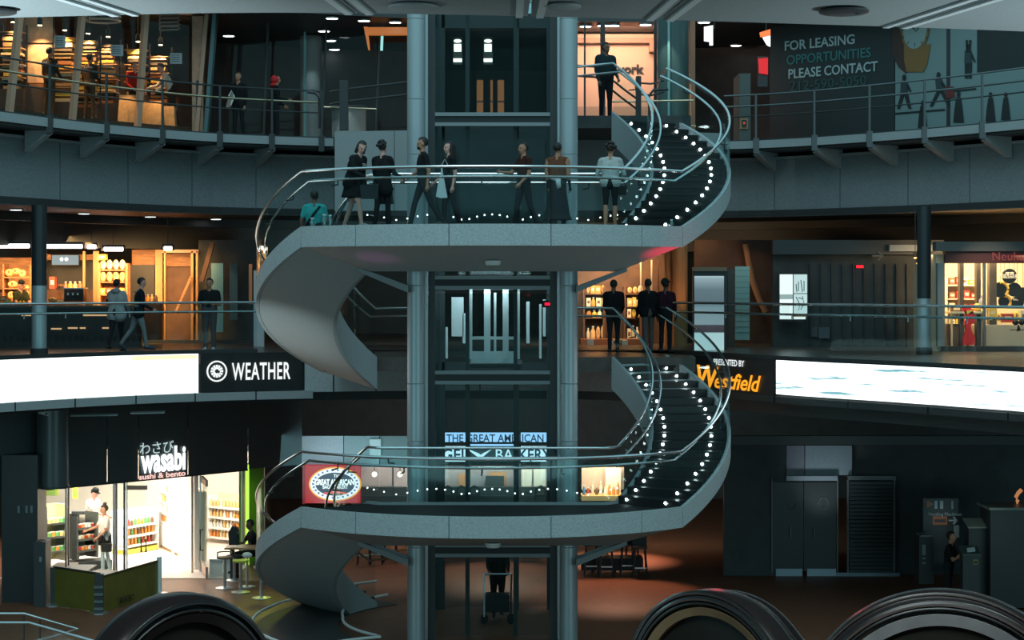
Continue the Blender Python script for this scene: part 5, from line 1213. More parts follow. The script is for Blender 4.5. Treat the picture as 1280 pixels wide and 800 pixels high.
MB().wall(A+Vector((-.12,0,0)),A,zp(700,47.4),zp(641,47.4),.3).build('dark_end', darkm, t); MB().box(A.x-.12,A.x+.2,A.y-.05,A.y+.2,zp(643,47.4),zp(639,47.4)).build('hood', darkm, t)
for px,py,w,h,m,lab in ((65,615,16,9,mat('menu_olive',(.25,.27,.03),.5),'dark olive menu board high in the left shop window'),(94,616,6.5,15,mat('menu_lime',(.55,.6,.05),.5),'lime green menu board beside the chrome mullion')):
    a = P(px,py,50); t = thing('menu_board', lab, 'sign', a); s=50/F; MB().box(a.x-w/2*s,a.x+w/2*s,50,50.04,a.z-h/2*s,a.z+h/2*s).build('board', m, t); 
    for k in range(3): MB().box(a.x-w*.35*s,a.x+w*.3*s,49.98,50.0,a.z+(k-1)*.06-.01,a.z+(k-1)*.06+.01).build('line', greenp, t)
    MB().box(a.x-.01,a.x+.01,50.0,50.02,a.z+h/2*s,-2.7).build('rod', steel, t)
a = P(121,616,50.5); t = thing('paper_fish', 'pale teal cap shaped ornament on the bright shop back wall', 'ornament', a)
MB().prism([(-.16,-.05),(-.08,.04),(.02,.12),(.12,.08),(.15,-.08),(.05,-.06),(-.06,-.02),(-.12,-.08)],(a.x,yb-.06,a.z),(1,0,0),(0,0,1),(0,1,0),.05).build('ornament', mat('pale_teal',(.3,.62,.60),.6), t)
# barrier with tables before the shop
Yb = 41.6
olive = mat('olive_panel', (0.17,0.155,0.03), .35, noise=.15, scale=3)
t = thing('cafe_barrier', 'olive translucent barrier on posts enclosing tables before the sushi shop', 'barrier', (xp(125,Yb),Yb,F1))
pA, pB, pC = (xp(66,42.6),42.6), (xp(124,Yb),Yb), (xp(199,44.2),44.2)
MB().wall(pA,pB,zp(762,42),zp(714,42),.03).build('panel', olive, t); MB().wall(pB,pC,zp(763,42),zp(718,42),.03).build('panel', olive, t)
for q,m,w in ((pA,darkm,.05),(pB,darkm,.09),(pC,whitepaint,.05)):
    MB().box(q[0]-w,q[0]+w,q[1]-.05,q[1]+.05,F1,zp(709,42.6)).build('post', m, t); MB().lathe((q[0],q[1],F1),[(.22,0),(.22,.02),(.05,.05)],20).build('foot_disc', steel, t, True)
MB().wall(pA,pB,zp(713,42.3),zp(710,42.3),.04).build('top_bar', darkm, t); MB().wall(pB,pC,zp(715.5,42.6),zp(712.5,42.6),.04).build('top_bar', darkm, t)
for k in range(4): MB().box(pB[0]-.1,pB[0]+.1,pB[1]-.08,pB[1]-.04,zp(735+k*9,Yb),zp(732+k*9,Yb)).build('clamp', mat('clamp_grey',(.12,.15,.15),.4), t)
r_ = math.atan2(pC[1]-pB[1],pC[0]-pB[0]); text('BENTO', t, .2, mat('olive_dark',(0.05,.05,.02),.5), (xp(160,Yb+1.1),Yb+1.0,zp(752,Yb+1)), r_)
def table(px, py, Y, w, d, label, mtop):
    a = P(px,py,Y); t = thing('cafe_table', label, 'table', (a.x,Y,F1), 'café tables before the sushi shop')
    MB().box(a.x-w/2,a.x+w/2,Y-d/2,Y+d/2,a.z-.04,a.z).build('table_top', mtop, t); MB().tube([(a.x,Y,F1+.02),(a.x,Y,a.z-.04)],.04).build('stem', steel, t); MB().lathe((a.x,Y,F1),[(.24,0),(.24,.02),(.05,.04)],20).build('foot_disc', steel, t, True)
tw = mat('table_tan',(0.52,.38,.28),.5)
table(98,710,43.9,.62,1.1,'tan table top behind the left panel of the olive barrier',tw); table(126,717,43.1,.55,1.0,'tan table top behind the corner post of the olive barrier',tw)
table(80,706,45.2,.5,.8,'tan table further back in the left barrier corner',tw)
# stools and the seated man's table
def stool(px, py, Y, label, m, backrest=False):
    a = P(px,py,Y); t = thing('bar_stool', label, 'stool', (a.x,Y,F1))
    MB().lathe((a.x,Y,a.z-.05),[(.14,0),(.19,.015),(.19,.05),(.1,.055)],20).build('seat', m, t, True); MB().tube([(a.x,Y,F1+.02),(a.x,Y,a.z-.05)],.04).build('stem', steel, t, True); MB().lathe((a.x,Y,F1),[(.22,0),(.22,.02),(.05,.05)],20).build('foot_disc', steel, t, True)
    if backrest:
        MB().tube([(a.x+.17*math.cos(q),Y+.17*math.sin(q),a.z+.10) for q in [k*PI/8 for k in range(9)]],.016,6).build('back_hoop', darkm, t, True)
        for q in (0,PI): MB().tube([(a.x+.17*math.cos(q),Y,a.z),(a.x+.17*math.cos(q),Y,a.z+.1)],.014,6).build('back_post', darkm, t)
stool(281,696,45.0,'stool with brown seat and thin back hoop beside the open glass door',mat('seat_brown',(.22,.12,.07),.5),True)
stool(301,700,44.4,'stool with lime green seat before the seated man',mat('seat_lime',(.45,.55,.05),.5))
stool(327,708,43.6,'white stool half behind the lower stair foot',mat('seat_pale',(.55,.6,.6),.5),True)
stool(293,694,46.2,'small dark stool under the seated man table',darkm)
t = thing('white_chair_back', 'small pale rounded chair back beside the lime green stool', 'chair', P(309,694,45.2))
c = P(309,694,45.2); MB().ell(c,.12,.08,.07,12,8).build('back_pad', whitepaint, t, True); MB().tube([c,(c.x,c.y,F1+.02)],.03).build('stem', steel, t); MB().lathe((c.x,c.y,F1),[(.2,0),(.2,.02)],16).build('foot_disc', steel, t)
c = P(306,683,46.4); t = thing('cafe_table', 'wooden table where the man sits, lit from the sushi shop', 'table', (c.x,c.y,F1))
MB().box(c.x-.45,c.x+.6,c.y-.3,c.y+.3,c.z-.04,c.z).build('table_top', mat('table_wood',(.5,.27,.13),.4), t)
for s in (-.3,.45): MB().box(c.x+s-.05,c.x+s+.05,c.y-.05,c.y+.05,F1,c.z-.04).build('leg', darkm, t)
q = P(292,681.5,46.2); t = thing('backpack', 'black backpack standing on the wooden table beside the bottle', 'bag', q); MB().prism([(-.11,0),(.1,0),(.12,.22),(.09,.42),(-.05,.44),(-.13,.3)],q,(1,0,0),(0,0,1),(0,1,0),.2).build('body', black, t); MB().tube([q+Vector((-.02,0,.43)),q+Vector((.02,-.02,.5)),q+Vector((.06,0,.43))],.012,6).build('top_loop', black, t)
q = P(297.5,682,46.15); t = thing('water_bottle', 'clear water bottle on the wooden table by the black backpack', 'bottle', q); MB().lathe(q,[(.04,0),(.045,.02),(.045,.2),(.02,.27),(.02,.29)],12).build('bottle_body', glass('bottle_glass',(.75,.9,.85)), t, True); MB().lathe(q+Vector((0,0,.29)),[(.022,0),(.022,.03)],10).build('cap', greenp, t)
t = thing('white_planter', 'low pale ledge box between the open door and the stools', 'ledge', (xp(285,47),47.2,F1)); MB().box(xp(262,47.2),xp(299,47.2),47.2,47.6,F1,F1+.34).build('ledge_body', ivory, t); MB().box(xp(262,47.2),xp(299,47.2),47.15,47.65,F1+.34,F1+.38).build('cap', steel, t)
t = thing('dark_kiosk', 'tall dark machine cabinet at the left end of the sushi shop', 'cabinet', (xp(30,43),43,F1))
MB().box(xp(2,43),xp(47,43),43,43.8,F1,-2.2).build('cabinet_body', mat('kiosk_dark',(0.014,.019,.02),.4), t); MB().box(xp(42,42.4),xp(57,42.4),42.4,42.9,F1,zp(678,42.4)).build('side_unit', darkm, t)
for px in (22,32,38): MB().box(xp(px,42.98),xp(px+3,42.98),42.96,43.0,zp(641,43),zp(632,43)).build('small_screen', mat('small_screen',(.12,.16,.17),.3), t)
MB().box(xp(49,42.38),xp(52,42.38),42.37,42.4,zp(702,42.4),zp(696,42.4)).build('label_plate', mat('label_plate',(.2,.26,.28),.4), t)

# ------------------------------------------------------------------ ground floor centre: pale panels, bagel shop
t = thing('stone_panels', 'pale grey stone wall panels above the red oval sign', 'wall', (xp(430,51),51,-4)); t['kind']='structure'
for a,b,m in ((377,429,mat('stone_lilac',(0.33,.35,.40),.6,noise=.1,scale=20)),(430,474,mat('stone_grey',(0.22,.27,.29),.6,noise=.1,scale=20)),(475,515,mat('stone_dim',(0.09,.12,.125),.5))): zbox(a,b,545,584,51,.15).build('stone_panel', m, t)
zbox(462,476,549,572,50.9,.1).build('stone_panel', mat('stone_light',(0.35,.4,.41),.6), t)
lamp('stone_light','SPOT',(xp(420,49.6),49.4,-4.9),260,(.75,.88,1),.2,target=(xp(415,51),51,-2.7),spot=75,blend=1)
t = thing('oval_sign', 'lit red box sign with a white oval badge reading GREAT AMERICAN BAGEL', 'sign', (xp(415,50.5),50.5,zp(629,50.5)))
zbox(379,450,582,629,50.5,.3).build('red_face', glow('lit_red',(.62,.006,.012),.75), t)
zbox(378,381,580,630,50.45,.35).build('red_trim', glow('lit_red2',(.3,.003,.006),.6), t)
def oval(px, py, rx, ry, m, nm, d):
    c = P(px,py,50.5); s=50.5/F; MB().prism([(rx*s*math.cos(2*PI*i/36),ry*s*math.sin(2*PI*i/36)) for i in range(36)],(c.x,50.5-d,c.z),(1,0,0),(0,0,1),(0,1,0),.02).build(nm, m, t)
oval(419,605,33,21.5,glow('oval_orange',(1,.42,.04),1.1),'oval_rim',.03); oval(419,605,31,19.8,glow('oval_white',(.95,.97,1),1.2),'oval_band',.045)
oval(419,605,24.5,14.5,glow('oval_navy',(.03,.045,.10),.8),'oval_field',.06)
text('GREAT AMERICAN', t, .2, ww, (xp(418,50.4),50.42,zp(606,50.4)), 0, sx=.62, bold=.006); text('THE', t, .12, ww, (xp(422,50.4),50.42,zp(597,50.4)), 0); text('BAGEL BAKERY', t, .14, ww, (xp(419,50.4),50.42,zp(611,50.4)), 0, sx=.7)
poly3 = MB().prism([(-.3,0),(.0,.05),(.3,0),(.3,-.04),(0,.0),(-.3,-.04)],P(419,616,50.42),(1,0,0),(0,0,1),(0,1,0),.015); poly3.build('red_swoosh', glow('swoosh_red',(1,.08,.03),1), t)
for i in range(26):
    a_ = 2*PI*i/26; c = P(419+27.6*math.cos(a_),605-17.2*math.sin(a_),50.43); MB().box(c.x-.025,c.x+.025,50.43,50.44,c.z-.025,c.z+.025).build('band_mark', mat('band_blue',(.1,.15,.3),.5), t)
# bagel shop seen through the shaft
t = thing('bakery_sign', 'two row lit blue white sign GREAT AMERICAN BAGEL BAKERY seen through the shaft', 'sign', (xp(620,53),53,zp(578,53)))
sb = glow('bakery_blue',(.38,.62,1),1.5); sw = glow('bakery_white',(.72,.88,1),1.6); ink_b = mat('bakery_ink',(.02,.05,.12),.5)
for a,b in ((554,582),(588,645),(651,683),(698,702)): zbox(a,b,541,552.5,53,.1).build('upper_light_panel', sb, t)
for a,b in ((554,582),(651,683),(698,702)): zbox(a,b,558,577,53,.1).build('lower_light_panel', sw, t)
zbox(588,645,558,577,53.02,.08).build('lower_dark_panel', mat('bakery_dark',(.04,.07,.08),.5), t)
zbox(588,645,555.5,557.5,53,.1).build('light_strip', sb, t)
text('THE GREAT AMERICAN', t, .30, ink_b, (xp(619,52.9),52.97,zp(552.3,53)), 0, sx=.86, bold=.004); text('BAGEL', t, .44, ink_b, (xp(557,52.9),52.97,zp(575,53)), 0, sx=.95, bold=.008); text('BA', t, .44, sw, (xp(630,52.9),52.97,zp(575,53)), 0, sx=.95); text('KERY', t, .44, ink_b, (xp(668,52.9),52.97,zp(575,53)), 0, sx=.85, bold=.008)
MB().prism([(-.4,.12),(-.05,-.02),(.0,-.06),(.05,-.02),(.3,.1),(.05,-.12),(0,-.16),(-.08,-.12)],P(601,566,52.97),(1,0,0),(0,0,1),(0,1,0),.02).build('wing_mark', sw, t)
t = thing('bakery_storefront', 'row of lit pinkish bakery windows behind the shaft on the ground floor', 'shop front', (xp(600,54),54,F1))
pk = mat('bakery_wall',(0.42,.33,.34),.7,noise=.15,scale=2); pk2 = mat('bakery_peach',(0.8,.56,.42),.6); pk3 = mat('bakery_orange',(0.6,.26,.12),.6)
zbox(450,515,583,627,54.5,.2).build('lit_wall', pk, t); zbox(545,690,583,627,54.5,.2).build('lit_wall', pk, t); zbox(515,545,583,627,54.5,.2).build('lit_wall', pk, t)
zbox(573,582,592,608,54.2,.1).build('orange_panel', pk3, t); zbox(588,605,594,609,54.2,.1).build('grey_panel', mat('bakery_grey',(.3,.26,.28),.6), t); zbox(611,633,590,609,54.2,.1).build('peach_panel', pk3, t); zbox(607,630,595,620,54.0,.1).build('dark_screen', darkm, t)
for a,b in ((652,665),(667,682)): zbox(a,b,584,609,54.1,.1).build('bright_pane', mat('bright_pane',(.9,.72,.6),.5), t)
zbox(450,512,585,627,53.9,.03).build('window_pane', shopglass, t)
for px in (491,513,546,587,650,690): zbox(px-1,px+1,580,630,53.8,.1).build('frame', darkm, t)
zbox(440,700,609,640,53.5,.3).build('counter_front', mat('bakery_counter',(.05,.055,.055),.4), t)
zbox(440,780,620,645,53.3,.1).build('dark_apron', darkm, t)
lamp('bakery_light','AREA',(xp(610,53),53.4,-2.9),110,(1,.78,.66),5,size_y=.5,target=(xp(610,54.5),54.6,-4.2))
lamp('bakery_light_b','AREA',(xp(480,53.6),53.4,-2.9),22,(1,.8,.7),1.2,size_y=.4,target=(xp(480,54.5),54.6,-4.0))
for px in (468,500):
    c = P(px,593,53.9); t = thing('globe_lamp', 'warm globe lamp glowing behind the bakery window, %s one' % ('left' if px < 480 else 'right'), 'lamp', c); MB().ell(c,.07,.07,.07,14,10).build('globe', glow('globe_warm',(1,.86,.62),5), t, True); MB().tube([c+Vector((0,0,.1)),Vector((c.x,c.y,-2.7))],.012,6).build('cord', darkm, t)
for i,px in enumerate((560,577,593,676)):
    Y=52.6; c = P(px,612,Y); t = thing('round_chair', ORD[i]+' dark chair back from the left before the lit bakery windows', 'chair', (c.x,Y,F1), 'chairs before the bakery'); MB().tube([(c.x-.13,Y,c.z-.1),(c.x-.12,Y,c.z+.02),(c.x,Y,c.z+.1),(c.x+.12,Y,c.z+.02),(c.x+.13,Y,c.z-.1)],.03,7).build('back_hoop', black, t, True); MB().box(c.x-.17,c.x+.17,Y-.3,Y+.02,c.z-.16,c.z-.1).build('seat', black, t)
    for dx in (-.15,.15):
        for dy in (-.28,0): MB().tube([(c.x+dx,Y+dy,F1),(c.x+dx,Y+dy,c.z-.1)],.015,6).build('leg', black, t)
# bright stall right of the shaft on the ground floor
t = thing('drink_stall', 'small bright stall of jars and packs right of the shaft on the ground floor', 'stall', (xp(755,52),52,F1))
zbox(727,780,584,612,52.6,.1).build('back_wall', mat('stall_back',(.5,.33,.25),.6), t); zbox(727,778,620,626,51.6,.8).build('counter', mat('stall_counter',(.85,.42,.15),.5), t); zbox(727,778,626,660,51.7,.6).build('counter_front', darkm, t); zbox(757,776,585,618,52.3,.1).build('peach_panel', pk2, t)
rng = random.Random(9)
for k in range(9):
    px = 730+k*5.3; pack('stall_jar', px, 620, 4, rng.uniform(8,20), 51.9, rng.choice([cream,redp,bluep,brownp,whitepaint,orangep]), ORD[k]+' small jar from the left on the ground floor stall counter', 'jars on the ground floor stall', 'bottle', 'jar')
lamp('stall_light','AREA',(xp(753,51.6),51.8,-3.0),55,(1,.75,.5),1.2,size_y=.5,target=(xp(753,52.4),52.5,-4.2))
# warm floor beyond the shaft with high tables and stools
lamp('warm_floor_far','SPOT',(xp(765,50),50.6,-1.5),2200,(1,.55,.40),.02,target=(xp(765,49.5),49.6,F1),spot=50,blend=.8)
lamp('warm_floor_a','SPOT',(xp(765,49),47.0,-1.5),800,(1,.52,.34),.02,target=(xp(765,46),44.6,F1),spot=56,blend=.6)
lamp('warm_floor_b','SPOT',(xp(620,52),50.6,-1.6),900,(1,.55,.38),.02,target=(xp(622,48),47.4,F1),spot=50,blend=.8)
lamp('warm_floor_c','SPOT',(xp(490,51),50.5,-1.7),160,(1,.5,.3),.02,target=(xp(490,48),47.6,F1),spot=50,blend=.8)
t = thing('high_table', 'long dark high table with stools on the warm lit floor right of the shaft', 'table', (xp(765,47.5),47.5,F1))
a, b = P(726,696,47.5), P(803,692,47.5); MB().box(a.x,b.x,47.2,47.9,a.z-.1,a.z+.0).build('table_top', black, t)
MB().box(a.x,b.x,47.2,47.26,a.z-.3,a.z-.1).build('apron', black, t)
for px in (741,768,798): c = xp(px,47.5); MB().box(c-.04,c+.04,47.5,47.58,F1,a.z-.1).build('leg', black, t)
MB().box(a.x,b.x,47.4,47.44,F1+.32,F1+.36).build('foot_rail', steel, t)
def hstool(px, Y, lab):
    x = xp(px,Y); z = F1+.78; t = thing('high_stool', lab, 'stool', (x,Y,F1), 'stools at the high table')
    MB().box(x-.17,x+.17,Y-.17,Y+.17,z-.04,z).build('seat', black, t); MB().box(x-.17,x+.17,Y+.13,Y+.17,z,z+.32).build('backrest', black, t)
    for dx in (-.15,.15):
        for dy in (-.15,.15): MB().tube([(x+dx*1.1,Y+dy*1.1,F1),(x+dx*.8,Y+dy*.8,z-.04)],.02,6).build('leg', black, t)
    for dz in (.25,): MB().box(x-.16,x+.16,Y-.16,Y-.14,F1+dz,F1+dz+.03).build('stretcher', steel, t)
for px,Y in ((739,46.9),(758,46.8),(784,47.0),(752,48.5),(790,48.6),(800,46.6)): hstool(px,Y,{739:'near dark high stool at the left end of the long table',758:'near dark high stool second from the left at the long table',784:'near dark high stool third from the left at the long table',752:'far dark high stool behind the left half of the long table',790:'far dark high stool behind the right half of the long table',800:'near dark high stool at the right end of the long table'}[px])
for px,Y in ((455,48.8),(470,49.0),(488,49.4)):
    hstool(px,Y,{455:'left',470:'middle',488:'right'}[px]+' one of the dark stools seen under the left support fin')

# ------------------------------------------------------------------ ground floor right: dark doors, vending sign, bins
Yd = 47.0
t = thing('wall_right_stone', None, None, (xp(1020,Yd),Yd,F1)); t['kind']='structure'
for a,b,m in ((983,1005.5,mat('stone_right_lilac',(0.22,.24,.29),.6,noise=.1,scale=20)),(1006.5,1065,mat('stone_right_blue',(0.27,.34,.38),.6,noise=.1,scale=20))): zbox(a,b,557,594,Yd,.2).build('stone_panel', m, t)
lamp('stone_right_light','SPOT',(xp(1030,46),45.8,-4.6),90,(.8,.92,1),.2,target=(xp(1030,Yd),Yd,-2.7),spot=62,blend=1)
zbox(905,1280,545,556,Yd-.1,.2).build('dark_header', darkm, t); zbox(905,982,556,725,Yd,.2).build('dark_panel', darkwall, t); zbox(1066,1400,556,725,Yd+.2,.2).build('dark_panel', darkwall, t)
t = thing('double_door', 'pair of dark double doors with metal kick plates under blue stone panels', 'door', (xp(1010,Yd),Yd,F1))
dd = mat('door_dark',(0.026,.03,.032),.4); fr = mat('door_frame_grey',(0.12,.135,.14),.4)
for a,b in ((966,1004),(1005,1046)):
    zbox(a,b,603,714,Yd-.05,.08).build('door_leaf', dd, t); zbox(a+4,b-1,711,721,Yd-.08,.03).build('kick_plate', mat('kick_plate',(0.30,.36,.42),.35,.5), t); zbox((a+b)/2-1.5+(4 if a<1000 else -7),(a+b)/2+(4 if a<1000 else -7),659,672,Yd-.12,.04).build('pull_handle', fr, t)
    c = P((a+b)/2+4,629,Yd-.06); MB().tube([c+Vector((.13*math.cos(k*PI/3),0,.15*math.sin(k*PI/3))) for k in range(6)],.015,5,True).build('round_emblem', fr, t)
for px in (965,1047): zbox(px-.8,px+.8,598,716,Yd-.1,.1).build('frame_post', fr, t)
zbox(983,1047,595,601,Yd-.12,.12).build('lintel', mat('lintel_light',(0.28,.33,.37),.4), t)
t = thing('roller_shutter', 'dark roller shutter with fine slats right of the double doors', 'shutter', (xp(1090,Yd),Yd,F1))
for k in range(24): zbox(1062,1117,602+k*4.8,606+k*4.8,Yd-.02,.06).build('slat', dd, t)
for px in (1060,1118): zbox(px-1,px+1,600,722,Yd-.08,.1).build('guide_post', fr, t)
zbox(1045,1125,716,721,Yd-.1,.08).build('floor_strip', mat('strip_metal',(0.2,.25,.29),.35,.4), t); zbox(1060,1120,595,600,Yd-.1,.12).build('shutter_box', fr, t)
Yv = 43.5
t = thing('vending_sign', 'dark sign board with white arrow and orange picture reading Vending Machines', 'sign', (xp(1180,Yv),Yv,zp(664,Yv)))
zbox(1154,1198,623,664,Yv,.08).build('board', mat('board_dark',(.03,.036,.038),.4), t)
li = mat('sign_letter',(0.42,.47,.48),.5)
text('Vending Machines', t, .105, li, (xp(1181,Yv),Yv-.02,zp(644.5,Yv)), 0); text('→', t, .26, li, (xp(1191,Yv),Yv-.02,zp(655,Yv)), 0, bold=.006)
zbox(1166,1184,645.5,656,Yv-.02,.02).build('orange_picture', mat('sign_orange',(0.42,.14,.05),.5), t); zbox(1168,1182,649,653,Yv-.03,.01).build('picture_shape', mat('pic_dark',(.06,.05,.06),.5), t)
zbox(1158,1163,626,634,Yv-.02,.02).build('orange_letter', MATS['sign_orange'], t); text('←', t, .12, li, (xp(1165,Yv),Yv-.02,zp(632,Yv)), 0)
for px,w in ((1170,3.5),(1177,4),(1190.5,2)): zbox(px-w/2,px+w/2,626,636,Yv-.02,.02).build('white_pictogram', li, t)
zbox(1157,1196,664,704,Yv+.02,.08).build('lower_board', darkm, t)
zbox(1192.5,1199,657,672,Yv-.04,.03).build('striped_card', mat('striped_card',(0.22,.27,.27),.5), t)
lamp('vending_light','SPOT',(xp(1178,42.4),42.0,-2.6),24,(.9,.97,1),.1,target=(xp(1178,Yv),Yv,-3.9),spot=34,blend=1)
t = thing('drink_machine', 'dark vending machine with small lit panel left of the man with a phone', 'vending machine', (xp(1160,Yv-.3),Yv-.4,F1))
zbox(1149,1167,671,730,Yv-.6,.5).build('machine_body', black, t); zbox(1153,1157,681,694,Yv-.62,.02).build('lit_panel', mat('lit_panel',(.14,.17,.18),.4), t)
for py in (697,703): zbox(1153,1157,py,py+2,Yv-.62,.02).build('button_row', MATS['lit_panel'], t)
zbox(1151,1166,669,671,Yv-.62,.5).build('top_trim', fr, t)
def bin_(px, py, Y, w, h, label, lidm):
    a = P(px,py,Y); t = thing('waste_bin', label, 'bin', (a.x,Y,F1)); MB().box(a.x-w/2,a.x+w/2,Y,Y+w*.8,F1,a.z).build('bin_body', mat('bin_dark',(.025,.03,.03),.4), t)
    MB().prism([(-w*.55,0),(w*.5,0),(w*.5,.03),(-w*.55,.03)],(a.x,Y-.05,a.z),(1,0,0),(0,.93,.36),(0,-.36,.93),.03); MB().add([(a.x-w*.56,Y-.06,a.z),(a.x+w*.56,Y-.06,a.z),(a.x+w*.56,Y+w*.85,a.z+.14),(a.x-w*.56,Y+w*.85,a.z+.14),(a.x-w*.56,Y-.06,a.z+.03),(a.x+w*.56,Y-.06,a.z+.03),(a.x+w*.56,Y+w*.85,a.z+.17),(a.x-w*.56,Y+w*.85,a.z+.17)],[(0,3,2,1),(4,5,6,7),(0,1,5,4),(1,2,6,5),(2,3,7,6),(3,0,4,7)]).build('sloped_lid', lidm, t)
    return t, a
lid = mat('lid_grey',(0.22,.25,.22),.4)
b1,a1 = bin_(1225,660,42.4,.5,0,'tall dark bin with a pale grey sloped lid right of the vending sign',lid)
b2,a2 = bin_(1214,694,41.2,.36,0,'short dark bin with paper on its lid and a yellow square mark',mat('lid_dark',(.08,.09,.08),.4))
c = P(1220,703,41.15); MB().tube([(c.x-.045,41.18,c.z-.045),(c.x+.045,41.18,c.z-.045),(c.x+.045,41.18,c.z+.045),(c.x-.045,41.18,c.z+.045)],.014,5,True).build('yellow_mark', mat('mark_yellow',(.5,.45,.12),.5), b2)
c = P(1216,690,41.1); t = thing('paper_sheet', 'white paper lying on the lid of the short bin', 'paper', c); MB().add([(c.x-.09,41.2,c.z-.02),(c.x+.08,41.2,c.z+.0),(c.x+.1,41.36,c.z+.06),(c.x-.07,41.36,c.z+.04),(c.x-.09,41.2,c.z-.01),(c.x+.08,41.2,c.z+.01),(c.x+.1,41.36,c.z+.07),(c.x-.07,41.36,c.z+.05)],[(0,3,2,1),(4,5,6,7),(0,1,5,4),(1,2,6,5),(2,3,7,6),(3,0,4,7)]).build('sheet', whitepaint, t)
t = thing('service_kiosk', 'large dark kiosk counter with a pale top edge at the right frame edge', 'kiosk', (xp(1265,42),42,F1)); zbox(1238,1330,638,760,42,.9).build('kiosk_body', mat('kiosk_black',(.022,.026,.027),.35), t)
a,b = P(1236,631,41.8), P(1260,633,41.6); MB().box(xp(1236,41.9),xp(1332,41.9),41.85,43,zp(637.5,41.9),zp(634.5,41.9)).build('pale_top', lid, t)
c = P(1272,618,42.6); t = thing('orange_lamp', 'curled orange lit ornament standing on the dark kiosk counter', 'lamp', P(1272,634,42.6)); MB().tube([P(1271,634,42.6),P(1272,626,42.6),P(1270,621,42.6),P(1273,616,42.6),P(1277,612,42.6)],.045,8).build('curl', glow('orange_curl',(.75,.3,.12),.6), t, True); MB().lathe(P(1271,634.5,42.6),[(.08,0),(.08,.02)],12).build('foot', darkm, t)
lamp('kiosk_light','SPOT',(xp(1235,41),40.6,-2.5),14,(.9,1,.85),.1,target=(xp(1225,42.4),42.2,-3.9),spot=50,blend=1)
t = thing('camera_dome', 'small pale security camera under the left ribbon screen', 'camera', P(56,518,42.5)); c = P(57,517,42.5)
MB().tube([c+Vector((-.16,0,.02)),c+Vector((.05,0,0))],[.02,.06],10).build('camera_body', mat('cam_pale',(.4,.46,.46),.5), t, True); MB().lathe(c+Vector((.03,-.07,0)),[(.03,0),(.03,.03)],10,'y').build('lens', black, t); MB().tube([c+Vector((0,.02,.04)),c+Vector((0,.02,.42))],.015,6).build('bracket', darkm, t)
# dark soffit fittings below the left screen
for p0,p1,py,lab in ((65,78,523,'short faint light slot in the dark soffit right of the security camera'),(88,147,520,'longest faint light slot in the dark soffit under the left screen'),(163,206,517,'faint light slot in the dark soffit above the sushi sign')):
    a,b = P(p0,py,43.3+p0*.004),P(p1,py-1,43.3+p1*.004); t = thing('light_slot', lab, 'light slot', (a+b)/2); MB().bar(a,b,.04,.03).build('lens', mat('slot_pale',(.16,.2,.2),.4), t); MB().bar(a+Vector((0,.02,.03)),b+Vector((0,.02,.03)),.06,.03).build('housing', darkm, t)
t = thing('round_drum', 'round dark drum column beside the sushi sign', 'column', (*g1(75,-.7), F1)); x,y = g1(66,-.6)
MB().lathe((x,y,-2.95),[(.36,0),(.36,1.8)],28).build('column_shaft', mat('drum_dark',(.06,.075,.078),.3), t, True); MB().lathe((x,y,-3.0),[(.38,0),(.38,.05)],28).build('lower_ring', darkm, t)

# ================================================================== ESCALATOR ENDS IN THE FOREGROUND
def newel(label, px, pytop, Y, yaw_deg, R, tail_l, tail_r, wide, inner_col, lines):
    # a rounded balustrade end: handrail band, guide tracks, inner deck and dark infill, swept along one arc
    c0 = P(px, pytop, Y); z0 = c0.z-R
    t = thing('escalator_end', label, 'escalator', (c0.x, Y, z0-1.2))
    a = math.radians(yaw_deg); U = Vector((math.cos(a), math.sin(a), 0)); N = Vector((math.sin(a), -math.cos(a), 0)); C = Vector((c0.x, Y, z0))
    def path(r):
        pts = []
        e = tail_l; q = math.radians(180+ (0 if e == 0 else 0))
        angs = [math.radians(200-i*(220/44)) for i in range(45)]
        lo = math.radians(200) if tail_l == 0 else math.radians(90+tail_l); hi = math.radians(-20) if tail_r == 0 else math.radians(90-tail_r)
        n = 44; angs = [lo+(hi-lo)*i/n for i in range(n+1)]
        P_ = [(r*math.cos(q), r*math.sin(q), q) for q in angs]
        # straight tails along the tangent
        x, z, q = P_[0]; d = (-math.sin(q), math.cos(q)); P_.insert(0, (x+d[0]*1.6*(1 if tail_l else .3), z+d[1]*1.6*(1 if tail_l else .3), q))
        x, z, q = P_[-1]; d = (math.sin(q), -math.cos(q)); P_.append((x+d[0]*1.6*(1 if tail_r else .3), z+d[1]*1.6*(1 if tail_r else .3), q))
        return P_
    def band(nm, r, sec, m, smooth=True):
        rows = []
        for x, z, q in path(r):
            o = C+U*x+Vector((0,0,z)); rd = U*math.cos(q)+Vector((0,0,math.sin(q)))
            rows.append([o+N*s+rd*h for s, h in sec])
        MB().strip(rows).build(nm, m, t, smooth)
    w = wide/2
    sec = [(-w*1.0,-.008),(-w*.98,.002),(-w*.8,.009),(-w*.4,.013),(w*.4,.013),(w*.8,.009),(w*.98,.002),(w*1.0,-.008),(w*.8,-.012),(-w*.8,-.012)]
    band('rubber_handrail', R-.013, sec, rubber)
    def rnd(s0, r_): return [(s0+r_*math.cos(k*PI/4), r_*math.sin(k*PI/4)) for k in range(8)]
    band('guide_track', R*.91, [(-w*.6,-R*.05),(w*.6,-R*.05),(w*.6,R*.04),(-w*.6,R*.04)], black, False)
    for f, rr, m in lines: band('trim_line', R*f, rnd(w*.95, rr), m)
    band('inner_deck', R*.81, [(-w*.6,-R*.045),(w*.75,-R*.045),(w*.95,R*.035),(-w*.6,R*.04)], inner_col, False)
    prof = path(R*.78); O = C-N*0.0
    MB().prism([(x, z) for x, z, q in prof], O, U, Vector((0,0,1)), N, .02).build('infill_panel', mat('escalator_glass_dark',(0.022,.024,.02),.15), t)
    return t
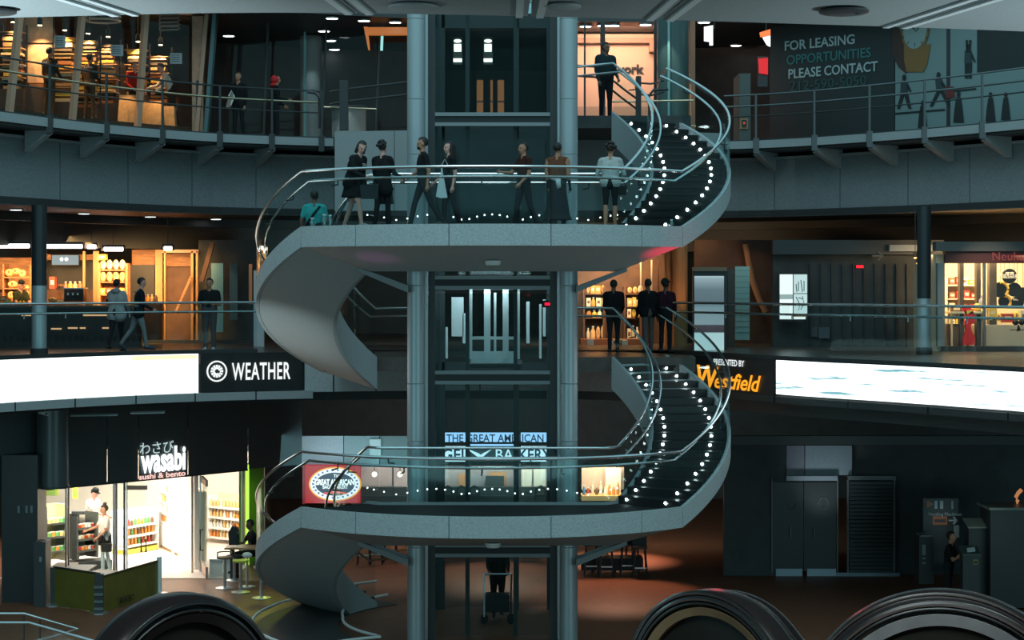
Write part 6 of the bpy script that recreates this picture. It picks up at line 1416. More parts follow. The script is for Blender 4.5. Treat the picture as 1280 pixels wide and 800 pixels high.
chromeline = mat('soft_chrome', (0.62,.66,.68), .18, 1.0); dimline = mat('dim_chrome',(0.25,.29,.3),.25,1.0)
newel('rounded black rubber escalator handrail end at the lower left foreground', 221, 741.5, 4.4, 46, .27, 55, 0, .11, mat('deck_dark',(.06,.065,.066),.25,.8), [(.95,.003,dimline),(.875,.004,dimline)])
newel('escalator handrail end with gold tinted inner deck, left of the pair at lower right', 896, 737, 4.3, -44, .235, 0, 46, .085, mat('deck_gold',(.46,.38,.22),.35,.35,noise=.25,scale=9), [(.985,.005,chromeline),(.93,.005,chromeline),(.885,.003,dimline)])
newel('wide escalator handrail end with silver inner deck at the lower right corner', 1180, 736, 3.9, -14, .30, 0, 52, .075, mat('deck_silver',(.48,.53,.55),.35,.35,noise=.25,scale=9), [(.985,.004,chromeline),(.92,.007,chromeline),(.885,.003,dimline)])
newel('thin far escalator handrail behind the gold decked end', 915, 738, 5.3, -38, .26, 0, 46, .05, mat('deck_dim',(.05,.055,.055),.3,.6), [(1.0,.005,chromeline)])
lamp('newel_fill','SPOT',(1.6,2.6,3.3),60,(.95,1,1),.1,target=(1.6,4.2,.7),spot=70,blend=1)  # added spot for the right escalator ends
lamp('newel_fill_left','SPOT',(-1.9,3.0,3.2),60,(.9,.97,1),.1,target=(-.85,4.4,.7),spot=50,blend=1)  # added spot for the left escalator end
lamp('newel_red','POINT',(.62,5.9,1.25),1.2,(1,.03,.05),.05)
# near stair rail at the lower left corner
t = thing('chrome_rail_pair', 'two thin pale rails meeting in a point at the lower left corner', 'railing', (xp(40,30),30,zp(800,30)-.3))
for dy, pts in ((0,[(-120,767),(30,767),(97,786),(40,803),(-30,826)]),(1,[(-120,778.5),(36,778.5),(70,788),(108,799),(150,811)])):
    MB().tube([P(x,y,30-abs(x-97)*.004) for x,y in pts],.022).build('rail', chrome if dy == 0 else steel, t, True)
for x,y in ((30,778),(50,782)): MB().tube([P(x,y-10,30),P(x,y+40,30)],.012,6).build('rail_post', darkm, t)
MB().box(xp(-120,30.2),xp(100,30.2),30.1,30.12,zp(840,30),zp(781,30)).build('glass_panel', clear, t)

# ================================================================== PEOPLE
SKINS = {'light': (0.66,0.34,0.27), 'mid': (0.44,0.20,0.12), 'dark': (0.16,0.085,0.055)}
def cloth(col, nm): return mat('cloth_'+nm, col, .9, noise=.12, scale=25, spec=.15)
_rm = bpy.data.objects.new('tmp_remesh', bpy.data.meshes.new('tmp')); COL.objects.link(_rm)
_md = _rm.modifiers.new('r', 'REMESH'); _md.mode = 'VOXEL'
_sm = _rm.modifiers.new('s', 'SMOOTH'); _sm.factor = .5; _sm.iterations = 3
def person(label, px, zf, Y, h=1.74, yaw=0, lean=0, head=(0,0), legs=((6,4),(-6,8)), arms=((4,12),(-4,14)), skin='mid', top=(.03,.03,.035), bottom=(.025,.027,.03), shoes=(.02,.02,.02),
           sleeve=1.0, legcover=2, skirt=None, hair=(.012,.01,.009), hairstyle='short', coat=0, seated=False, bulk=1.0, group=None, voxel=.014, tname='dark', bname='dark', cap=None, armout=(6,6)):
    """yaw 0 faces the viewer, +90 faces screen right; angles in degrees, forward positive; legs = (thigh, knee), arms = (upper, elbow)"""
    k = h/1.74; L = Vector; fw = L((0,-1,0))
    lr = math.radians(lean)
    def T(p):   # lean the upper body about the hips
        x, y, z = p; dz = z-.93; return L((x, y*math.cos(lr)-dz*math.sin(lr), .93+dz*math.cos(lr)+y*math.sin(lr)))
    B = bulk
    bones = []   # (p, q, r0, r1, category)
    def add(p, q, r0, r1, c): bones.append((L(p), L(q), r0, r1, c))
    skin_c, top_c, bot_c, shoe_c = 0, 1, 2, 3
    # trunk
    for s in (-1, 1):
        add((s*.075,0,.95), (s*.07,.0,1.05), .105*B, .10*B, bot_c)
        add(T((s*.065,0,1.05)), T((s*.095,.0,1.27)), .098*B, .112*B, top_c)
        add(T((s*.09,0,1.27)), T((s*.10,0,1.36)), .112*B, .088*B, top_c)
        add(T((s*.04,0,1.42)), T((s*.175,0,1.395)), .058, .062*B, top_c)
    add((0,.02,.93), (0,.0,1.02), .115*B, .11*B, bot_c)
    add(T((0,0,1.02)), T((0,-.01,1.32)), .108*B, .105*B, top_c)
    if coat: 
        for s in (-1,1): add(T((s*.05,0,1.05)), L((s*.09,.0,1.0-coat)), .115*B, .135*B, top_c)
    add(T((0,.0,1.40)), T((0,-.012,1.53)), .058, .052, skin_c)
    hc = T((0,-.02,1.61)); ht, hn = math.radians(head[0]), math.radians(head[1])
    HR = (Matrix.Rotation(lr, 3, 'X') @ Matrix.Rotation(ht, 3, 'Z') @ Matrix.Rotation(hn, 3, 'X'))
    hp = lambda x, y, z: hc + HR @ L((x,y,z))
    # limbs
    feet = []; lowest = 9
    for s, (th, kn) in zip((-1, 1), legs):
        hip = L((s*.088,0,.92)); a = math.radians(th); b = math.radians(th-kn)
        knee = hip+L((s*.006,-math.sin(a),-math.cos(a)))*.425; ank = knee+L((0,-math.sin(b),-math.cos(b)))*.41
        c = bot_c if legcover >= 1 else skin_c
        add(hip, hip*.45+knee*.55, .088*B, .07*B if legcover else .066, c if skirt is None else skin_c)
        add(hip*.45+knee*.55, knee, .07*B if legcover >= 2 else .064, .054*B if legcover >= 2 else .05, bot_c if (legcover >= 2 or (legcover == 1)) and skirt is None else skin_c)
        c2 = bot_c if legcover >= 2 else skin_c
        add(knee, knee*.6+ank*.4, .055 if legcover >= 2 else .049, .054 if legcover >= 2 else .05, c2); add(knee*.6+ank*.4, ank, .054 if legcover >= 2 else .05, .046 if legcover >= 2 else .035, c2)
        f = L((0,-math.cos(b*.35),-.02 if b < .5 else -.5)).normalized() if b > -.6 else L((0,-.55,-.83))
        heel = ank+L((0,.03,-.035)); toe = ank+f*.17+L((s*.015,0,-.045))
        add(heel, ank+f*.09+L((0,0,-.035)), .042, .045, shoe_c); add(ank+f*.08+L((0,0,-.035)), toe, .046, .032, shoe_c)
        lowest = min(lowest, heel.z-.042, toe.z-.034); feet.append(ank)
    hands = []
    for s, (sh, el), ao in zip((-1, 1), arms, armout):
        S0 = T((s*.195,0,1.385)); a = math.radians(sh)-lr*0.3; b = a+math.radians(el); o = math.radians(ao)
        elb = S0+L((s*math.sin(o),-math.sin(a)*math.cos(o),-math.cos(a)*math.cos(o)))*.285
        wr = elb+L((-s*math.sin(o)*.8*min(1,el/40),-math.sin(b),-math.cos(b))).normalized()*.245
        add(S0, elb, .056*B, .046, top_c if sleeve > .3 else skin_c)
        if sleeve > .3 and sleeve < 1: bones[-1] = (S0, S0*.35+elb*.65, .058*B, .052, top_c); add(S0*.4+elb*.6, elb, .043, .04, skin_c)
        add(elb, wr, .044 if sleeve >= 1 else .039, .034 if sleeve >= 1 else .027, top_c if sleeve >= 1 else skin_c)
        d = (wr-elb).normalized(); pm = wr+d*.085; add(wr, pm, .025, .034, skin_c); hands.append((wr, d, pm, s))
    mb = MB()
    for p, q, r0, r1, c in bones: mb.cap(p, q, r0, r1, 12)
    # skull, jaw, nose, ears, brow
    for cx_, cy_, cz_, rx, ry, rz in ((0,.012,.035,.077,.094,.092),(0,-.02,-.03,.060,.070,.078),(0,-.045,-.075,.034,.038,.03),(0,-.092,-.012,.014,.02,.026),(0,-.098,-.022,.017,.016,.013),(-.076,.005,.0,.014,.022,.032),(.076,.005,.0,.014,.022,.032),(0,-.078,.03,.05,.016,.012)):
        mb.ell(hp(cx_,cy_,cz_), rx, ry, rz, 14, 9, HR)
    if skirt:
        z0 = .93-skirt; mid = (feet[0]+feet[1])*.5
        mb.lathe((0,0,0), [(.10,1.06),(.15,.95),(.16+skirt*.12,z0+.1),(.18+skirt*.16,z0),(.1,z0-.01)], 18)
    me = bpy.data.meshes.new('tmp2'); me.from_pydata([tuple(v) for v in mb.v], [], mb.f); me.update()
    _rm.data = me; _md.voxel_size = voxel; _rm.hide_viewport = False
    dg = bpy.context.evaluated_depsgraph_get(); ev = _rm.evaluated_get(dg); em = ev.to_mesh()
    nv = len(em.vertices); co = np.empty(nv*3); em.vertices.foreach_get('co', co); co = co.reshape(-1,3)
    polys = [tuple(p.vertices) for p in em.polygons]; ev.to_mesh_clear()
    # colour by nearest bone
    cen = np.array([co[list(p)].mean(0) for p in polys]); best = np.full(len(polys), 9.0); catg = np.zeros(len(polys), int)
    for p, q, r0, r1, c in bones:
        p_, q_ = np.array(p), np.array(q); d = q_-p_; l2 = max(1e-9, d@d); t_ = np.clip(((cen-p_)@d)/l2, 0, 1); ds = np.linalg.norm(cen-(p_+t_[:,None]*d), axis=1)-(r0+(r1-r0)*t_)
        w = ds < best; best[w] = ds[w]; catg[w] = c
    hcn = np.array(hc); inh = np.linalg.norm(cen-hcn, axis=1) < .135; catg[inh & (cen[:,2] > np.array(T((0,0,1.49)))[2]-.02)] = 0
    if skirt: catg[(np.hypot(cen[:,0],cen[:,1]) < .5) & (cen[:,2] < 1.0) & (cen[:,2] > .93-skirt-.02) & (catg != top_c)] = bot_c
    verts = co.tolist(); faces = list(polys); mi = list(catg)
    # fingers, eyes, lips as small pieces rooted in the same mesh
    ex = MB()
    for wr, d, pm, s in hands:
        side = d.cross(L((1,0,0))); side = side.normalized() if side.length > .1 else L((0,0,1)); inn = L((-s,0,0))
        inn = (inn-d*inn.dot(d)).normalized(); side = d.cross(inn).normalized()
        for i, ln in enumerate((.062,.074,.07,.055)):
            b0 = pm+side*(.026-.0175*i); b1 = b0+d*ln*.55+inn*.006; b2 = b1+d*ln*.3+inn*ln*.45
            ex.tube([b0-d*.01,b1,b2],[.0092,.0085,.0065],6)
        b0 = wr+d*.03+side*.026; ex.tube([b0,b0+d*.035+side*.022+inn*.01,b0+d*.062+side*.024+inn*.026],[.011,.0105,.008],6)
    nskin = len(ex.f)
    for sx in (-.03,.03): ex.ell(hp(sx,-.083,.008), .012,.008,.0075, 8, 6, HR)
    neye = len(ex.f); ex.ell(hp(0,-.083,-.052), .024,.012,.0085, 10, 6, HR)
    n0 = len(verts); verts += [tuple(v) for v in ex.v]; faces += [tuple(i+n0 for i in f) for f in ex.f]
    mi += [0]*nskin+[4]*(neye-nskin)+[5]*(len(ex.f)-neye)
    V = np.array(verts); lo = lowest if not seated else 0.0
    V[:,2] -= lo; V *= k
    sk = mat('skin_'+skin, SKINS[skin], .55)
    mm = bpy.data.meshes.new('person'); mm.from_pydata(V.tolist(), [], faces)
    for m_ in (sk, cloth(top, tname), cloth(bottom, bname), mat('shoe_%d' % int(sum(shoes)*100), shoes, .6), mat('eye_dark',(.02,.015,.012),.3), mat('lip_'+skin, tuple(c*.7 for c in SKINS[skin][:1])+tuple(c*.5 for c in SKINS[skin][1:]), .5)): mm.materials.append(m_)
    mm.polygons.foreach_set('material_index', [int(i) for i in mi]); mm.polygons.foreach_set('use_smooth', [True]*len(faces)); mm.update()
    o = bpy.data.objects.new('person', mm); COL.objects.link(o); X = xp(px, Y); o.location = (X, Y, zf); o.rotation_euler = (0,0,math.radians(yaw))
    tag(o, label, 'person', group); WL[o.name] = L((X,Y,zf))
    def child(nm, b, m_, smooth=True):
        vs = np.array([tuple(v) for v in b.v]); vs[:,2] -= lo; vs *= k
        cm = bpy.data.meshes.new(nm); cm.from_pydata(vs.tolist(), [], b.f); cm.materials.append(m_)
        if smooth: cm.polygons.foreach_set('use_smooth', [True]*len(b.f))
        cm.update(); c = bpy.data.objects.new(nm, cm); COL.objects.link(c); c.parent = o; return c
    hm = mat('hair_%d' % int(sum(hair)*1000), hair, .6, noise=.3, scale=40)
    hb = MB()
    def hair_cap(rx, ry, rz, cut, c=(0,.018,.04)):
        n, m_ = 18, 10; vs = []; fs = []
        for i in range(m_+1):
            a = PI*.74*i/m_
            for j in range(n):
                t_ = 2*PI*j/n; y = math.sin(t_)
                aa = min(a, 1.75 if abs(y) < .3 else 9) if y > -.3 else min(a, cut)
                vs.append(hp(c[0]+rx*math.sin(aa)*math.cos(t_), c[1]+ry*math.sin(aa)*math.sin(t_), c[2]+rz*math.cos(aa)))
        for i in range(m_):
            for j in range(n): fs.append((i*n+j,(i+1)*n+j,(i+1)*n+(j+1)%n,i*n+(j+1)%n))
        hb.add(vs, fs)
    if hairstyle != 'bald':
        hair_cap(.086,.106,.103,1.0)
        if hairstyle == 'bob':
            for s in (-1,1): hb.cap(hp(s*.07,.02,.03), hp(s*.078,.02,-.1), .035, .028)
            hb.cap(hp(0,.08,.02), hp(0,.085,-.11), .06, .05)
        if hairstyle == 'long':
            for s in (-1,1): hb.cap(hp(s*.068,.02,.03), hp(s*.085,.03,-.2), .034, .03)
            hb.cap(hp(0,.085,.02), hp(0,.1,-.26), .06, .05)
        if hairstyle == 'bun': hb.ell(hp(0,.06,.145), .05,.05,.045, 12, 8)
        if hairstyle == 'curly':
            rr = random.Random(len(label))
            for _ in range(26): a, b_ = rr.uniform(0,2*PI), rr.uniform(0,1.6); hb.ell(hp(.1*math.sin(b_)*math.cos(a), .03+.1*math.sin(b_)*math.sin(a)*(1 if math.sin(a) > 0 else .6), .05+.1*math.cos(b_)), .035,.035,.035, 8, 6)
        child('hair', hb, hm)
    if cap:
        cb = MB(); cb.lathe((0,0,0),[(.088,0),(.09,.04),(.075,.085),(.03,.105)],18); cb.prism([(-.06,0),(.06,0),(.05,-.075),(-.05,-.075)],(0,-.07,.005),(1,0,0),(0,1,-.15),(0,0,1),.012)
        cb.v = [hp(v[0],v[1]+.012,v[2]+.055) for v in cb.v]; child('cap', cb, cloth(cap,'cap'))
    o2 = {'hands': [((wr+d*.1)-L((0,0,lo)))*k for wr, d, pm, s in hands], 'T': lambda p: (T(p)-L((0,0,lo)))*k, 'child': child, 'obj': o, 'Tn': T}
    return o, o2
def wpt(o, p): return Vector(o.location)+Matrix.Rotation(o.rotation_euler[2],3,'Z') @ Vector(p)
U_Z = 2.68
def onstair(side_angle, r, zm): p = cp(side_angle, r, 0); b = abs(side_angle); return p, (zm if b <= A0 else hz(side_angle, zm))
cbag = cloth((.02,.02,.022),'bag'); 
# --- on the upper landing
p, z = onstair(-74, 4.05, 2.68); Yp = p.y
o, q = person('person in a turquoise T-shirt with a shoulder strap going down the upper left flight', 393, z+.05, Yp, 1.72, yaw=178, legs=((14,30),(-6,14)), arms=((10,35),(-8,20)), top=(.04,.34,.33), tname='turquoise', sleeve=.6, skin='dark', bottom=(.03,.03,.035), armout=(14,14))
b = MB(); b.tube([q['Tn'](v) for v in ((-.13,-.12,1.36),(-.12,.1,1.4),(0,.128,1.25),(.12,.12,1.08),(.17,.05,.98))], .022, 6); q['child']('bag_strap', b, cbag)
o, q = person('person in a dark printed hoodie and short skirt leaning forward, bare pale legs', 441, U_Z, CY-3.6, 1.76, yaw=58, lean=16, head=(-28,12), legs=((30,22),(-14,10)), arms=((24,50),(-6,30)), skin='light', hairstyle='bob', legcover=0, skirt=.28, top=(.014,.015,.017), tname='black', bottom=(.02,.021,.024), bname='black2', coat=.08, bulk=1.1, shoes=(.3,.28,.28))
b = MB(); [b.bar(q['Tn']((.0+.012*i,-.128,1.33-.03*i)), q['Tn']((.11+.012*i,-.118,1.32-.03*i)), .012) for i in range(3)]; q['child']('chest_print', b, whitepaint, False)
b = MB(); h_ = wpt(o, q['hands'][0]); bagt = thing('shoulder_bag', 'dark shoulder bag held by the person in the printed hoodie', 'bag', h_+Vector((0,0,-.35)))
MB().prism([(-.16,0),(.15,.0),(.17,.28),(-.18,.26)], h_+Vector((0,-.05,-.38)),(1,0,0),(0,0,1),(0,1,0),.12).build('bag_body', black, bagt); MB().tube([h_+Vector((-.13,0,-.12)),h_+Vector((0,0,.02)),h_+Vector((.13,0,-.12))],.012,6).build('handle', black, bagt)
o, q = person('person all in black with a round hair bob beside the hoodie wearer, back turned', 478, U_Z, CY-3.5, 1.68, yaw=148, head=(10,0), legs=((8,6),(-6,8)), arms=((18,60),(10,55)), skin='light', hairstyle='curly', top=(.015,.016,.018), tname='black', bottom=(.017,.018,.02), bname='black2', coat=.22, bulk=1.08)
h_ = wpt(o, q['hands'][1]); t = thing('hand_bag', 'big dark handbag hanging beside the person all in black', 'bag', h_+Vector((0,0,-.42))); MB().prism([(-.17,0),(.17,0),(.14,.3),(-.14,.3)], h_+Vector((0,-.06,-.42)),(1,0,0),(0,0,1),(0,1,0),.14).build('bag_body', black, t); MB().tube([h_+Vector((-.1,0,-.12)),h_+Vector((-.05,0,0)),h_+Vector((.05,0,0)),h_+Vector((.1,0,-.12))],.012,6).build('handle', black, t)
o, q = person('bearded person in dark clothes walking left before the left steel column', 529, U_Z, CY-3.5, 1.80, yaw=-78, head=(0,4), legs=((20,8),(-18,16)), arms=((16,40),(-14,20)), skin='mid', top=(.016,.017,.019), tname='black', sleeve=.6, bottom=(.016,.018,.022), bname='black2')
b = MB(); b.ell(q['Tn']((0,-.075,1.545)), .05,.045,.04, 10, 7); q['child']('beard', b, mat('hair_31',(.012,.01,.009),.6))
o, q = person('person in black with bare forearm carrying a white plastic bag', 562, U_Z, CY-3.35, 1.70, yaw=-66, legs=((10,8),(-8,10)), arms=((6,46),(-6,18)), skin='light', hairstyle='long', top=(.014,.014,.016), tname='black', sleeve=.6, bottom=(.015,.016,.018), bname='black2')
h_ = wpt(o, q['hands'][0]); t = thing('plastic_bag', 'thin white plastic bag carried across the upper landing', 'bag', P(552,247,CY-3.6))
c = P(552,247,CY-3.65); MB().prism([(-.11,.02),(-.02,-.01),(.11,0),(.07,.22),(.02,.5),(.0,.66),(-.015,.5),(-.07,.26)], c,(1,0,0),(0,0,1),(0,1,0),.09).build('bag_body', mat('bag_white',(.55,.6,.6),.7,bump=.3,scale=9), t)
MB().tube([c+Vector((0,.04,.62)),c+Vector((.06,.05,.74)),c+Vector((.12,.06,.62))],.008,5).build('handle', MATS['bag_white'], t)
o, q = person('person in dark top with orange lit arms before the middle of the shaft', 655, U_Z, CY-3.0, 1.72, yaw=-62, legs=((14,10),(-12,12)), arms=((30,62),(4,40)), skin='mid', hairstyle='short', top=(.05,.017,.014), tname='maroon', sleeve=.5, bottom=(.017,.02,.023), bname='black2', armout=(12,12))
b = MB(); b.tube([Vector((-.165,-.03,.9)),Vector((-.175,-.02,.65)),Vector((-.15,.0,.4))],.012,5); q['child']('side_stripe', b, mat('stripe_grey',(.35,.38,.38),.7))
o, q = person('person with bare brown arms, pale waist scarf and long dark skirt, back turned', 697, U_Z, CY-3.1, 1.70, yaw=160, head=(0,0), legs=((12,8),(-16,8)), arms=((4,22),(-4,24)), skin='mid', hairstyle='short', top=(.14,.055,.03), tname='rust', sleeve=.2, bottom=(.015,.017,.02), bname='black2', skirt=.72, bulk=1.05)
b = MB(); b.tube([(.15*math.cos(a),.13*math.sin(a),1.03+.02*math.sin(3*a)) for a in [2*PI*i/18 for i in range(18)]], .035, 7, True); b.prism([(-.05,0),(.06,0),(.02,-.22),(-.06,-.18)],(-.06,.14,1.03),(1,0,0),(0,0,1),(0,1,0),.02); q['child']('belt_scarf', b, mat('scarf_pale',(.5,.55,.55),.8))
o, q = person('person in white lace top and black shorts, bare brown legs, right of landing', 763, U_Z, CY-3.35, 1.66, yaw=172, legs=((3,4),(-4,6)), arms=((14,60),(8,50)), skin='mid', hairstyle='curly', hair=(.02,.012,.008), top=(.45,.48,.47), tname='lace', sleeve=1, bottom=(.015,.016,.018), bname='black2', legcover=1, coat=.03, armout=(16,16), shoes=(.25,.14,.1))
h_ = wpt(o, q['hands'][0]); t = thing('dark_purse', 'small dark purse hanging at the side of the person in the lace top', 'bag', h_+Vector((0,0,-.3))); MB().prism([(-.09,0),(.09,0),(.1,.18),(-.1,.18)],h_+Vector((0,-.04,-.3)),(1,0,0),(0,0,1),(0,1,0),.08).build('bag_body', black, t); MB().tube([h_+Vector((-.08,0,-.12)),h_+Vector((0,0,.02)),h_+Vector((.08,0,-.12))],.01,5).build('handle', black, t)
# bottles and a cup at the foot of the landing glass
for px,w,h,lab,m in ((386,7,13,'clear bottle standing behind the landing glass at its left corner',glass('glass_teal',(.6,.85,.85),.25)),(403,8,17,'wide clear jar standing behind the left corner of the landing glass',glass('glass_teal')),(411,6,16,'second clear jar right of the wide jar on the landing',glass('glass_teal')),(843,5,11,'small clear bottle standing at the right end of the landing glass',glass('glass_teal'))):
    a = cp(math.degrees(math.asin((xp(px,CY-3.9)-CX)/4.75)), 4.75, 2.68); s = a.y/F; t = thing('glass_jar', lab, 'jar', a)
    MB().lathe(a,[(w*s*.45,0),(w*s*.5,.02),(w*s*.5,h*s*.75),(w*s*.3,h*s*.9),(w*s*.3,h*s)],14).build('jar_body', m, t, True); MB().lathe((a.x,a.y,a.z+h*s),[(w*s*.32,0),(w*s*.32,.03)],12).build('lid', whitepaint, t)
# --- upper gallery
o, q = person('person standing at the head of the upper stair in dark uniform before the salmon office', 757, F3, 44.2, 1.80, yaw=24, head=(20,0), legs=((-2,2),(3,3)), arms=((-4,28),(6,40)), skin='dark', hair=(.008,.007,.006), top=(.018,.034,.04), tname='navy', bottom=(.012,.014,.017), bname='black3', bulk=1.16, sleeve=1)
Ys = edge3(212)+SH3+.95
o, q = person('person in a white shirt bending to the left inside the upper left shop', 214, 5.78, Ys, 1.76, yaw=-70, lean=22, head=(0,14), legs=((6,6),(-8,6)), arms=((40,40),(20,40)), skin='light', top=(.62,.55,.5), tname='white', sleeve=1, bottom=(.03,.025,.022), bname='brownblack', hair=(.06,.03,.012))
o, q = person('person in a red top half hidden by a mullion in the upper left shop', 168, 5.78, edge3(168)+SH3+1.1, 1.66, yaw=40, legs=((3,3),(-3,3)), arms=((10,50),(6,40)), skin='light', top=(.45,.02,.015), tname='red', bottom=(.03,.025,.022), bname='brownblack')
for px, lab in ((112,'dark clothed person browsing between goods towers in the upper left shop'),(62,'person in dark shirt behind the second mullion bay of the upper left shop')):
    person(lab, px, 5.78, edge3(px)+SH3+.9, 1.70, yaw=150, legs=((4,4),(-4,4)), arms=((10,40),(4,30)), skin='mid', top=(.05,.035,.025), tname='umber', bottom=(.10,.055,.03), bname='tan')
o, q = person('shadowed person with a white tote bag behind the left upper railing', 298, F3, edge3(298)+1.8, 1.72, yaw=-20, legs=((4,4),(-6,6)), arms=((4,20),(-4,20)), skin='mid', hair=(.08,.06,.04), top=(.018,.019,.02), tname='black', bottom=(.018,.019,.02), bname='black2')
t = thing('tote_bag', 'white rimmed tote bag of the shadowed person behind the left upper railing', 'bag', P(287,134,edge3(298)+1.5)); c = P(287,134,edge3(298)+1.5); MB().prism([(-.1,0),(.02,0),(.12,.26),(.05,.4),(-.02,.28)],c,(1,0,0),(0,0,1),(0,1,0),.1).build('bag_body', mat('tote_tan',(.30,.22,.18),.8), t); MB().tube([c+Vector((-.02,-.02,.28)),c+Vector((.05,-.02,.42)),c+Vector((.12,-.02,.28)),c+Vector((.03,-.02,.05))],.02,6).build('white_rim', whitepaint, t)
o, q = person('shadowed person with a red hood left of the looped rail', 345, F3, edge3(345)+1.9, 1.72, yaw=100, legs=((4,4),(-6,6)), arms=((10,70),(4,50)), skin='mid', top=(.02,.02,.021), tname='black', bottom=(.018,.019,.02), bname='black2')
b = MB(); b.ell(q['Tn']((0,.03,1.62)), .105,.115,.12, 14, 9); b.ell(q['Tn']((0,.07,1.47)), .12,.09,.06, 14, 8); q['child']('red_hood', b, mat('hood_red',(.55,.015,.02),.7))
lamp('hood_light','SPOT',(xp(352,49.3),48.9,8.0),16,(1,.35,.3),.05,target=(xp(346,50.5),50.6,7.0),spot=16,blend=1)
# --- middle gallery, left
o, q = person('café worker in a dark cap and green dark shirt behind the left counter', 24, .02, 51.7, 1.72, yaw=50, lean=6, head=(0,10), legs=((2,2),(-2,2)), arms=((30,50),(26,40)), skin='light', top=(.03,.04,.02), tname='green', sleeve=.6, cap=(.012,.016,.015), bottom=(.03,.03,.03))
b = MB(); b.prism([(-.12,.75),(.12,.75),(.1,1.3),(-.1,1.3)],(0,-.13,0),(1,0,0),(0,0,1),(0,1,0),.02); q['child']('apron', b, cloth((.25,.2,.03),'olive'))
o, q = person('person in a light grey hooded jacket at the left gallery rail, back turned', 146, 0, 47.2, 1.76, yaw=165, head=(-10,0), legs=((8,6),(-14,10)), arms=((8,44),(10,60)), skin='mid', top=(.36,.38,.39), tname='grey', bottom=(.015,.016,.018), bname='black2', coat=.14, bulk=1.2, armout=(12,10), shoes=(.02,.02,.02))
b = MB(); b.ell(q['Tn']((0,.06,1.46)), .13,.08,.075, 14, 8); q['child']('hood', b, cloth((.30,.32,.33),'grey2'))
b = MB(); b.box(.17,.26,-.05,.06,1.2,1.26); q['child']('arm_band', b, darkm, False)
o, q = person('person in a navy jacket and grey trousers walking right beside the grey hooded one', 173, 0, 46.4, 1.76, yaw=106, lean=5, head=(0,8), legs=((16,6),(-20,16)), arms=((12,50),(-10,30)), skin='light', top=(.012,.017,.024), tname='navy2', bottom=(.22,.23,.24), bname='greytrouser', coat=.1, bulk=1.12, shoes=(.02,.05,.07))
b = MB(); b.tube([q['Tn']((.135*math.cos(a),.05+.10*math.sin(a),1.40)) for a in [2*PI*i/16 for i in range(16)]],.016,6,True); q['child']('teal_collar', b, cloth((.05,.25,.28),'teal'))
o, q = person('person in a dark T-shirt and grey jeans facing the atrium before the teal frosted panel', 262, 0, 46.9, 1.78, yaw=-6, head=(-8,0), legs=((3,3),(-3,3)), arms=((12,78),(12,80)), skin='mid', top=(.022,.024,.026), tname='black', sleeve=.6, bottom=(.10,.09,.10), bname='jeans', bulk=1.16, shoes=(.5,.48,.48), armout=(14,14))
h_ = wpt(o, (q['hands'][0]+q['hands'][1])*.5); t = thing('phone', 'small phone held by the person in dark T-shirt facing the atrium', 'phone', h_); MB().box(h_.x-.04,h_.x+.04,h_.y-.01,h_.y+.0,h_.z-.03,h_.z+.1).build('case', black, t); MB().box(h_.x-.035,h_.x+.035,h_.y+.0,h_.y+.004,h_.z-.025,h_.z+.095).build('screen', mat('phone_screen',(.2,.25,.28),.2), t)
# --- middle gallery, right: silhouettes at the stair head
person('dark silhouetted person standing between the lit shelves at the right stair head', 767, 0, 45.6, 1.74, yaw=176, legs=((3,3),(-3,3)), arms=((8,60),(10,62)), skin='dark', top=(.012,.013,.014), tname='black', bottom=(.012,.013,.014), bname='black2', bulk=1.1)
person('dark silhouetted person with pale grey trouser panel right of the lit shelves', 810, 0, 45.8, 1.76, yaw=200, legs=((4,4),(-6,6)), arms=((6,30),(4,26)), skin='dark', top=(.012,.013,.014), tname='black', bottom=(.13,.11,.11), bname='greytrouser2', coat=.05)
person('dark silhouetted person with thick round hair before the copper column', 832, 0, 45.9, 1.74, yaw=160, legs=((4,4),(-4,4)), arms=((4,14),(-4,16)), skin='dark', hairstyle='curly', top=(.05,.015,.03), tname='plum', bottom=(.012,.013,.014), bname='black2')
# --- ground floor
o, q = person('shop worker in a dark cap and white shirt reaching over the sushi counter', 113, F1+.17, 49.2, 1.76, yaw=62, lean=10, head=(0,20), legs=((2,2),(-2,2)), arms=((48,30),(30,40)), skin='light', top=(.75,.72,.66), tname='white2', sleeve=.6, cap=(.02,.04,.05), bottom=(.03,.03,.03))
b = MB(); b.prism([(-.1,.8),(.1,.8),(.08,1.34),(-.08,1.34)],(0,-.13,0),(1,0,0),(0,0,1),(0,1,0),.02); q['child']('apron', b, cloth((.02,.07,.06),'darkgreen'))
o, q = person('customer in a white top, black shorts and pale blue jeans with hair in a bun', 131, F1, 47.5, 1.68, yaw=-62, head=(0,14), legs=((4,4),(-5,6)), arms=((34,40),(10,40)), skin='mid', hairstyle='bun', hair=(.05,.03,.02), top=(.75,.68,.62), tname='white3', sleeve=.6, bottom=(.35,.45,.5), bname='paleblue', shoes=(.4,.35,.3))
b = MB(); b.lathe((0,0,0),[(.14,1.02),(.165,.95),(.175,.72),(.12,.71)],18); q['child']('black_shorts', b, cloth((.015,.015,.017),'black2'))
t = thing('shoulder_bag', 'black shoulder bag on the hip of the customer in the white top', 'bag', P(133,690,47.3)); c = P(133,690,47.2); MB().prism([(-.12,0),(.12,0),(.13,.2),(-.13,.2)],c,(1,0,0),(0,0,1),(0,1,0),.09).build('bag_body', black, t); MB().tube([c+Vector((-.1,.02,.2)),c+Vector((-.02,.03,.55)),c+Vector((.1,.02,.2))],.01,5).build('strap', black, t)
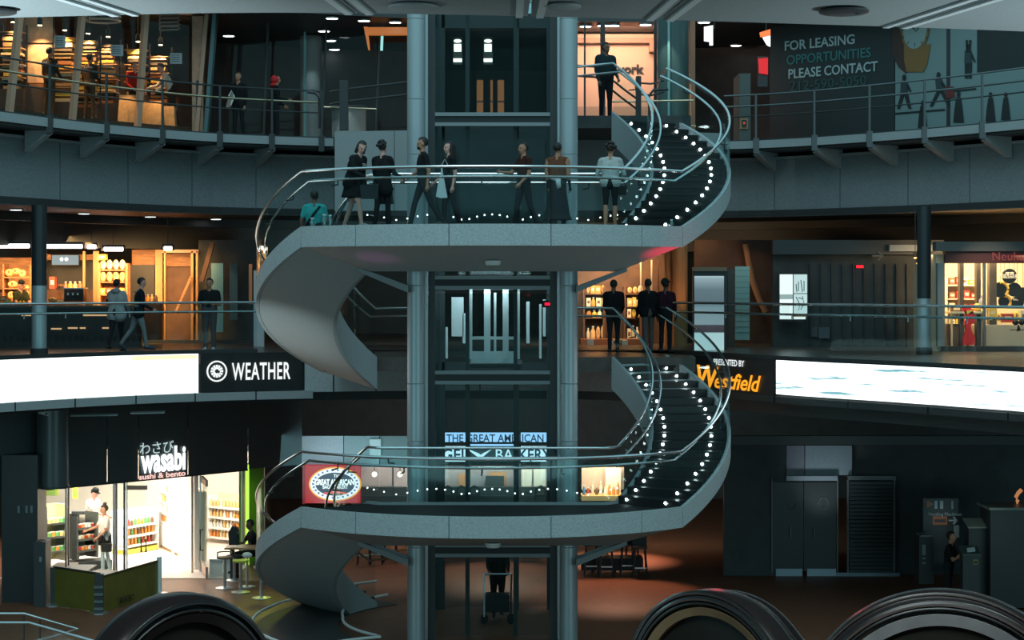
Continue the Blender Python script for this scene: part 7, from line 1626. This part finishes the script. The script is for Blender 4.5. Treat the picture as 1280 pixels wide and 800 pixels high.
o, q = person('person in dark clothes seated at the wooden table by the green wall', 318, F1, 47.0, 1.74, yaw=-70, lean=8, head=(0,8), legs=((88,86),(80,84)), arms=((36,50),(30,60)), skin='dark', top=(.02,.02,.022), tname='black', bottom=(.02,.02,.022), bname='black2', sleeve=.6)
o, q = person('person raising a phone beside the vending sign', 1186, F1, 42.2, 1.70, yaw=62, lean=4, head=(0,-4), legs=((3,3),(-3,3)), arms=((28,96),(30,92)), skin='mid', top=(.02,.02,.022), tname='black', sleeve=.5, bottom=(.02,.02,.022), bname='black2')
h_ = wpt(o, q['hands'][0]); t = thing('phone', 'small phone held up by the person beside the vending sign', 'phone', h_); MB().box(h_.x-.005,h_.x+.035,h_.y-.03,h_.y-.02,h_.z-.02,h_.z+.12).build('case', mat('phone_pale',(.3,.32,.33),.3), t); MB().box(h_.x,h_.x+.03,h_.y-.034,h_.y-.03,h_.z-.015,h_.z+.115).build('screen', MATS['phone_screen'], t)
o, q = person('dark person behind a push cart under the lower landing', 622, F1+.02, 41.1, 1.68, yaw=4, legs=((6,4),(-8,8)), arms=((26,44),(26,44)), skin='dark', top=(.016,.022,.024), tname='slate', bottom=(.013,.014,.016), bname='black3', bulk=1.15)
t = thing('push_cart', 'dark folding push cart before the person under the lower landing', 'cart', (xp(622,40.4),40.4,F1)); X = xp(622,40.4)
for s in (-.28,.28):
    MB().tube([(X+s,40.25,F1+.1),(X+s,40.4,F1+.6),(X+s*1.05,40.6,F1+1.0)],.018,6).build('side_tube', steel if s < 0 else black, t)
    for y in (40.25,40.6): MB().lathe((X+s,y,F1+.08),[(.08,-.02),(.08,.02)],14,'y').build('wheel', black, t)
    MB().tube([(X+s,40.6,F1+.08),(X+s,40.4,F1+.5)],.018,6).build('leg', black, t)
MB().tube([(X-.3,40.6,F1+1.0),(X+.3,40.6,F1+1.0)],.02).build('handle', steel, t); MB().box(X-.25,X+.25,40.25,40.58,F1+.25,F1+.62).build('basket', black, t)
bpy.data.objects.remove(_rm)
